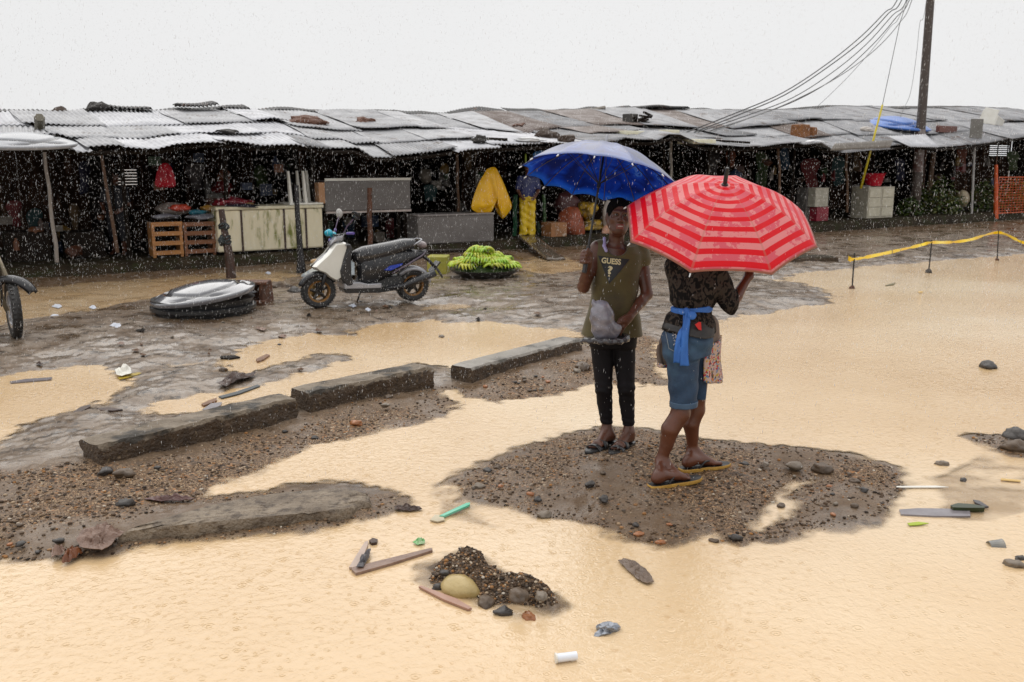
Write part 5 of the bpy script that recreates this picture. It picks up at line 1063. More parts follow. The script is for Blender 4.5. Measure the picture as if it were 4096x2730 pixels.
litter('leaf', [(3540/K, 1144/K), (3560/K, 1136/K), (3582/K, 1132/K), (3575/K, 1140/K), (3550/K, 1144/K)], .01, gb[3], 'brown leaf on the far pond near the leftmost stake', 'leaf')
litter('orange_scrap', [(3672/K, 1168/K), (3690/K, 1166/K), (3690/K, 1171/K), (3676/K, 1173/K)], .01, pm('orange strip', (.65, .35, .1)), 'orange scrap floating in the far pond', 'litter')
# ------------------------------------------------------------ scooter (local: +x forward, z up, ground 0)
def ext(poly, y0, y1, m, mi=None, inset=0):
    """side silhouette polygon (x,z) extruded across y"""
    n = len(poly); vs = [(x, y0, z) for x, z in poly]+[(x, y1, z) for x, z in poly]
    m.add(vs, [tuple(range(n)), tuple(range(n, 2*n))[::-1]]+[(i, n+i, n+(i+1) % n, (i+1) % n) for i in range(n)], mi); return m
def loft(secs, m, n=14, mi=None, cap=True):
    """secs: (x, z, halfwidth, halfheight, tiltangle) superellipse sections in y/z"""
    vs = []; fs = []
    for x, z, w_, h_, t in secs:
        for k in range(n):
            a = 2*math.pi*k/n; cy, cz_ = math.cos(a), math.sin(a)
            cy = math.copysign(abs(cy)**.75, cy); cz_ = math.copysign(abs(cz_)**.75, cz_)
            vs.append((x-math.sin(t)*h_*cz_, w_*cy, z+math.cos(t)*h_*cz_))
    for i in range(len(secs)-1):
        for k in range(n): fs.append((i*n+k, i*n+(k+1) % n, (i+1)*n+(k+1) % n, (i+1)*n+k))
    if cap: fs += [tuple(range(n))[::-1], tuple((len(secs)-1)*n+k for k in range(n))]
    return m.add(vs, fs, mi)
def wheel(parent, c, r, w_, rimm, spokes=5, wire=False, Mz=None):
    M = Matrix.Translation(c) @ (Mz or Matrix()) @ Matrix.Rotation(R(90), 4, 'X')
    wh = MB().lathe([(r*.66, -w_*.4), (r*.78, -w_*.5), (r*.92, -w_*.48), (r*.985, -w_*.28), (r, 0), (r*.985, w_*.28), (r*.92, w_*.48), (r*.78, w_*.5), (r*.66, w_*.4)], 48, M)
    for k in range(36):
        a = 2*math.pi*k/36
        for s in (-1, 1):
            wh.box(M @ Vector((math.cos(a+s*.04)*r*.985, math.sin(a+s*.04)*r*.985, s*w_*.24)), (r*.1, w_*.3, .012), rot=(M.to_3x3() @ Matrix.Rotation(a+1.57+s*.3, 3, 'Z') @ Matrix.Rotation(R(90), 3, 'X')).to_euler())
    tyre = wh.build('tyre', pm('tyre rubber', (.014, .014, .014), (.025, .022, .02), rough=.6), parent, smooth=True, auto=40)
    m = MB().lathe([(r*.56, -w_*.36), (r*.70, -w_*.42), (r*.71, -w_*.3), (r*.60, 0), (r*.71, w_*.3), (r*.70, w_*.42), (r*.56, w_*.36), (r*.54, 0), (r*.56, -w_*.36)], 40, M)
    m.build('rim', rimm, parent, smooth=True, auto=40)
    m = MB(); m.lathe([(0, -w_*.45), (r*.17, -w_*.42), (r*.17, w_*.42), (0, w_*.45)], 20, M)
    for k in range(spokes):
        a = 2*math.pi*k/spokes
        if wire:
            for s in (-1, 1): m.tube([M @ Vector((math.cos(a+s*.35)*r*.15, math.sin(a+s*.35)*r*.15, s*w_*.3)), M @ Vector((math.cos(a)*r*.6, math.sin(a)*r*.6, 0))], .0035, 4)
        else: m.tube([M @ Vector((math.cos(a)*r*.12, math.sin(a)*r*.12, 0)), M @ Vector((math.cos(a+.25)*r*.58, math.sin(a+.25)*r*.58, 0))], [.028, .018], 6)
    m.build('hub_and_spokes', rimm if wire else pm('dark alloy', (.05, .045, .04), metal=.3, rough=.35), parent, smooth=True, auto=40)
    return M
gold = pm('gold rim', (.26, .125, .03), (.12, .06, .018), rough=.35, metal=.5)
shell = pm('scooter cream shell', (.74, .73, .66), (.64, .62, .55), scale=2, rough=.15, coat=.5)
silvp = pm('scooter silver', (.38, .38, .40), (.30, .30, .32), rough=.2, metal=.3)
blk = pm('scooter black', (.013, .013, .015), (.022, .022, .024), rough=.25); seatm = pm('wet black seat', (.016, .016, .018), (.024, .024, .026), rough=.2, coat=.3)
ORIG = Vector((0, 0, 0))
sc = thing('scooter', ORIG, 'cream and black motor scooter parked side on between lid and plantains', 'scooter')
RW = .222; XR = -1.29
wf = MB().box((0, 0, RW), (.001, .001, .001)).build('front_wheel', blk, sc); wheel(wf, Vector((0, 0, RW)), RW, .115, gold, 5)
wr = MB().box((XR, 0, RW), (.001, .001, .001)).build('rear_wheel', blk, sc); wheel(wr, Vector((XR, 0, RW)), RW, .13, gold, 5)
MB().lathe([(.04, .062), (.10, .062), (.10, .068), (.04, .068)], 24, Matrix.Translation((0, 0, RW)) @ Matrix.Rotation(R(90), 4, 'X')).build('brake_disc', pm('steel disc', (.45, .30, .12), metal=.7, rough=.3), wf)
m = MB()
for s in (-1, 1): m.tube([(0.0, s*.075, RW), (-.07, s*.075, .42), (-.12, s*.06, .58)], [.022, .026, .028], 8)
m.build('fork', blk, sc, smooth=True)
# front fender over the wheel
m = MB()
def fend(a0, a1, r_, hw, m, c):
    n = 16; vs = []
    for i in range(n+1):
        a = a0+(a1-a0)*i/n; k = .55+.45*math.sin(math.pi*i/n)
        for y, dr in ((-hw*k, -.045), (-hw*k*.85, 0), (0, .018), (hw*k*.85, 0), (hw*k, -.045)):
            vs.append((c[0]+math.cos(a)*(r_+dr), y, c[2]+math.sin(a)*(r_+dr)))
    m.add(vs, [(i*5+k, i*5+k+1, (i+1)*5+k+1, (i+1)*5+k) for i in range(n) for k in range(4)])
fend(R(20), R(150), RW+.035, .075, m, (0, 0, RW)); m.build('front_fender', blk, sc, smooth=True, solid=.006)
# cream apron: beak + leg shield sides
for s in (-1, 1):
    m = MB(); poly = [(.08, .565), (.0, .64), (-.11, .73), (-.18, .82), (-.22, .87), (-.35, .88), (-.36, .82), (-.30, .66), (-.27, .54), (-.27, .40), (-.20, .36), (-.12, .41), (-.05, .48), (0.04, .52)]
    vs = []; n = len(poly)
    for k, yy in enumerate((.03, .10, .135)):
        for x, z in poly:
            f = (z-.44)/.4; yv = yy*(1.15-.25*abs(f-.4)); sh = [1, .985, .93][k]; vs.append((x*sh-.01*k, s*yv, .62+(z-.62)*sh))
    fs = [(k*n+i, k*n+(i+1) % n, (k+1)*n+(i+1) % n, (k+1)*n+i) for k in range(2) for i in range(n)]+[tuple(2*n+i for i in range(n))]
    m.add(vs, fs); m.build('front_shield', shell, sc, smooth=True, auto=35, bevel=.004)
m = MB(); loft([(.045, .57, .03, .03, 0), (-.0, .60, .07, .07, .3), (-.08, .66, .10, .09, .5), (-.16, .75, .105, .10, .7), (-.22, .84, .095, .07, .9), (-.27, .90, .07, .045, 1)], m); m.build('nose_cowl', pm('smoked grey cowl', (.24, .24, .25), (.32, .32, .33), rough=.15, coat=.4), sc, smooth=True)
m = MB(); loft([(-.17, .86, .06, .045, .5), (-.22, .915, .085, .055, .4), (-.29, .94, .08, .05, .2), (-.34, .93, .05, .04, 0)], m); m.build('handlebar_cowl', silvp, sc, smooth=True)
m = MB(); m.add(*(lambda vs: (vs, [(0, 1, 2, 3)]))([(-.06, .05, .64), (-.06, -.05, .64), (-.13, -.07, .73), (-.13, .07, .73)])); MB().rock((.0, -.095, .62), (.06, .02, .035), 2, .1, 2).build('headlight', pm('headlight amber', (.5, .3, .12), rough=.1, coat=.6), sc, smooth=True)
# inner leg shield and floor
m = MB(); ext([(-.33, .86), (-.36, .80), (-.30, .66), (-.25, .50), (-.27, .36), (-.34, .28), (-.42, .30), (-.40, .44), (-.40, .62), (-.42, .80), (-.40, .86)], -.17, .17, m); m.build('leg_shield', blk, sc, bevel=.02)
m = MB(); ext([(-.30, .33), (-.30, .25), (-.80, .23), (-.80, .30), (-.62, .30), (-.5, .335)], -.165, .165, m); m.build('floorboard', silvp, sc, bevel=.012)
m = MB(); ext([(-.30, .25), (-.32, .19), (-.80, .16), (-.80, .25)], -.13, .13, m); m.build('underbelly', blk, sc, bevel=.01)
# body below seat
m = MB(); loft([(-.52, .47, .09, .16, 0), (-.60, .48, .14, .23, 0), (-.80, .52, .165, .21, -.1), (-1.0, .58, .16, .18, -.2), (-1.2, .63, .125, .12, -.25), (-1.42, .66, .08, .06, -.25), (-1.50, .69, .05, .035, -.2)], m, 16); m.build('rear_body', blk, sc, smooth=True)
for s in (-1, 1):
    m = MB(); ext([(-.84, .48), (-.92, .535), (-1.10, .56), (-1.08, .53), (-.93, .47)], s*.150, s*.168, m); m.build('blue_decal', pm('blue decal', (.015, .06, .50), (.01, .03, .25), rough=.2), sc)
    m = MB(); m.tube([(-.95, s*.17, .43), (-1.15, s*.165, .53), (-1.40, s*.11, .65), (-1.47, s*.07, .70)], [.012, .014, .013, .01], 6); m.build('side_trim', pm('violet grey trim', (.12, .09, .12), rough=.25), sc, smooth=True)
m = MB(); loft([(-.48, .60, .05, .05, -.9), (-.52, .64, .11, .115, -.5), (-.62, .68, .145, .125, -.15), (-.80, .71, .155, .120, -.1), (-1.00, .755, .158, .105, -.12), (-1.16, .80, .145, .090, -.1), (-1.30, .82, .12, .075, 0), (-1.335, .82, .07, .045, 0)], m, 18); m.build('seat', seatm, sc, smooth=True)
MB().box((-1.18, -.142, .77), (.14, .012, .022), rot=Euler((0, R(-8), 0))).build('seat_badge', pm('worn badge', (.35, .33, .30)), bpy.data.objects['seat'])
m = MB()
for s in (-1, 1): m.tube(spline([(-1.24, s*.10, .78), (-1.33, s*.12, .83), (-1.40, s*.10, .87), (-1.405, 0, .875)], 5), .013, 8)
m.build('grab_rail', pm('rail steel', (.35, .35, .37), rough=.2, metal=.6), sc, smooth=True)
MB().rock((-1.45, 0, .79), (.06, .09, .05), 2, .1, 3).build('tail_light', pm('tail light', (.30, .25, .25), rough=.15), sc, smooth=True)
m = MB(); m.tube([(-1.42, 0, .66), (-1.55, 0, .55), (-1.68, 0, .40), (-1.74, 0, .30)], [.03, .025, .02, .012], 6); m.box((-1.62, 0, .47), (.02, .16, .18), rot=Euler((0, R(-38), 0))); m.build('mudguard', blk, sc)
m = MB(); fend(R(40), R(175), RW+.04, .075, m, (XR, 0, RW)); m.build('rear_fender', silvp, sc, smooth=True, solid=.006)
m = MB(); m.box((-.95, -.02, .27), (.42, .22, .20), rot=Euler((0, R(5), 0)), taper=.8); m.box((-1.15, -.12, .24), (.36, .07, .13)); m.lathe([(0, -.06), (.09, -.06), (.09, .06), (0, .06)], 18, Matrix.Translation((-.86, -.14, .27)) @ Matrix.Rotation(R(90), 4, 'X')); m.lathe([(0, -.05), (.10, -.05), (.10, .05), (0, .05)], 18, Matrix.Translation((XR, -.13, .235)) @ Matrix.Rotation(R(90), 4, 'X')); m.build('engine', pm('engine casting', (.03, .03, .03), (.015, .015, .015), rough=.45, metal=.2), sc, bevel=.01)
m = MB(); m.tube([(-.85, .15, .22), (-1.1, .17, .24), (-1.25, .18, .30), (-1.55, .18, .40)], [.02, .04, .055, .05], 10); m.build('exhaust', blk, sc, smooth=True)
m = MB(); m.tube([(-1.22, -.15, .30), (-1.28, -.14, .62)], .032, 8); m.build('shock_absorber', pm('spring steel', (.25, .22, .2), metal=.5, rough=.3), sc)
MB().tube([(-.62, -.10, .22), (-.58, -.2, .01), (-.64, -.22, .0)], .012, 6).build('kickstand', blk, sc)
m = MB(); m.tube(spline([(-.36, -.36, 1.02), (-.33, -.26, 1.01), (-.26, -.10, .98), (-.25, .10, .98), (-.33, .26, 1.01), (-.36, .36, 1.02)], 4), .013, 8); m.tube([(-.26, 0, .98), (-.23, 0, .90)], .02, 8); hb = m.build('handlebar', blk, sc, smooth=True)
for s in (-1, 1):
    MB().tube([(-.33, s*.25, 1.01), (-.37, s*.38, 1.02)], .019, 8).build('grip', pm('violet grip', (.10, .06, .32), rough=.4), hb)
    MB().tube([(-.30, s*.22, 1.0), (-.24, s*.35, .985)], .007, 5).build('brake_lever', silvp, hb)
    m = MB(); m.tube([(-.30, s*.18, 1.0), (-.34, s*.22, 1.10), (-.40, s*.30, 1.20)], .007, 6); st_ = m.build('mirror_stalk', pm('violet stalk', (.12, .08, .14)), hb)
    MB().lathe([(0, 0), (.06, 0), (.068, .01), (.05, .025), (0, .03)], 22, Matrix.Translation((-.42, s*.32, 1.245)) @ Matrix.Rotation(R(90 if s < 0 else -60), 4, 'Y') @ Matrix.Rotation(.4*s, 4, 'X')).build('mirror', pm('mirror back', (.42, .40, .38), (.35, .33, .3), rough=.25) if s < 0 else blk, st_, smooth=True)
MB().rock((-.19, -.08, 1.0), (.055, .06, .05), 2, .25, 8).build('turquoise_cover', pm('turquoise plastic', (.01, .42, .55), (.01, .3, .42), rough=.25), hb, smooth=True)
MB().rock((-.26, -.12, .965), (.045, .05, .045), 2, .25, 18).build('turquoise_cover', pm('turquoise plastic', (.01, .42, .55)), hb, smooth=True)
MB().rock((-.215, -.09, .90), (.03, .03, .03), 2, .2, 28).build('violet_cap', pm('violet cap', (.10, .08, .5)), hb, smooth=True)
m = MB()
for s in (-1, 1): m.rock((-.12, s*.13, .62), (.03, .012, .02), 1, .1, 4)
pf_, pr_ = G(1276, 1229), G(1638, 1202)
yaw = math.atan2(pf_.y-pr_.y, pf_.x-pr_.x)
SCL = (pf_.xy-pr_.xy).length/1.29; print('scooter scale', SCL)
pf_ = on(1276, 1229); sc.location = (pf_.x, pf_.y, pf_.z-.005); sc.rotation_euler = (0, 0, yaw); sc.scale = (SCL, SCL, SCL*.945)

# ------------------------------------------------------------ motorcycle at the left edge
mc = thing('motorcycle', ORIG, 'black motorcycle cut by the left edge of the picture, front wheel towards the camera', 'motorcycle')
rW = .30; XB = -1.28
wf = MB().box((0, 0, rW), (.001,)*3).build('front_wheel', blk, mc); wheel(wf, Vector((0, 0, rW)), rW, .095, pm('spoke steel', (.6, .6, .62), metal=.7, rough=.25), 14, True)
wr = MB().box((XB, 0, rW), (.001,)*3).build('rear_wheel', blk, mc); wheel(wr, Vector((XB, 0, rW)), rW, .12, pm('spoke steel', (.6, .6, .62), metal=.7), 14, True)
m = MB()
for s in (-1, 1): m.tube([(0, s*.09, rW), (-.12, s*.09, .62), (-.24, s*.08, .95)], [.022, .028, .026], 8)
m.build('fork', pm('champagne fork', (.22, .18, .12), rough=.25, metal=.4), mc, smooth=True)
m = MB(); fend(R(35), R(165), rW+.05, .085, m, (0, 0, rW)); m.build('front_fender', blk, mc, smooth=True, solid=.008)
m = MB(); loft([(-.22, .80, .10, .12, 0), (-.30, .82, .14, .14, 0), (-.55, .84, .15, .12, 0), (-.75, .78, .10, .08, 0)], m); m.build('fuel_tank', blk, mc, smooth=True)
m = MB(); loft([(-.70, .76, .11, .05, 0), (-.95, .76, .13, .05, 0), (-1.35, .80, .12, .045, 0), (-1.55, .82, .08, .03, 0)], m); m.build('seat', seatm, mc, smooth=True)
m = MB(); m.box((-.62, 0, .42), (.42, .26, .34), taper=.8); m.tube([(-.25, 0, .85), (-.35, 0, .40), (-.8, 0, .3), (XB, .08, rW)], .025, 8); m.tube([(-.7, 0, .75), (XB, .1, rW)], .022, 8); m.build('frame_and_engine', pm('engine casting', (.03, .03, .03)), mc, bevel=.01)
m = MB(); m.tube(spline([(-.40, -.38, 1.08), (-.28, -.2, 1.05), (-.25, 0, .98), (-.28, .2, 1.05), (-.40, .38, 1.08)], 4), .013, 8); m.build('handlebar', blk, mc, smooth=True)
MB().rock((-.24, 0, .92), (.10, .11, .11), 3, .05, 3).build('headlight', pm('lens', (.5, .5, .5), rough=.05), mc, smooth=True)
MB().tube(spline([(-.05, -.11, .35), (.02, -.16, .55), (-.02, -.17, .78), (-.18, -.12, .95)], 5), .008, 5).build('brake_hose', blk, mc)
MB().tube([(XB+.3, .16, .25), (XB-.3, .18, .35)], [.04, .05], 10).build('exhaust', silvp, mc)
p = on(66, 1350); mc.location = p; mc.rotation_euler = (0, 0, R(-12))
bpy.data.objects['front_wheel.001'].rotation_euler = (0, 0, R(-42))
# ------------------------------------------------------------ smooth solids: distance field + surface nets
class Field:
    def __init__(s, lo, hi, h):
        s.lo = np.array(lo, float); s.h = h; s.n = np.ceil((np.array(hi)-s.lo)/h).astype(int)+1
        s.F = np.full(s.n, 1.0, np.float32)
        s.ax = [s.lo[i]+h*np.arange(s.n[i]) for i in range(3)]
    def _sub(s, lo, hi, m):
        i0 = np.clip(((np.array(lo)-m-s.lo)/s.h).astype(int), 0, s.n-1); i1 = np.clip(((np.array(hi)+m-s.lo)/s.h).astype(int)+2, 1, s.n)
        sl = tuple(slice(a, b) for a, b in zip(i0, i1))
        return sl, s.ax[0][sl[0]][:, None, None], s.ax[1][sl[1]][None, :, None], s.ax[2][sl[2]][None, None, :]
    def comb(s, sl, d, k, op):
        A = s.F[sl]
        if op == 'sub': d = -d; s.F[sl] = np.maximum(A, d); return
        if k <= 0: s.F[sl] = np.minimum(A, d); return
        h = np.clip(.5+.5*(A-d)/k, 0, 1); s.F[sl] = A*(1-h)+d*h-k*h*(1-h)
    def cap(s, a, b, ra, rb=None, k=.02, op='add', flat=None, up=None):
        """tapered limb; flat = (side vector, factor): thickness scaled along that vector"""
        a = np.array(a, float); b = np.array(b, float); rb = ra if rb is None else rb; R_ = max(ra, rb)*(max(1, flat[1]) if flat else 1)
        sl, x, y, z = s._sub(np.minimum(a, b)-R_, np.maximum(a, b)+R_, k+.05)
        ab = b-a; L2 = ab@ab+1e-9
        px, py, pz_ = x-a[0], y-a[1], z-a[2]
        t = np.clip((px*ab[0]+py*ab[1]+pz_*ab[2])/L2, 0, 1)
        qx, qy, qz = px-ab[0]*t, py-ab[1]*t, pz_-ab[2]*t
        r = ra+(rb-ra)*t
        if flat:
            f = np.array(flat[0], float); f /= np.linalg.norm(f); dt = qx*f[0]+qy*f[1]+qz*f[2]; q2 = qx**2+qy**2+qz**2-dt**2
            fa = flat[1]; d = np.sqrt(np.maximum(q2, 0)+(dt/fa)**2)-r; d = d*min(1, fa)
        else: d = np.sqrt(qx**2+qy**2+qz**2)-r
        s.comb(sl, d, k, op); return s
    def ell(s, c, r, k=.02, op='add', rot=None):
        c = np.array(c, float); r = np.array(r, float); m = r.max()
        sl, x, y, z = s._sub(c-m, c+m, k+.05)
        px, py, pz_ = x-c[0], y-c[1], z-c[2]
        if rot is not None:
            Mi = np.array(rot.to_matrix().transposed()); px, py, pz_ = [Mi[i][0]*px+Mi[i][1]*py+Mi[i][2]*pz_ for i in range(3)]
        k0 = np.sqrt((px/r[0])**2+(py/r[1])**2+(pz_/r[2])**2); k1 = np.sqrt((px/r[0]**2)**2+(py/r[1]**2)**2+(pz_/r[2]**2)**2)+1e-9
        s.comb(sl, k0*(k0-1)/k1, k, op); return s
    def chain(s, pts, rs, k=.02, flat=None):
        P = np.array(pts, float); R_ = max(rs); sl, x, y, z = s._sub(P.min(0)-R_, P.max(0)+R_, k+.05); tot = None
        for i in range(len(P)-1):
            a = P[i]; ab = P[i+1]-a; px, py, pz_ = x-a[0], y-a[1], z-a[2]
            t = np.clip((px*ab[0]+py*ab[1]+pz_*ab[2])/(ab@ab+1e-9), 0, 1)
            d = np.sqrt((px-ab[0]*t)**2+(py-ab[1]*t)**2+(pz_-ab[2]*t)**2)-(rs[i]+(rs[i+1]-rs[i])*t)
            if tot is None: tot = d
            else:
                kk = .006; h = np.clip(.5+.5*(tot-d)/kk, 0, 1); tot = tot*(1-h)+d*h-kk*h*(1-h)
        s.comb(sl, tot, k, 'add'); return s
    def rings(s, P, ab, side, k=.03, fwd=None):
        """stack of elliptical sections along a mostly vertical axis. P centres (top down), ab (half width, half depth)"""
        P = np.array(P, float); ab = np.array(ab, float); o = np.argsort(P[:, 2]); P, ab = P[o], ab[o]; m = ab.max()
        sl, x, y, z = s._sub(P.min(0)-m, P.max(0)+m, .05)
        zz = s.ax[2][sl[2]]
        cx = np.interp(zz, P[:, 2], P[:, 0])[None, None]; cy = np.interp(zz, P[:, 2], P[:, 1])[None, None]
        A = np.interp(zz, P[:, 2], ab[:, 0])[None, None]; B = np.interp(zz, P[:, 2], ab[:, 1])[None, None]
        sd = np.array(side, float)[:2]; sd /= np.linalg.norm(sd); u = (x-cx)*sd[0]+(y-cy)*sd[1]; v = -(x-cx)*sd[1]+(y-cy)*sd[0]
        k0 = (np.abs(u/A)**2.3+np.abs(v/B)**2.3)**(1/2.3); k1 = np.sqrt((u/A**2)**2+(v/B**2)**2)+1e-6
        d = np.where(k0 < .3, -np.minimum(A, B)*(1-k0), k0*(k0-1)/k1)
        dz = np.maximum(P[0, 2]-zz, zz-P[-1, 2])[None, None]; d = np.maximum(d, dz)
        s.comb(sl, d+x*0, k, 'add'); return s
    def half(s, p, n):
        n = np.array(n, float); n /= np.linalg.norm(n)
        d = (s.ax[0][:, None, None]-p[0])*n[0]+(s.ax[1][None, :, None]-p[1])*n[1]+(s.ax[2][None, None, :]-p[2])*n[2]
        s.F = np.maximum(s.F, d); return s
    def wrinkle(s, amp, fn):
        s.F = s.F+amp*fn(s.ax[0][:, None, None], s.ax[1][None, :, None], s.ax[2][None, None, :]).astype(np.float32); return s
    def mesh(s):
        F = s.F; F = np.pad(F, 1, constant_values=1.0); lo = s.lo-s.h; n = np.array(F.shape)
        S = F < 0
        c = sum(S[i:n[0]-1+i, j:n[1]-1+j, k:n[2]-1+k].astype(np.int8) for i in (0, 1) for j in (0, 1) for k in (0, 1))
        M = (c > 0) & (c < 8); I = np.argwhere(M); idx = -np.ones(M.shape, np.int64); idx[M] = np.arange(len(I))
        acc = np.zeros((len(I), 3)); cnt = np.zeros(len(I)); C = [(i, j, k) for i in (0, 1) for j in (0, 1) for k in (0, 1)]
        g = {q: F[I[:, 0]+q[0], I[:, 1]+q[1], I[:, 2]+q[2]] for q in C}
        for a in C:
            for ax in range(3):
                if a[ax] == 0:
                    b = list(a); b[ax] = 1; b = tuple(b); fa, fb = g[a], g[b]; m = (fa < 0) != (fb < 0)
                    t = fa[m]/(fa[m]-fb[m]); p = np.tile(np.array(a, float), (m.sum(), 1)); p[:, ax] += t; acc[m] += p; cnt[m] += 1
        V_ = lo+(I+acc/cnt[:, None])*s.h; faces = []
        for ax in range(3):
            o1, o2 = [(1, 2), (2, 0), (0, 1)][ax]
            sh = [slice(None)]*3; sh2 = [slice(None)]*3; sh[ax] = slice(0, -1); sh2[ax] = slice(1, None)
            for o in (o1, o2): sh[o] = slice(1, -1); sh2[o] = slice(1, -1)
            a, b = S[tuple(sh)], S[tuple(sh2)]; E = np.argwhere(a != b)
            if not len(E): continue
            inn = a[E[:, 0], E[:, 1], E[:, 2]]
            base = E.copy(); base[:, o1] += 1; base[:, o2] += 1
            def cell(d1, d2):
                q = base.copy(); q[:, o1] += d1; q[:, o2] += d2; return idx[q[:, 0], q[:, 1], q[:, 2]]
            Q = np.stack([cell(-1, -1), cell(0, -1), cell(0, 0), cell(-1, 0)], 1); Q = np.where(inn[:, None], Q, Q[:, ::-1]); faces.append(Q)
        return V_, np.concatenate(faces)
def build_field(fd, name, mats, parent, org=None, paint=None, smooth_iter=1):
    V_, Q = fd.mesh(); o_ = ORG[parent] if parent is not None else Vector(org)
    me = npmesh(name, V_-np.array(o_), Q, None)
    if not isinstance(mats, (list, tuple)): mats = [mats]
    for m in mats: me.materials.append(m)
    if paint is not None:
        cen = V_[Q].mean(1); me.polygons.foreach_set('material_index', paint(cen).astype(np.int32))
    o = bpy.data.objects.new(name, me); COL.objects.link(o); ORG[o] = o_
    if parent is not None: o.parent = parent
    else: o.location = o_
    if smooth_iter:
        md = o.modifiers.new('s', 'SMOOTH'); md.factor = .5; md.iterations = smooth_iter
    return o
def bvh_of(o):
    return BVHTree.FromPolygons([o.matrix_world @ v.co if False else (v.co+ORG[o]) for v in o.data.vertices], [tuple(p.vertices) for p in o.data.polygons])
A3 = lambda v: np.array(v, float)
skin = pm('dark brown skin', (.12, .045, .025), (.075, .027, .014), scale=14, rough=.38, bump=.15, bscale=90, spec=.5)
sole = pm('palm skin', (.25, .11, .07), rough=.4)
hairm = pm('cropped black hair', (.006, .005, .004), (.003, .002, .002), scale=60, rough=.95, spec=.1, bump=1.0, bscale=160)
eyew = pm('eye white', (.22, .19, .17), rough=.15); pupil = pm('dark iris', (.008, .005, .004), rough=.1); lipm = pm('lips', (.22, .065, .055), (.15, .04, .035), rough=.3); teeth = pm('teeth', (.6, .55, .48), rough=.25)

def head_field(f, c, Rm, hr=.112):
    """c: centre of skull, Rm: matrix with columns side, back(-face), up"""
    P = lambda x, y, z: A3(Vector(c)+Rm @ Vector((x, -y, z)))   # y = towards the face
    E = Rm.to_euler()
    f.ell(P(0, -.012, .028), (.073, .092, .086), .0, rot=E)
    f.ell(P(0, .022, -.040), (.057, .066, .072), .03, rot=E)
    f.ell(P(0, .045, -.088), (.030, .034, .026), .03, rot=E)      # chin
    for s in (-1, 1):
        f.ell(P(s*.040, .052, -.020), (.022, .022, .018), .02, rot=E)     # cheekbone
        f.cap(P(s*.052, .0, -.045), P(s*.025, .05, -.090), .020, .018, .03)   # jaw
        f.ell(P(s*.029, .082, .012), (.018, .012, .011), .0, 'sub', rot=E)
        f.cap(P(s*.012, .082, .028), P(s*.045, .068, .030), .010, .008, .014)  # brow
        f.ell(P(s*.074, -.006, -.008), (.010, .018, .032), .008, rot=E)         # ear
        f.ell(P(s*.013, .094, -.027), (.011, .012, .009), .01, rot=E)           # nostril wing
    f.cap(P(0, .082, .022), P(0, .104, -.022), .007, .011, .012)       # nose
    f.cap(P(-.017, .083, -.052), P(.017, .083, -.052), .008, .008, .008); f.cap(P(-.015, .081, -.066), P(.015, .081, -.066), .009, .009, .008)
    return P
def hand(f, wrist, knuck, side, curl, palm_n, L_=.075, thumb=1, r=.0085):
    """wrist->knuck axis; side: across the palm (index side +); curl bends towards palm_n"""
    w = Vector(wrist); k_ = Vector(knuck); d = (k_-w).normalized(); s = Vector(side).normalized(); n = Vector(palm_n).normalized()
    f.cap(A3(w), A3(w.lerp(k_, .5)), .022, .026, .02, flat=(A3(n), .62)); f.cap(A3(w.lerp(k_, .3)+s*.012), A3(k_+s*.020), .018, .017, .015, flat=(A3(n), .7)); f.cap(A3(w.lerp(k_, .3)-s*.012), A3(k_-s*.020), .018, .016, .015, flat=(A3(n), .7))
    for i, ll in enumerate((.92, 1.0, .93, .74)):
        b = k_+s*(.029-.0195*i); p = b; a = 0
        for j, seg in enumerate((.45, .32, .25)):
            a += curl[i]*(1, 1.15, .8)[j]; dd = d*math.cos(a)+n*math.sin(a); q = p+dd*(L_*ll*seg); f.cap(A3(p), A3(q), r*(1-.1*j), r*(.93-.1*j), .004); p = q
    b = w.lerp(k_, .35)+s*.022*thumb; q = b+(s*thumb*.6+d*.6+n*.55).normalized()*.034; f.cap(A3(b), A3(q), .0125, .0105, .012); q2 = q+(d*.6+n*.75*curl[0]+s*thumb*.1).normalized()*.028; f.cap(A3(q), A3(q2), .0105, .0085, .005)
def foot(f, ankle, heel_xy, toe_xy, gz_, h=.0, w=.044):
    """bare foot on a sole at height gz_"""
    a = Vector(ankle); H_ = Vector((*heel_xy, gz_+.030)); T = Vector((*toe_xy, gz_+.016)); d = (T-H_); d.z = 0; L_ = d.length; d.normalize(); s = Vector((-d.y, d.x, 0))
    f.ell(A3(H_+d*.012), (.034, .034, .030), .02); f.cap(A3(a), A3(H_+d*.03+Z*.02), .030, .030, .03)
    f.cap(A3(H_+d*.04+Z*.022), A3(H_.lerp(T, .72)+Z*.0), .034, .020, .03, flat=(A3(s), 1.2)); f.cap(A3(a+d*.02), A3(H_.lerp(T, .6)+Z*.012), .030, .022, .03)
    b = H_.lerp(T, .74); b.z = gz_+.020; f.cap(A3(b-s*.022), A3(b+s*.022), .017, .017, .02)
    return d, s, b, T, L_
def toes(f, d, s, b, big=1, L_=.055):
    for i, (o, l, r) in enumerate(((.030, 1.0, .0125), (.011, .95, .0092), (-.003, .86, .0088), (-.016, .74, .0085), (-.029, .60, .0085))):
        p = b+s*o*big-Z*.004; q = p+d*L_*l; q.z = b.z-.010; f.cap(A3(p), A3(q), r*1.0, r*.95, .006)

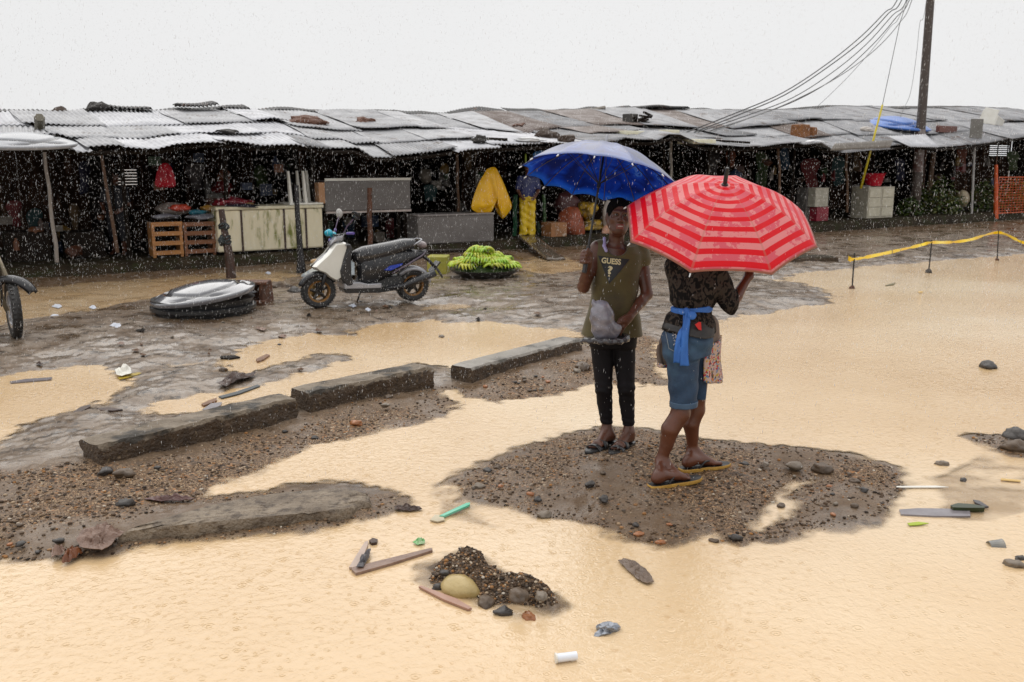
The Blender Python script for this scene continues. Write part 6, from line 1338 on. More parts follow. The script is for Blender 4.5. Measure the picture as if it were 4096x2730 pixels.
# ============================================================ woman in the green shirt (faces the camera)
Y0 = G(2440, 1797).y
J = lambda x, y, dy=0: AY(x, y, Y0+dy)
g0 = .055
base = on(2440, 1800)
w1 = thing('person', Vector((base.x, Y0, base.z)), 'woman in olive green sleeveless shirt and black leggings holding the open blue umbrella', 'person')
gz1 = gz(base.x, Y0)+.002
hc = J(2474, 868, -.03); Rm = (Matrix.Rotation(R(4), 3, 'Z') @ Matrix.Rotation(R(5), 3, 'Y') @ Matrix.Rotation(R(-3), 3, 'X'))
sol1 = gz1+.022
ankR, ankL = J(2429, 1738, .0), J(2516, 1742, -.04); ankR.z = sol1+.085; ankL.z = sol1+.085
kneR, kneL = J(2415, 1555, -.04), J(2505, 1552, -.06); hipR, hipL = J(2407, 1330, .02), J(2492, 1330, .02)
shR, shL = J(2392, 995, .0), J(2556, 1003, .04)
elR, wrR = J(2334, 1150, -.07), J(2350, 1062, -.17)
elL, wrL = J(2588, 1178, -.03), J(2518, 1268, -.17)
f = Field(J(2280, 760)-Vector((0, .42, .02)), Vector((J(2660, 900).x, Y0+.26, J(2474, 770).z+.05)), .0052)
f.lo[2] = gz1-.01; f = Field((J(2285, 760).x, Y0-.42, gz1-.01), (J(2640, 900).x, Y0+.22, J(2474, 770).z+.03), .0052)
Ph = head_field(f, hc, Rm)
neck = J(2462, 985, .01)
f.chain([A3(hc-Z*.05+Vector((0, .02, 0))), A3(neck), A3(neck-Z*.05)], [.049, .050, .06], .03)
side1 = (1, -.04, 0)
f.rings([J(2474, 1000), J(2472, 1030), J(2466, 1085), J(2460, 1180), J(2452, 1270), J(2450, 1325), J(2450, 1350)], [(.07, .05), (.145, .078), (.142, .102), (.120, .094), (.138, .098), (.142, .098), (.12, .08)], side1, .05)
for s_, e_, w_ in ((shR, elR, wrR), (shL, elL, wrL)):
    f.cap(A3(Vector(neck)-Z*.06), A3(s_), .045, .045, .04)
    f.chain([A3(s_), A3(s_.lerp(e_, .45)), A3(e_)], [.048, .046, .036], .03); f.chain([A3(e_), A3(e_.lerp(w_, .35)), A3(w_)], [.036, .036, .0235], .02)
for h_, k_, a_ in ((hipR, kneR, ankR), (hipL, kneL, ankL)):
    f.chain([A3(h_), A3(h_.lerp(k_, .5)), A3(k_)], [.078, .065, .050], .03); cf = k_.lerp(a_, .33)+Vector((0, .018, 0)); f.chain([A3(k_), A3(cf), A3(a_)], [.048, .047, .030], .03)
# hands: right closed round the umbrella grip, left closed on the bag
gripc = J(2347, 1030, -.20)
axis = Vector((.17, .27, .95)).normalized()
hand(f, wrR, wrR+Vector((.0, -.035, .060)), Vector((.25, -.1, 1)), (1.05, 1.1, 1.15, 1.2), Vector((-.35, -.9, .2)), .080, 1, .010)
f.chain([A3(gripc+axis*(.030-.02*i)+Vector((-.030, .0, 0))) for i in range(4)], [.012]*4, .01)
for i in range(4):
    c_ = gripc+axis*(.036-.0215*i); pts = [c_+Vector((math.cos(a)*.026, math.sin(a)*.026, 0)) for a in (R(150), R(205), R(255), R(305), R(345))]
    f.chain([A3(p) for p in pts], [.0105, .0105, .010, .0095, .0085], .003)
f.chain([A3(gripc+Vector((.02, .02, -.01))), A3(gripc+Vector((.026, -.012, .028))), A3(gripc+Vector((.005, -.03, .045)))], [.014, .012, .010], .006)
f.ell(A3(gripc+Vector((0.0, .022, -.004))), (.034, .024, .046), .02)
hand(f, wrL, wrL+Vector((-.052, -.03, -.045)), Vector((-.6, -.3, .9)), (.5, .6, .7, .8), Vector((-.3, .2, -.9)), .078, 1, .0098)
dR, sR, bR, TR, LR = foot(f, ankR, (J(2447, 1770).x, Y0+.02), (J(2366, 1788).x, Y0-.15), sol1); toes(f, dR, sR, bR, -1)
dL, sL, bL, TL, LL = foot(f, ankL, (J(2520, 1790).x, Y0-.0), (J(2452, 1800).x, Y0-.18), sol1); toes(f, dL, sL, bL, -1)
feetdata = [(dR, sR, bR, LR, Vector((J(2447, 1770).x, Y0+.02, 0))), (dL, sL, bL, LL, Vector((J(2520, 1790).x, Y0, 0)))]
def paint1(C):
    l = (C-np.array(hc)) @ np.array(Rm); x, y, z = l[:, 0], -l[:, 1], l[:, 2]; m = np.zeros(len(C))
    m[(np.abs(x) < .024) & (y > .074) & (z < -.045) & (z > -.078)] = 1
    m[(np.abs(x) < .015) & (y > .076) & (z < -.0565) & (z > -.0625)] = 2
    return m
body1 = build_field(f, 'body', [skin, lipm, teeth], w1, paint=paint1)
def eyes(P, parent):
    for s in (-1, 1):
        c = Vector(P(s*.029, .0715, .012)); fw = (Vector(P(s*.029, .09, .012))-c).normalized()
        M = Matrix.Translation(c)
        e = MB().rock(c, (.0112, .0112, .0085), 2, 0, 0).build('eye', eyew, parent, smooth=True)
        MB().rock(c+fw*.0085, (.0055, .0045, .0055), 2, 0, 0).build('iris', pupil, e, smooth=True)
eyes(Ph, w1)
def hair_cap(P, parent, Rm_, name='hair', low=.0):
    h = Field(A3(P(0, 0, 0))-.13, A3(P(0, 0, 0))+.15, .0048); E = Rm_.to_euler()
    h.ell(P(0, -.014, .032), (.0785, .0975, .0915), 0, rot=E)
    h.ell(P(0, .075, -.020), (.070, .066, .085), 0, 'sub', rot=E); h.ell(P(0, .03, -.085), (.09, .12, .085), 0, 'sub', rot=E)
    for s in (-1, 1): h.ell(P(s*.080, -.002, -.012), (.014, .022, .036), 0, 'sub', rot=E)
    h.wrinkle(.0015, lambda x, y, z: np.sin(x*260)*np.sin(y*240)*np.sin(z*250))
    return build_field(h, name, hairm, parent)
hair_cap(Ph, w1, Rm)
# shirt
olive = pm('olive shirt', (.105, .082, .022), (.070, .052, .014), scale=5, rough=.7, bump=.25, bscale=220, c3=(.05, .035, .012), s3=3.5, p3=(.5, .68))
olive.node_tree.nodes['Principled BSDF'].inputs['Sheen Weight'].default_value = .15
sx0, sx1 = J(2300, 1000).x, J(2620, 1000).x
s = Field((sx0, Y0-.26, J(2450, 1345).z-.02), (sx1, Y0+.22, J(2470, 950).z+.03), .0055)
hemz = J(2450, 1338).z
s.rings([J(2472, 985), J(2470, 1015), J(2466, 1080), J(2458, 1180), J(2452, 1270), J(2450, 1350)], [(.118, .074), (.158, .097), (.158, .118), (.150, .118), (.180, .135), (.204, .158)], side1, .0)
s.cap(A3(J(2460, 1010, .0)), A3(shR+Vector((.02, 0, .004))), .062, .060, .03); s.cap(A3(J(2480, 1010, .0)), A3(shL+Vector((0, 0, -.0))), .062, .062, .03)
s.cap(A3(shL), A3(shL.lerp(elL, .22)), .060, .066, .02)
s.cap(A3(shR+Vector((-.035, 0, -.06))), A3(shR+Vector((-.075, -.05, -.20))), .05, .05, 0, 'sub')
s.ell(A3(J(2468, 968, -.07)), (.082, .12, .090), 0, 'sub'); s.ell(A3(neck+Z*.015), (.075, .075, .055), 0, 'sub')
s.wrinkle(.0065, lambda x, y, z: np.sin(x*38+np.sin(z*7)*1.6+y*14)*np.clip((J(2450, 1080).z-z)/.25, 0, 1)+.5*np.sin(x*17-z*34+2)*np.clip((z-hemz)/.3, 0, 1))
s.wrinkle(.006, lambda x, y, z: np.sin(z*30+x*19)*np.exp(-((z-J(2450, 1230).z)/.12)**2)*np.clip((x-J(2440, 1).x)*6, 0, 1))
s.half((0, 0, hemz), (0, 0, -1))
shirt = build_field(s, 'shirt', olive, w1)
vest = Field((sx0, Y0-.2, J(2470, 1010).z), (sx1, Y0+.1, J(2470, 940).z+.02), .004)
vest.chain([A3(J(2418, 955, -.0)+Z*.0), A3(J(2417, 985, -.055)), A3(J(2425, 1005, -.085))], [.012, .012, .010], .004)
build_field(vest, 'vest_strap', pm('lilac strap', (.42, .38, .62), (.35, .3, .5)), w1)
# printed triangle and lettering on the chest
bv = bvh_of(shirt)
def onto(p, off):
    h_ = bv.ray_cast(Vector((p.x, Y0-1.0, p.z)), Vector((0, 1, 0)))
    return Vector((p.x, (h_[0].y if h_[0] else Y0-.12)-off, p.z))
m = MB(); T0, T1, T2 = J(2388, 1019), J(2511, 1032), J(2429, 1127); n = 26
for i in range(n+1):
    for j in range(n+1-i): m.v.append(tuple(onto(T0+(T1-T0)*(i/n)+(T2-T0)*(j/n), .004)))
ix = {}; c_ = 0
for i in range(n+1):
    for j in range(n+1-i): ix[i, j] = c_; c_ += 1
for i in range(n):
    for j in range(n-i):
        m.f.append((ix[i, j], ix[i+1, j], ix[i, j+1])); m.m.append(0)
        if j < n-i-1: m.f.append((ix[i+1, j], ix[i+1, j+1], ix[i, j+1])); m.m.append(0)
m.build('print_triangle', pm('black print', (.012, .013, .016), rough=.5), shirt, smooth=True)
def lettering(txt, pa, pb, hgt, mat, bold=.012):
    cu = bpy.data.curves.new('t', 'FONT'); cu.body = txt; cu.align_x = 'CENTER'; cu.align_y = 'CENTER'; cu.offset = bold; cu.resolution_u = 4
    to = bpy.data.objects.new('t', cu); COL.objects.link(to); bpy.context.view_layer.update()
    me = bpy.data.meshes.new_from_object(to.evaluated_get(bpy.context.evaluated_depsgraph_get())); bpy.data.objects.remove(to)
    bm = bmesh.new(); bm.from_mesh(me); bmesh.ops.triangulate(bm, faces=bm.faces); bmesh.ops.subdivide_edges(bm, edges=bm.edges, cuts=2, use_grid_fill=True)
    xs = [v.co.x for v in bm.verts]; ys = [v.co.y for v in bm.verts]; cx, cy = (max(xs)+min(xs))/2, (max(ys)+min(ys))/2; wx, wy = max(xs)-min(xs), max(ys)-min(ys)
    c0 = (pa+pb)/2; ex = (pb-pa)/wx; ez = Vector((-ex.z, 0, ex.x)).normalized()*(hgt/wy); m = MB()
    m.v = [tuple(onto(c0+ex*(v.co.x-cx)+ez*(v.co.y-cy), .0075)) for v in bm.verts]; m.f = [tuple(v.index for v in f_.verts) for f_ in bm.faces]; m.m = [0]*len(m.f); bm.free()
    return m.build('print_lettering', mat, shirt)
lm = pm('gold letters', (.60, .52, .28), (.66, .58, .36), rough=.4)
lettering('GUESS', J(2401, 1035.5), J(2476, 1042), .037, lm, .035)
lettering('?', J(2423, 1072), J(2442, 1074), .052, lm, .04)
lettering('\u25B2', J(2426, 1092), J(2432, 1092.5), .012, lm, 0) if 0 else None
m = MB(); q0, q1, q2 = J(2424, 1097), J(2432, 1098), J(2429, 1089); m.add([onto(q, .008) for q in (q0, q1, q2)], [(0, 1, 2)]); m.build('print_lettering', lm, shirt)
# leggings
legm = pm('black leggings', (.006, .005, .006), (.011, .009, .011), scale=12, rough=.7, spec=.2, bump=.2, bscale=120)
l = Field((J(2330, 1).x, Y0-.2, sol1+.1), (J(2600, 1).x, Y0+.22, hemz+.12), .0055)
l.rings([J(2452, 1255), J(2450, 1335), J(2450, 1385)], [(.152, .112), (.166, .120), (.152, .112)], side1, .0)
for h_, k_, a_ in ((hipR, kneR, ankR), (hipL, kneL, ankL)):
    l.chain([A3(h_), A3(h_.lerp(k_, .5)), A3(k_)], [.084, .070, .055], .02); cf = k_.lerp(a_, .33)+Vector((0, .018, 0)); l.chain([A3(k_), A3(cf), A3(a_)], [.053, .052, .036], .02)
l.half((0, 0, ankR.z+.045), (0, 0, -1))
l.wrinkle(.0022, lambda x, y, z: np.sin(z*120+np.sin(x*40)*2)*np.exp(-((z-kneR.z)/.07)**2)+np.sin(z*150+x*30)*np.exp(-((z-ankR.z-.07)/.05)**2))
build_field(l, 'leggings', legm, w1)
# sandals
rub = pm('black rubber', (.014, .014, .015), (.03, .03, .03), rough=.3)
def sole_mesh(heel, d, s, L_, z, w_, th, mat, parent, name, big=1, rim=None):
    out = [(-.035, 0), (-.03, .55), (0, .8), (.05, .85), (.12, .78), (.17, 1.0), (.22, 1.02), (.26, .8), (.285, .35), (.285, -.1), (.265, -.6), (.23, -.92), (.18, -1), (.12, -.88), (.05, -.85), (0, -.8), (-.03, -.55)]
    k = (L_+.075)/.285; P = [heel+d*(x*k)+s*(y*w_*big) for x, y in out]; P = spline([Vector((p.x, p.y, 0)) for p in P+[P[0]]], 4)[:-1]; n = len(P); c = sum(P, Vector())/n; m = MB()
    for kk, zz in ((.97, z), (1, z+th*.3), (1, z+th*.8), (.97, z+th), (.0, z+th)):
        for p in P: q = c.lerp(p, kk); m.v.append((q.x, q.y, zz))
    for r_ in range(4):
        for i in range(n): m.f.append((r_*n+i, r_*n+(i+1) % n, (r_+1)*n+(i+1) % n, (r_+1)*n+i)); m.m.append(0 if r_ < 3 else 1)
    return m.build(name, [mat, rim or mat], parent, smooth=True, auto=50)
for (d, s_, b, L_, hl) in feetdata:
    so_ = sole_mesh(hl, d, s_, L_, gz1-.004, .046, .028, rub, w1, 'sandal', -1)
    for t, hh, rr in ((.50, .062, .050), (.76, .038, .052)):
        c_ = Vector((hl.x, hl.y, 0))+d*(L_*t*1.25); m = MB()
        pts = [(c_+s_*(math.cos(a)*rr))+Z*(sol1-.012+hh*math.sin(a)) for a in np.linspace(0, math.pi, 15)]
        for p in pts: m.v += [tuple(p-d*.019), tuple(p+d*.019)]
        for i in range(14): m.f.append((2*i, 2*i+1, 2*i+3, 2*i+2)); m.m.append(0)
        stp = m.build('strap', pm('wet strap', (.03, .03, .032), rough=.22), so_, smooth=True, solid=.005)
# plastic bag held in the left hand
bagc = J(2409, 1272, -.22); hb_ = wrL+Vector((-.07, -.04, -.055))
fb = Field(A3(bagc)-np.array((.20, .16, .20)), A3(bagc)+np.array((.26, .16, .17)), .0052)
fb.ell(A3(bagc), (.078, .062, .118), 0, rot=Euler((0, R(-8), 0))); fb.ell(A3(J(2425, 1325, -.20)), (.09, .06, .06), .04); fb.cap(A3(J(2440, 1320, -.2)), A3(hb_), .03, .016, .03); fb.cap(A3(J(2374, 1215, -.22)), A3(J(2374, 1196, -.22)), .014, .003, .02)
fb.wrinkle(.0032, lambda x, y, z: np.sin((z*2.2+x*1.3)*42+np.sin(x*50)*1.5)*.6+np.sin(z*70-x*60)*.5)
bagm = pm('grey plastic bag', (.27, .26, .30), (.12, .11, .13), scale=6, rough=.2, bump=.5, bscale=24, coat=.5, bdist=.02)
bg_ = thing('plastic_bag', bagc-Z*.15, 'crinkled grey plastic bag with a dark rim held before the olive shirt', 'bag')
build_field(fb, 'bag_body', bagm, bg_)
fr = Field((J(2310, 1).x, Y0-.40, J(1, 1400).z), (J(2540, 1).x, Y0-.02, J(1, 1320).z), .0048)
pts = []
for a in np.linspace(0, 6.283, 22): pts.append(A3(J(2420, 1358, -.20)+Vector((math.cos(a)*.142, math.sin(a)*.085, .018*math.cos(a)+.014*math.sin(a*2)))))
for i in range(21): fr.cap(pts[i], pts[i+1], .016, .016, .01)
fr.wrinkle(.004, lambda x, y, z: np.sin(x*95+z*60)); fr.ell(A3(J(2420, 1356, -.20)), (.135, .08, .012), .02)
build_field(fr, 'bag_rim', pm('dark bag rim', (.03, .027, .03), (.07, .065, .07), scale=9, rough=.2, coat=.3), bg_)

# ============================================================ woman with the red umbrella (back to the camera, heading right)
Y1 = G(2690, 1935).y
J2 = lambda x, y, dy=0: AY(x, y, Y1+dy)
b2 = on(2720, 1930); w2 = thing('person', Vector((b2.x, Y1, b2.z)), 'woman in black top, denim shorts and apron seen from behind under the red umbrella', 'person')
gz2 = gz(b2.x, Y1)+.002; sol2 = gz2+.018
nA = J2(2642, 1895, -.06); nA.z = sol2+.095; fA = J2(2766, 1862, .16); fA.z = sol2+.085
gzf = gz(fA.x, fA.y)+.002; fA.z = gzf+.018+.085
nK, fK = J2(2722, 1655, -.05), J2(2784, 1640, .14); nH, fH = J2(2730, 1370, -.03), J2(2800, 1375, .10)
fw = Vector((.62, .78, 0)).normalized(); sd = Vector((fw.y, -fw.x, 0))      # facing direction and her right side
s2R, s2L = J2(2858, 1075, -.02), J2(2702, 1060, .05)
eR, wR_ = J2(2925, 1222, -.02), J2(2990, 1112, .06); eL, wL_ = J2(2745, 1195, .26), J2(2850, 1165, .36)
hc2 = J2(2790, 915, .08); Rm2 = Matrix.Rotation(math.atan2(-fw.x, fw.y)+math.pi, 3, 'Z') @ Matrix.Rotation(R(-8), 3, 'X')
f = Field((J2(2580, 1).x, Y1-.26, min(gz2, gzf)-.01), (J2(3080, 1).x, Y1+.50, hc2.z+.14), .0055)
P2h = head_field(f, hc2, Rm2)
nk2 = J2(2785, 1012, .04); f.chain([A3(hc2-Z*.05), A3(nk2), A3(nk2-Z*.06)], [.05, .05, .06], .03)
T_ = [J2(2782, 1035, .04), J2(2780, 1080, .03), J2(2774, 1150, .02), J2(2768, 1225, .02), J2(2764, 1310, .02), J2(2758, 1380, .02), J2(2756, 1420, .02)]
f.rings(T_, [(.075, .05), (.138, .080), (.128, .090), (.100, .082), (.120, .100), (.130, .112), (.10, .09)], sd, .05)
f.ell(A3(J2(2715, 1390, -.03)), (.066, .066, .075), .03)
for s_, e_, w_ in ((s2R, eR, wR_), (s2L, eL, wL_)):
    f.cap(A3(nk2-Z*.05), A3(s_), .045, .045, .04); f.chain([A3(s_), A3(s_.lerp(e_, .5)), A3(e_)], [.046, .043, .035], .03); f.chain([A3(e_), A3(e_.lerp(w_, .35)), A3(w_)], [.035, .034, .023], .02)
f.chain([A3(nH), A3(nH.lerp(nK, .5)), A3(nK)], [.075, .064, .053], .03); f.chain([A3(fH), A3(fH.lerp(fK, .5)), A3(fK)], [.075, .062, .051], .02)
bk = Vector((-.025, -.01, 0))
f.chain([A3(nK), A3(nK.lerp(nA, .32)+bk), A3(nK.lerp(nA, .65)+bk*.3), A3(nA)], [.054, .054, .040, .030], .02)
f.chain([A3(fK), A3(fK.lerp(fA, .32)+bk), A3(fK.lerp(fA, .65)+bk*.3), A3(fA)], [.052, .052, .038, .030], .02)
hand(f, wR_, wR_+Vector((.045, .02, .058)), Vector((-.6, .2, .6)), (.35, .45, .55, .65), Vector((.5, .4, -.6)), .076, 1, .0096)
hand(f, wL_, wL_+Vector((.05, .03, .055)), Vector((-.5, .2, .7)), (1.0, 1.1, 1.2, 1.2), Vector((.5, .6, -.4)), .076, 1, .0096)
n_h, n_t = G(2618, 1962, .03), G(2765, 1936, .03); f_h, f_t = G(2740, 1896, .03), G(2875, 1878, .03)
d1, s1_, b1_, t1_, L1 = foot(f, nA, n_h.xy, n_t.xy, sol2); toes(f, d1, s1_, b1_, 1)
d2, s2_, b2_, t2_, L2_ = foot(f, fA, f_h.xy, f_t.xy, gzf+.018); toes(f, d2, s2_, b2_, -1)
skin2 = pm('warm brown skin', (.125, .040, .018), (.08, .024, .011), scale=12, rough=.35, bump=.15, bscale=90)
build_field(f, 'body', skin2, w2)
eyes(P2h, w2); hair_cap(P2h, w2, Rm2)
# flip flops
ff = pm('yellow woven sole', (.52, .30, .05), (.38, .20, .03), scale=40, rough=.55, bump=.6, bscale=150); ffi = pm('black footbed', (.016, .014, .014), rough=.5)
for (d, s_, b, L_, hl, z_, bg2) in ((d1, s1_, b1_, L1, n_h, gz2, 1), (d2, s2_, b2_, L2_, f_h, gzf, -1)):
    so_ = sole_mesh(Vector((hl.x, hl.y, 0)), d, s_, L_, z_-.004, .050, .022, ff, w2, 'flip_flop', bg2, rim=ffi)
    tp = b+s_*.012*bg2+d*.008; tp.z = z_+.04
    MB().tube(spline([Vector((hl.x, hl.y, z_+.022))+d*.07+s_*.044*bg2, Vector((hl.x, hl.y, z_+.055))+d*.12+s_*.036*bg2, tp+Z*.004, tp-Z*.02], 6), .0075, 7, flat=.7).build('strap', ffi, so_, smooth=True)
    MB().tube(spline([Vector((hl.x, hl.y, z_+.022))+d*.07-s_*.040*bg2, Vector((hl.x, hl.y, z_+.055))+d*.12-s_*.024*bg2, tp+Z*.004], 6), .0075, 7, flat=.7).build('strap', ffi, so_, smooth=True)
    if bg2 == 1: MB().rock(tp+Z*.010-d*.01, (.010, .008, .006), 2, .3, 3).build('gold_ornament', pm('gold bead', (.6, .45, .03), metal=.5, rough=.3), so_)
# top with peplum and long sleeves
bt, nt, bb = nodes('patterned black top'); tc = N(nt, 'ShaderNodeTexCoord'); mpn = N(nt, 'ShaderNodeMapping'); mpn.inputs['Rotation'].default_value = (0, .5, 0); mpn.inputs['Scale'].default_value = (38, 30, 24); L(nt, tc.outputs['Object'], mpn.inputs[0])
nn_ = N(nt, 'ShaderNodeTexNoise', i_Scale=1.0, i_Detail=1.0, i_Distortion=1.2); L(nt, mpn.outputs[0], nn_.inputs[0])
L(nt, ramp(nt, nn_.outputs[0], [(.46, (.006, .005, .005)), (.54, (.048, .037, .030))]), bb.inputs['Base Color']); bb.inputs['Roughness'].default_value = .85; bb.inputs['Specular IOR Level'].default_value = .15
wz = J2(2766, 1237).z
s = Field((J2(2620, 1).x, Y1-.24, J2(1, 1335).z), (J2(3000, 1).x, Y1+.42, J2(1, 1010).z), .0055)
Tt = [J2(2782, 1025, .04), J2(2780, 1060, .03), J2(2774, 1150, .02), J2(2768, 1205, .02), J2(2767, 1232, .02), J2(2762, 1262, .02), J2(2752, 1325, .01)]
s.rings(Tt, [(.09, .06), (.158, .102), (.150, .112), (.128, .108), (.110, .094), (.138, .118), (.160, .145)], sd, 0)
for s_, e_, w_, ex in ((s2R, eR, wR_, .30), (s2L, eL, wL_, .8)):
    s.cap(A3(nk2-Z*.055), A3(s_), .056, .056, .03); s.chain([A3(s_), A3(s_.lerp(e_, .5)), A3(e_)], [.060, .058, .052], .03); s.cap(A3(e_), A3(e_.lerp(w_, ex)), .052, .046, .01)
s.ell(A3(nk2+Z*.02), (.075, .075, .06), 0, 'sub')
s.wrinkle(.007, lambda x, y, z: np.sin(x*36+z*28+np.sin(z*30))*.6+np.sin(z*55-x*20)*np.exp(-((z-wz)/.07)**2))
s.half((0, 0, J2(2752, 1330).z), (0, 0, -1))
build_field(s, 'top', bt, w2)
s = Field((J2(2620, 1).x, Y1-.22, J2(1, 1360).z), (J2(2900, 1).x, Y1+.26, J2(1, 1250).z), .0055)
s.rings([J2(2766, 1240, .02), J2(2758, 1300, .01), J2(2752, 1338, .0)], [(.108, .094), (.152, .138), (.162, .150)], sd, 0); s.half(A3(J2(2752, 1330)), (-.18, 0, -1))
build_field(s, 'peplum', pm('black lace hem', (.010, .009, .009), (.03, .025, .022), scale=30), w2)
# denim shorts
denim = pm('wet denim', (.020, .060, .125), (.008, .026, .060), scale=3.5, rough=.6, bump=.4, bscale=260, c3=(.05, .12, .20), s3=3.0, p3=(.5, .7))
s = Field((J2(2610, 1).x, Y1-.26, J2(1, 1650).z), (J2(2900, 1).x, Y1+.34, J2(1, 1280).z), .0055)
s.rings([J2(2763, 1290, .02), J2(2755, 1350, .02), J2(2752, 1415, .02)], [(.142, .128), (.155, .142), (.135, .125)], sd, 0)
s.ell(A3(J2(2708, 1392, -.045)), (.084, .09, .092), .04)
hemN, hemF = J2(2734, 1628, -.04), J2(2795, 1600, .13)
s.chain([A3(nH), A3(nH.lerp(hemN, .5)), A3(hemN)], [.102, .090, .078], .03); s.chain([A3(fH), A3(fH.lerp(hemF, .5)), A3(hemF)], [.095, .082, .072], .02)
s.wrinkle(.0045, lambda x, y, z: np.sin((z+.5*x)*60+np.sin(x*25))*np.exp(-((z-nH.z)/.12)**2)+.8*np.sin(z*48-x*40)*np.exp(-((z-hemN.z-.1)/.1)**2))
s.half(A3(J2(2745, 1622, -.04)), (.04, 0, -1))
sh_ = build_field(s, 'denim_shorts', denim, w2)
cu_ = Field((J2(2660, 1).x, Y1-.18, J2(1, 1640).z), (J2(2860, 1).x, Y1+.08, J2(1, 1580).z), .005)
cu_.cap(A3(hemN+Z*.1), A3(hemN-Z*.1), .085, .080, 0); cu_.half(A3(J2(2745, 1626, -.04)), (.04, 0, -1)); cu_.half(A3(J2(2745, 1602, -.04)), (-.04, 0, 1))
build_field(cu_, 'cuff', pm('faded denim cuff', (.05, .10, .17), (.025, .06, .11)), sh_)
sbv = bvh_of(sh_)
def onto2(p, off, bvx=sbv):
    h_ = bvx.ray_cast(CAM, (p-CAM).normalized()); q = h_[0] if h_[0] else p
    return q+(CAM-q).normalized()*off
m = MB(); pk = [J2(2662, 1325), J2(2712, 1332), J2(2722, 1385), J2(2708, 1412), J2(2676, 1395)]
for a, b in zip(pk, pk[1:]+pk[:1]): m.tube([onto2(a.lerp(b, t), .002) for t in np.linspace(0, 1, 9)], .0022, 4)
m.build('pocket_stitching', pm('pale thread', (.30, .33, .34)), sh_)
m = MB(); rr_ = random.Random(3)
for i in range(46):
    a, b = rr_.random(), rr_.random(); p = pk[0].lerp(pk[1], .45+.5*a).lerp(pk[4].lerp(pk[2], .45+.5*a), b); m.rock(onto2(p, .003), (.0035,)*3, 1, 0)
m.build('sequins', pm('silver sequins', (.7, .7, .72), metal=.3, rough=.2), sh_)
# apron: waist band, bow, panels
blueb = pm('blue apron band', (.035, .17, .55), (.025, .11, .40), scale=6, rough=.6, bump=.3)
s = Field((J2(2640, 1).x, Y1-.2, J2(1, 1262).z), (J2(2900, 1).x, Y1+.24, J2(1, 1205).z), .0045)
s.rings([J2(2768, 1222, .02)+Vector((0, 0, .02)), J2(2766, 1252, .02)], [(.122, .106), (.120, .104)], sd, 0)
s.half(A3(J2(2766, 1225)), (-.12, 0, 1)); s.half(A3(J2(2766, 1252)), (.12, 0, -1))
ap = build_field(s, 'apron_band', blueb, w2)
kx = J2(2745, 1245, -.125)
def ribbon(pts, w_, name, mat, parent, th=.005, wob=.006, side=None):
    P = spline(pts, 8); m = MB(); n = len(P); sdv = Vector(side or (1, .1, 0)).normalized()
    for i, p in enumerate(P):
        t = i/(n-1); ww = w_(t) if callable(w_) else w_
        for j in range(5):
            v = j/4-.5; m.v.append(tuple(p+sdv*ww*v*2+Vector((0, -wob*math.sin(j*1.7+t*9), 0))))
    for i in range(n-1):
        for j in range(4): m.f.append((i*5+j, i*5+j+1, (i+1)*5+j+1, (i+1)*5+j)); m.m.append(0)
    return m.build(name, mat, parent, smooth=True, solid=th)
ribbon([kx, kx+Vector((.0, -.015, -.08)), J2(2728, 1330, -.15), J2(2712, 1390, -.165), J2(2708, 1452, -.15)], .020, 'ribbon_tail', blueb, ap)
ribbon([kx+Vector((.005, -.012, 0)), J2(2748, 1290, -.15), J2(2740, 1350, -.165), J2(2736, 1410, -.16), J2(2738, 1464, -.15)], lambda t: .014+.012*t, 'ribbon_tail', blueb, ap)
f_ = Field(A3(kx)-.09, A3(kx)+.09, .004); f_.ell(A3(kx), (.018, .014, .02), 0); f_.cap(A3(kx), A3(J2(2768, 1268, -.14)), .012, .017, .01); f_.ell(A3(J2(2768, 1262, -.145)), (.026, .012, .024), .01); f_.ell(A3(J2(2728, 1250, -.14)), (.02, .012, .015), .01)
build_field(f_, 'bow', blueb, ap)
tau = pm('taupe apron cloth', (.16, .115, .09), (.11, .08, .065), scale=7, rough=.8, bump=.3)
flo, nt, bb = nodes('floral cloth'); tc = N(nt, 'ShaderNodeTexCoord'); v_ = N(nt, 'ShaderNodeTexVoronoi', i_Scale=95.0); L(nt, tc.outputs['Object'], v_.inputs[0]); sp_ = N(nt, 'ShaderNodeSeparateColor'); L(nt, v_.outputs['Color'], sp_.inputs[0])
L(nt, ramp(nt, sp_.outputs[0], [(0, (.50, .36, .30)), (.56, (.50, .36, .30)), (.57, (.42, .03, .03)), (.72, (.42, .03, .03)), (.73, (.12, .20, .34)), (.82, (.12, .20, .34)), (.83, (.48, .30, .05)), (.91, (.48, .30, .05)), (.92, (.05, .05, .05)), (1, (.05, .05, .05))], 'CONSTANT'), bb.inputs['Base Color']); bb.inputs['Roughness'].default_value = .8
# apron hangs on her front (far side), seen beyond the right hip, and a corner left of the hips
def panel(pts_t, pts_b, mat, name, parent, seed, th=.02, rows_=14):
    m = MB(); nU = 16
    for i in range(nU+1):
        a = i/nU; T = spline(pts_t, 8); B = spline(pts_b, 8); t = T[int(a*(len(T)-1))]; b = B[int(a*(len(B)-1))]
        for j in range(rows_+1):
            q = j/rows_; p = t.lerp(b, q); p = p+Vector((0, .012*math.sin(a*14+seed)*q, 0))+Vector((.006*math.sin(q*5+seed), 0, 0)); m.v.append(tuple(p))
    for i in range(nU):
        for j in range(rows_): m.f.append((i*(rows_+1)+j, i*(rows_+1)+j+1, (i+1)*(rows_+1)+j+1, (i+1)*(rows_+1)+j)); m.m.append(0)
    return m.build(name, mat, parent, smooth=True, solid=th)
pa = panel([J2(2824, 1262, .02), J2(2846, 1262, .06), J2(2862, 1285, .12), J2(2866, 1300, .2)], [J2(2822, 1505, .03), J2(2848, 1510, .07), J2(2878, 1508, .13), J2(2880, 1500, .22)], tau, 'apron_panel', ap, 1)
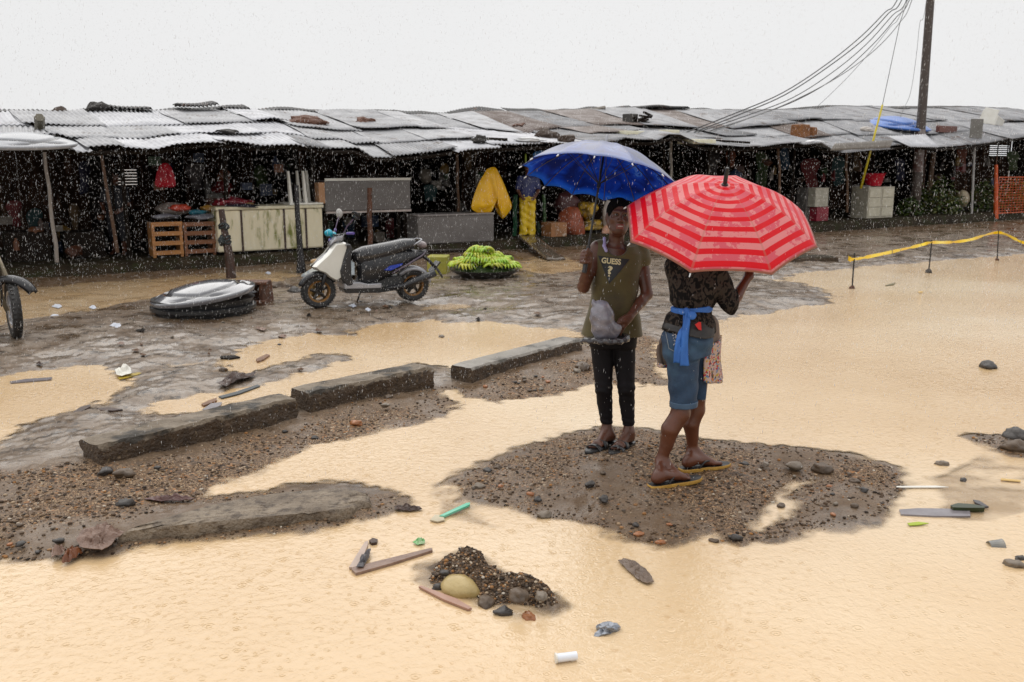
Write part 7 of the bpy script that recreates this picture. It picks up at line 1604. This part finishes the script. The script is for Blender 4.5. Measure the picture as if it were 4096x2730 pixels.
panel([J2(2828, 1352, .0), J2(2852, 1372, .04), J2(2874, 1362, .10), J2(2880, 1340, .18)], [J2(2813, 1528, .0), J2(2846, 1536, .05), J2(2882, 1530, .11), J2(2886, 1512, .2)], flo, 'apron_pocket', ap, 2, .012)
panel([J2(2652, 1330, .12), J2(2636, 1380, .10), J2(2640, 1380, .16)], [J2(2688, 1472, .1), J2(2640, 1466, .08), J2(2634, 1460, .16)], tau, 'apron_panel', ap, 3)
panel([J2(2690, 1462, .085), J2(2640, 1455, .06), J2(2634, 1448, .15)], [J2(2690, 1474, .085), J2(2638, 1468, .06), J2(2630, 1462, .15)], flo, 'apron_hem', ap, 5, .012)
m = MB(); tb = [J2(2780, 1300, -.17), J2(2796, 1289, -.16), J2(2804, 1290, -.155), J2(2806, 1322, -.15), J2(2795, 1320, -.16)]
m.add([tuple(p) for p in tb]+[tuple(p+Vector((0, .01, 0))) for p in tb], [(0, 1, 2, 3, 4), (9, 8, 7, 6, 5)]+[(i, 5+i, 5+(i+1) % 5, (i+1) % 5) for i in range(5)]); m.build('red_tag', pm('red felt', (.65, .01, .01)), sh_)

# ============================================================ man in yellow trousers in front of the stalls
mp = lambda x, y, v=.45: W(x, y, v)
yb = mp(2110, 958); yb = UV((yb-O0).dot(U), .45, pz((yb-O0).dot(U)))
ym = thing('person', yb, 'man in dark blue shirt and bright yellow trousers by the green pole', 'person')
pxm = 3640/yb.y; zb = yb.z
def MJ(x, z, dv=0): p = W(x, 900, .45); return Vector((p.x, p.y, zb+z))+V*dv
f = Field(A3(MJ(2110, 0))-np.array((.40, .35, .0)), A3(MJ(2110, 1.72))+np.array((.40, .35, .02)), .010)
hm = MJ(2112, 1.55); RmM = Matrix.Rotation(R(20), 3, 'Z'); Pm = head_field(f, hm, RmM)
f.chain([A3(MJ(2112, 1.5)), A3(MJ(2112, 1.36))], [.055, .06], .03)
f.rings([MJ(2112, 1.36), MJ(2112, 1.28), MJ(2110, 1.12), MJ(2110, .98), MJ(2110, .86)], [(.10, .07), (.18, .10), (.16, .11), (.14, .10), (.15, .11)], (1, .4, 0), .05)
for sg in (-1, 1):
    sh__ = MJ(2112, 1.31)+Vector((sg*.18, sg*.06, 0)); e_ = MJ(2112, 1.05)+Vector((sg*.23, sg*.05-.04, 0)); h_ = MJ(2112, .92)+Vector((sg*.16, -.20, 0))
    f.chain([A3(sh__), A3(e_), A3(h_)], [.05, .042, .026], .03); hand(f, h_, h_+Vector((-sg*.03, -.05, -.04)), Vector((0, 0, 1)), (.5,)*4, Vector((-sg, 0, 0)), .08)
    hp = MJ(2110, .84)+Vector((sg*.075, sg*.03, 0)); kn = MJ(2110, .46)+Vector((sg*.085, sg*.03-.02, 0)); an = MJ(2110, .09)+Vector((sg*.085, sg*.03, 0))
    f.chain([A3(hp), A3(kn), A3(an)], [.09, .06, .04], .03); d_, ss_, bb_, tt_, ll_ = foot(f, an, (an.x, an.y+.04), (an.x+sg*.04, an.y-.17), zb); toes(f, d_, ss_, bb_, sg)
build_field(f, 'body', skin, ym); hair_cap(Pm, ym, RmM); eyes(Pm, ym)
s = Field(A3(MJ(2110, 0))-np.array((.25, .25, -.04)), A3(MJ(2110, .96))+np.array((.25, .25, 0)), .009)
s.rings([MJ(2110, .95), MJ(2110, .80)], [(.165, .125), (.18, .13)], (1, .4, 0), 0)
for sg in (-1, 1):
    pts = [MJ(2110, z_)+Vector((sg*w__, sg*w__*.35-.01, 0)) for z_, w__ in ((.82, .075), (.46, .085), (.06, .088))]; s.chain([A3(p) for p in pts], [.105, .092, .090], .02)
s.half(A3(MJ(2110, .07)), (0, 0, -1)); s.wrinkle(.009, lambda x, y, z: np.sin(z*40+x*25)*.6+np.sin(x*50+z*9)*.5)
build_field(s, 'yellow_trousers', pm('yellow trousers', (.72, .50, .012), (.55, .36, .01), rough=.5), ym)
s = Field(A3(MJ(2110, .86))-np.array((.32, .25, 0)), A3(MJ(2110, 1.42))+np.array((.32, .25, 0)), .009)
s.rings([MJ(2112, 1.37), MJ(2112, 1.30), MJ(2110, 1.12), MJ(2110, .90)], [(.12, .08), (.20, .12), (.18, .13), (.175, .13)], (1, .4, 0), 0)
for sg in (-1, 1): s.cap(A3(MJ(2112, 1.30)+Vector((sg*.18, sg*.06, 0))), A3(MJ(2112, 1.10)+Vector((sg*.225, sg*.05-.03, 0))), .07, .06, .03)
build_field(s, 'blue_shirt', pm('navy shirt', (.018, .025, .12), (.01, .015, .07), scale=4), ym)

# dim figure under the barred window
db = UV(uz(470, 900, 1.6)[0], 1.6, 0); db.z = pz(3); dm = thing('person', db, 'dim figure in dark clothes standing before the barred window', 'person')
f = Field(A3(db)-np.array((.36, .32, 0)), A3(db)+np.array((.36, .32, 1.70)), .011)
DJ = lambda x, y, z: Vector((db.x+x, db.y+y, db.z+z))
Pd = head_field(f, DJ(.02, 0, 1.45), Matrix.Rotation(R(-30), 3, 'Z')); f.chain([A3(DJ(.02, 0, 1.38)), A3(DJ(0, 0, 1.26))], [.055, .06], .03)
f.rings([DJ(0, 0, 1.27), DJ(0, 0, 1.19), DJ(0, 0, 1.0), DJ(0, 0, .8), DJ(0, 0, .74)], [(.1, .07), (.19, .11), (.17, .12), (.17, .12), (.15, .11)], (1, -.5, 0), .05)
for sg in (-1, 1):
    f.chain([A3(DJ(sg*.18, 0, 1.20)), A3(DJ(sg*.24, -.02, .95)), A3(DJ(sg*.16, -.18, .82))], [.05, .042, .026], .03); hand(f, DJ(sg*.16, -.18, .82), DJ(sg*.14, -.24, .80), Vector((0, 0, 1)), (.5,)*4, Vector((-sg, 0, 0)), .08)
    f.chain([A3(DJ(sg*.08, 0, .76)), A3(DJ(sg*.09, 0, .42)), A3(DJ(sg*.09, .02, .08))], [.09, .06, .04], .03); d_, ss_, bb_, tt_, ll_ = foot(f, DJ(sg*.09, .02, .08), (db.x+sg*.09, db.y+.05), (db.x+sg*.12, db.y-.16), db.z)
build_field(f, 'body', skin, dm); hair_cap(Pd, dm, Matrix.Rotation(R(-30), 3, 'Z'))
s = Field(A3(db)+np.array((-.30, -.2, .25)), A3(db)+np.array((.30, .2, 1.30)), .011)
s.rings([DJ(0, 0, 1.27), DJ(0, 0, 1.20), DJ(0, 0, 1.0), DJ(0, 0, .62)], [(.12, .08), (.205, .13), (.19, .14), (.20, .14)], (1, -.5, 0), 0)
for sg in (-1, 1): s.cap(A3(DJ(sg*.18, 0, 1.20)), A3(DJ(sg*.23, -.02, 1.0)), .065, .06, .03); s.chain([A3(DJ(sg*.08, 0, .72)), A3(DJ(sg*.09, 0, .3))], [.1, .085], .02)
build_field(s, 'dark_clothes', pm('charcoal clothes', (.022, .022, .028), (.012, .012, .016), rough=.8), dm)
# ------------------------------------------------------------ umbrellas
def umbrella(name, c, Rr, hgt, axis, x_ref, ribs, mat, matin, label, shaft_down, ferrule, a_off, scallop, depth_pow=2.0, shaftm=black, sag=.0, edge=None, handle=.0, fer_r=.008, shaft_r=.007):
    ax = Vector(axis).normalized(); xr = (Vector(x_ref)-ax*Vector(x_ref).dot(ax)).normalized(); yr = ax.cross(xr)
    P = lambda x, y, z: c+xr*x+yr*y+ax*z
    t = thing(name, c-ax*shaft_down, label, 'umbrella')
    m = MB(); nr_ = 20; nk = 10; rings = []
    def pt(r_, a):
        # rib curve: height falls with r; between ribs cloth is pulled straighter (chord) and a bit lower
        k = a/(2*math.pi)*ribs; fr_ = k-math.floor(k); ch = math.cos(math.pi/ribs)/math.cos((fr_-.5)*2*math.pi/ribs)
        rr = r_*(ch*(1-scallop*r_*math.sin(math.pi*fr_)))
        # ribs bow upwards, cloth sags between them
        z = hgt*(1-abs(r_)**depth_pow)-sag*math.sin(math.pi*fr_)*math.sin(math.pi*min(r_*.9, 1))*.6 + hgt*(1-ch)*.0
        z += hgt*(r_**depth_pow-(rr)**depth_pow)*.55
        return P(math.cos(a+a_off)*rr*Rr, math.sin(a+a_off)*rr*Rr, z), rr, fr_
    vs = [P(0, 0, hgt)]; uvr = [0.0]; uvf = [.5]; NA = ribs*nk
    for i in range(1, nr_+1):
        for k in range(NA):
            p, rr, fr_ = pt(i/nr_, 2*math.pi*k/NA); vs.append(p); uvr.append(i/nr_); uvf.append(fr_)
    fs = [(0, 1+k, 1+(k+1) % NA) for k in range(NA)]
    for i in range(nr_-1):
        b = 1+i*NA
        for k in range(NA): fs.append((b+k, b+NA+k, b+NA+(k+1) % NA, b+(k+1) % NA))
    m.add(vs, fs); o = m.build('canopy', [mat], t, smooth=True)
    if matin: o.data.materials.append(matin)
    at = o.data.attributes.new('rad', 'FLOAT', 'POINT'); at.data.foreach_set('value', uvr)
    at = o.data.attributes.new('seam', 'FLOAT', 'POINT'); at.data.foreach_set('value', [abs(q-.5)*2 for q in uvf])
    md = o.modifiers.new('s', 'SOLIDIFY'); md.thickness = .0012; md.offset = -1
    if matin: md.material_offset = 1
    for k in range(ribs):
        a = 2*math.pi*k/ribs; pts = [pt(i/8, a)[0]-ax*.006 for i in range(9)]
        e = pts[-1]+(pts[-1]-pts[-2]).normalized()*.012
        rb = MB().tube(pts+[e], .0028, 5).build('rib', pm('rib steel', (.05, .05, .055), metal=.4, rough=.35), t)
        MB().tube([pts[-1], e+(e-pts[-1])*.7], [.005, .0035], 6).build('rib_tip', pm('white tip', (.7, .7, .7), rough=.3), rb)
        st_a, st_b = P(0, 0, hgt*.05-.04), pt(.5, a)[0]-ax*.008
        MB().tube([st_a, st_b], .0022, 4).build('stretcher', pm('rib steel', (.05,)*3), rb)
    MB().tube([P(0, 0, hgt+.002), P(0, 0, -shaft_down)], shaft_r, 10).build('shaft', shaftm, t, smooth=True, auto=40)
    MB().tube([P(0, 0, hgt-.004), P(0, 0, hgt+.006), P(0, 0, hgt+.008), P(0, 0, hgt+ferrule*.9), P(0, 0, hgt+ferrule)], [.020, .018, fer_r, fer_r*.9, fer_r*.7], 12).build('ferrule', edge or shaftm, t, smooth=True, auto=40)
    MB().tube([P(0, 0, -.05), P(0, 0, -.02)], shaft_r*1.8, 10).build('runner', shaftm, t)
    if handle: MB().tube([P(0, 0, -shaft_down+handle), P(0, 0, -shaft_down)], [.013, .015], 12).build('handle', black, t, smooth=True, auto=40)
    return t, P
# striped red cloth
rm_, nt, b = nodes('striped umbrella cloth')
ra = N(nt, 'ShaderNodeAttribute', attribute_name='rad'); tc = N(nt, 'ShaderNodeTexCoord')
mu = N(nt, 'ShaderNodeMath', operation='MULTIPLY', i_1=9.3); L(nt, ra.outputs['Fac'], mu.inputs[0]); fr = N(nt, 'ShaderNodeMath', operation='FRACT'); L(nt, mu.outputs[0], fr.inputs[0])
stp = ramp(nt, fr.outputs[0], [(.0, g3(1)), (.52, g3(1)), (.54, g3(0)), (.98, g3(0)), (1, g3(1))])
n1 = N(nt, 'ShaderNodeTexNoise', i_Scale=9.0, i_Detail=7.0, i_Roughness=.7); L(nt, tc.outputs['Object'], n1.inputs[0])
wet = ramp(nt, n1.outputs[0], [(.50, g3(0)), (.515, g3(1))])
pink = N(nt, 'ShaderNodeMix', data_type='RGBA'); L(nt, wet, pink.inputs[0]); pink.inputs[6].default_value = (.77, .25, .245, 1); pink.inputs[7].default_value = (.70, .11, .14, 1)
cream_w = ramp(nt, ra.outputs['Fac'], [(0, g3(.0)), (1, g3(0))])
mxs = N(nt, 'ShaderNodeMix', data_type='RGBA'); L(nt, stp, mxs.inputs[0]); mxs.inputs[6].default_value = (.72, .004, .012, 1); L(nt, pink.outputs[2], mxs.inputs[7])
# hem strip
hem = ramp(nt, ra.outputs['Fac'], [(.982, g3(0)), (.985, g3(1))])
mxh = N(nt, 'ShaderNodeMix', data_type='RGBA'); L(nt, hem, mxh.inputs[0]); L(nt, mxs.outputs[2], mxh.inputs[6]); mxh.inputs[7].default_value = (.42, .16, .11, 1)
sm_ = N(nt, 'ShaderNodeAttribute', attribute_name='seam'); se = ramp(nt, sm_.outputs['Fac'], [(.955, g3(0)), (.975, g3(.35))])
mxe = N(nt, 'ShaderNodeMix', data_type='RGBA'); L(nt, se, mxe.inputs[0]); L(nt, mxh.outputs[2], mxe.inputs[6]); mxe.inputs[7].default_value = (.45, .20, .14, 1)
L(nt, mxe.outputs[2], b.inputs['Base Color']); b.inputs['Roughness'].default_value = .4; b.inputs['Specular IOR Level'].default_value = .22
n2 = N(nt, 'ShaderNodeTexNoise', i_Scale=5.0, i_Detail=5.0, i_Distortion=.4); L(nt, tc.outputs['Object'], n2.inputs[0]); bp = N(nt, 'ShaderNodeBump', i_Strength=.35, i_Distance=.02); L(nt, n2.outputs[0], bp.inputs['Height']); L(nt, bp.outputs[0], b.inputs['Normal'])
tr = N(nt, 'ShaderNodeBsdfTranslucent'); L(nt, mxe.outputs[2], tr.inputs[0]); ms = N(nt, 'ShaderNodeMixShader', i_0=.22); out = nt.nodes['Material Output']; L(nt, b.outputs[0], ms.inputs[1]); L(nt, tr.outputs[0], ms.inputs[2]); L(nt, ms.outputs[0], out.inputs[0])
cR = AY(2874, 905, Y1+.06)
umbrella('umbrella', cR, .560*(Y1+.06)/5.27*1.0, .262, (0.0, -.425, .905), (1, 0, 0), 8, rm_, None, 'red and pink striped umbrella with a black ferrule tilted towards the camera', .62, .105, R(-25.5), .0, 2.0, black, .018, handle=.12, fer_r=.0125)
# blue cloth
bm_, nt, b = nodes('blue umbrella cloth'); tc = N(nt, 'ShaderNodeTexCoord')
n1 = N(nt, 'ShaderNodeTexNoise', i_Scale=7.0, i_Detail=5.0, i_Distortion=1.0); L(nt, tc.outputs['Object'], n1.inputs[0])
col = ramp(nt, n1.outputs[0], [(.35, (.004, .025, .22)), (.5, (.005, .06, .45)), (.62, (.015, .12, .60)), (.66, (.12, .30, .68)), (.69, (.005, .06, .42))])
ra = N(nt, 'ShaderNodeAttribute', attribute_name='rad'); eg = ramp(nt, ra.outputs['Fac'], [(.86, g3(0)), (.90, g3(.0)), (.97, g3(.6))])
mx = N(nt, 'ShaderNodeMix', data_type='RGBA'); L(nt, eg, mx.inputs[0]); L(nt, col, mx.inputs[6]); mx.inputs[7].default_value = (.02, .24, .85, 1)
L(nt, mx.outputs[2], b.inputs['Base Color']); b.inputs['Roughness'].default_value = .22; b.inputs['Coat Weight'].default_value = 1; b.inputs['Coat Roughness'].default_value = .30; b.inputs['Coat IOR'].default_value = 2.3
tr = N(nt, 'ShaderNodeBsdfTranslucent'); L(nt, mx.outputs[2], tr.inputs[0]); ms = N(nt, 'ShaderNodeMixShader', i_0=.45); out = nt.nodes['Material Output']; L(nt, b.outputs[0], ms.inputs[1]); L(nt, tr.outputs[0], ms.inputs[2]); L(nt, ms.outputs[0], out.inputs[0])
bi_ = bm_.copy(); bi_.name = 'blue umbrella lining'; b_ = bi_.node_tree.nodes['Principled BSDF']; b_.inputs['Coat Weight'].default_value = 0; b_.inputs['Roughness'].default_value = .6; b_.inputs['Specular IOR Level'].default_value = .1
ot = bm_.node_tree; b_ = ot.nodes['Principled BSDF']; sv = N(ot, 'ShaderNodeMix', data_type='RGBA', i_0=.50); L(ot, b_.inputs['Base Color'].links[0].from_socket, sv.inputs[6]); sv.inputs[7].default_value = (.36, .38, .48, 1); L(ot, sv.outputs[2], b_.inputs['Base Color'])  # silvery sheen of reflected sky mixed into the outer cloth colour
cB = gripc+axis*.50
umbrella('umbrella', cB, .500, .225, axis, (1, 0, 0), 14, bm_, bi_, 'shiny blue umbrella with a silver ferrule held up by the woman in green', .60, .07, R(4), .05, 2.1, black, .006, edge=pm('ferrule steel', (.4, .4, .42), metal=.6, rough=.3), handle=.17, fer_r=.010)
# ------------------------------------------------------------ falling rain: stretched drops
def rain(n, seed):
    r = np.random.default_rng(seed)
    Yp = 4.6+r.random(n)**.75*9.5; s = (r.random(n)*1.34-.67); Xp = s*Yp*.95; Zp = r.random(n)*3.6*np.clip(Yp/7, .55, 1.3)
    hgt_ = H - .0
    bv = np.array([(0, 0, 1), (1, 0, 0), (-.5, .87, 0), (-.5, -.87, 0), (0, 0, -1)], float); bf = np.array([(0, 1, 2), (0, 2, 3), (0, 3, 1), (4, 2, 1), (4, 3, 2), (4, 1, 3)])
    wd = .00055+.0009*r.random(n)**2; ln = wd*(4.5+8*r.random(n)**2)
    q = bv[None]*np.stack([wd, wd, ln], 1)[:, None]; q[..., 0] += q[..., 2]*(.10+.06*r.standard_normal(n))[:, None]
    VV = (q+np.stack([Xp, Yp, Zp], 1)[:, None]).reshape(-1, 3); FF = (bf[None]+(np.arange(n)*5)[:, None, None]).reshape(-1, 3)
    m, nt, b = nodes('raindrop'); b.inputs['Base Color'].default_value = (.8, .8, .8, 1); b.inputs['Roughness'].default_value = .1; b.inputs['IOR'].default_value = 1.33; b.inputs['Specular IOR Level'].default_value = 1.0; tr = N(nt, 'ShaderNodeBsdfTransparent'); tl = N(nt, 'ShaderNodeBsdfTranslucent'); tl.inputs[0].default_value = (1, 1, 1, 1); m1 = N(nt, 'ShaderNodeMixShader', i_0=.5); m2 = N(nt, 'ShaderNodeMixShader', i_0=.22); L(nt, b.outputs[0], m1.inputs[1]); L(nt, tl.outputs[0], m1.inputs[2]); L(nt, m1.outputs[0], m2.inputs[1]); L(nt, tr.outputs[0], m2.inputs[2]); L(nt, m2.outputs[0], nt.nodes['Material Output'].inputs[0])
    me = npmesh('rain', VV, FF, m); o = bpy.data.objects.new('rain', me); COL.objects.link(o)
    return tag(o, 'fine raindrops falling over the whole scene', 'rain', kind='stuff')
rain(92000, 9)
# ------------------------------------------------------------ camera, sky, sun
cd = bpy.data.cameras.new('camera'); cam = bpy.data.objects.new('camera', cd); COL.objects.link(cam)
cam.location = CAM; cam.rotation_euler = (R(90)-TH, 0, 0)
cd.sensor_width = 36; cd.lens = 36*FPX/4096; cd.clip_end = 2000; cd.clip_start = .05
cd.dof.use_dof = True; cd.dof.focus_distance = 5.7; cd.dof.aperture_fstop = 5.6
SC.camera = cam
w = bpy.data.worlds.new('World'); SC.world = w; w.use_nodes = True; nt = w.node_tree
bg = nt.nodes['Background']
sky = N(nt, 'ShaderNodeTexSky', sky_type='NISHITA'); sky.sun_disc = False; sky.sun_elevation = R(58); sky.sun_rotation = R(200); sky.dust_density = 3
hs = N(nt, 'ShaderNodeHueSaturation', i_Saturation=.0, i_Value=1.0); L(nt, sky.outputs[0], hs.inputs['Color'])
tcw = N(nt, 'ShaderNodeTexCoord'); sx = N(nt, 'ShaderNodeSeparateXYZ'); L(nt, tcw.outputs['Generated'], sx.inputs[0])
cl = ramp(nt, sx.outputs[2], [(0.0, (6.5, 6.5, 6.5)), (.25, (6.3, 6.3, 6.33)), (1, (9.6, 9.6, 9.7))])
cn = N(nt, 'ShaderNodeTexNoise', i_Scale=1.6, i_Detail=5.0); L(nt, tcw.outputs['Generated'], cn.inputs[0]); cr_ = ramp(nt, cn.outputs[0], [(.3, g3(.95)), (.7, g3(1.03))]); cm = N(nt, 'ShaderNodeMix', data_type='RGBA', blend_type='MULTIPLY', i_0=1.0); L(nt, cl, cm.inputs[6]); L(nt, cr_, cm.inputs[7]); cl = cm.outputs[2]
mxw = N(nt, 'ShaderNodeMix', data_type='RGBA'); mxw.inputs[0].default_value = .92; L(nt, hs.outputs[0], mxw.inputs[6]); L(nt, cl, mxw.inputs[7])
L(nt, mxw.outputs[2], bg.inputs[0]); bg.inputs[1].default_value = .12
sl = bpy.data.lights.new('sun', 'SUN'); sl.energy = 1.1; sl.angle = R(80); sl.color = (1, .97, .92)
so = bpy.data.objects.new('sun', sl); COL.objects.link(so); so.location = (0, 0, 20); so.rotation_euler = (R(32), 0, R(20+180))
SC.view_settings.view_transform = 'Standard'; SC.view_settings.look = 'None'; SC.view_settings.exposure = .2; SC.view_settings.gamma = 1
SC.render.engine = 'CYCLES'
SC.cycles.transparent_max_bounces = 16
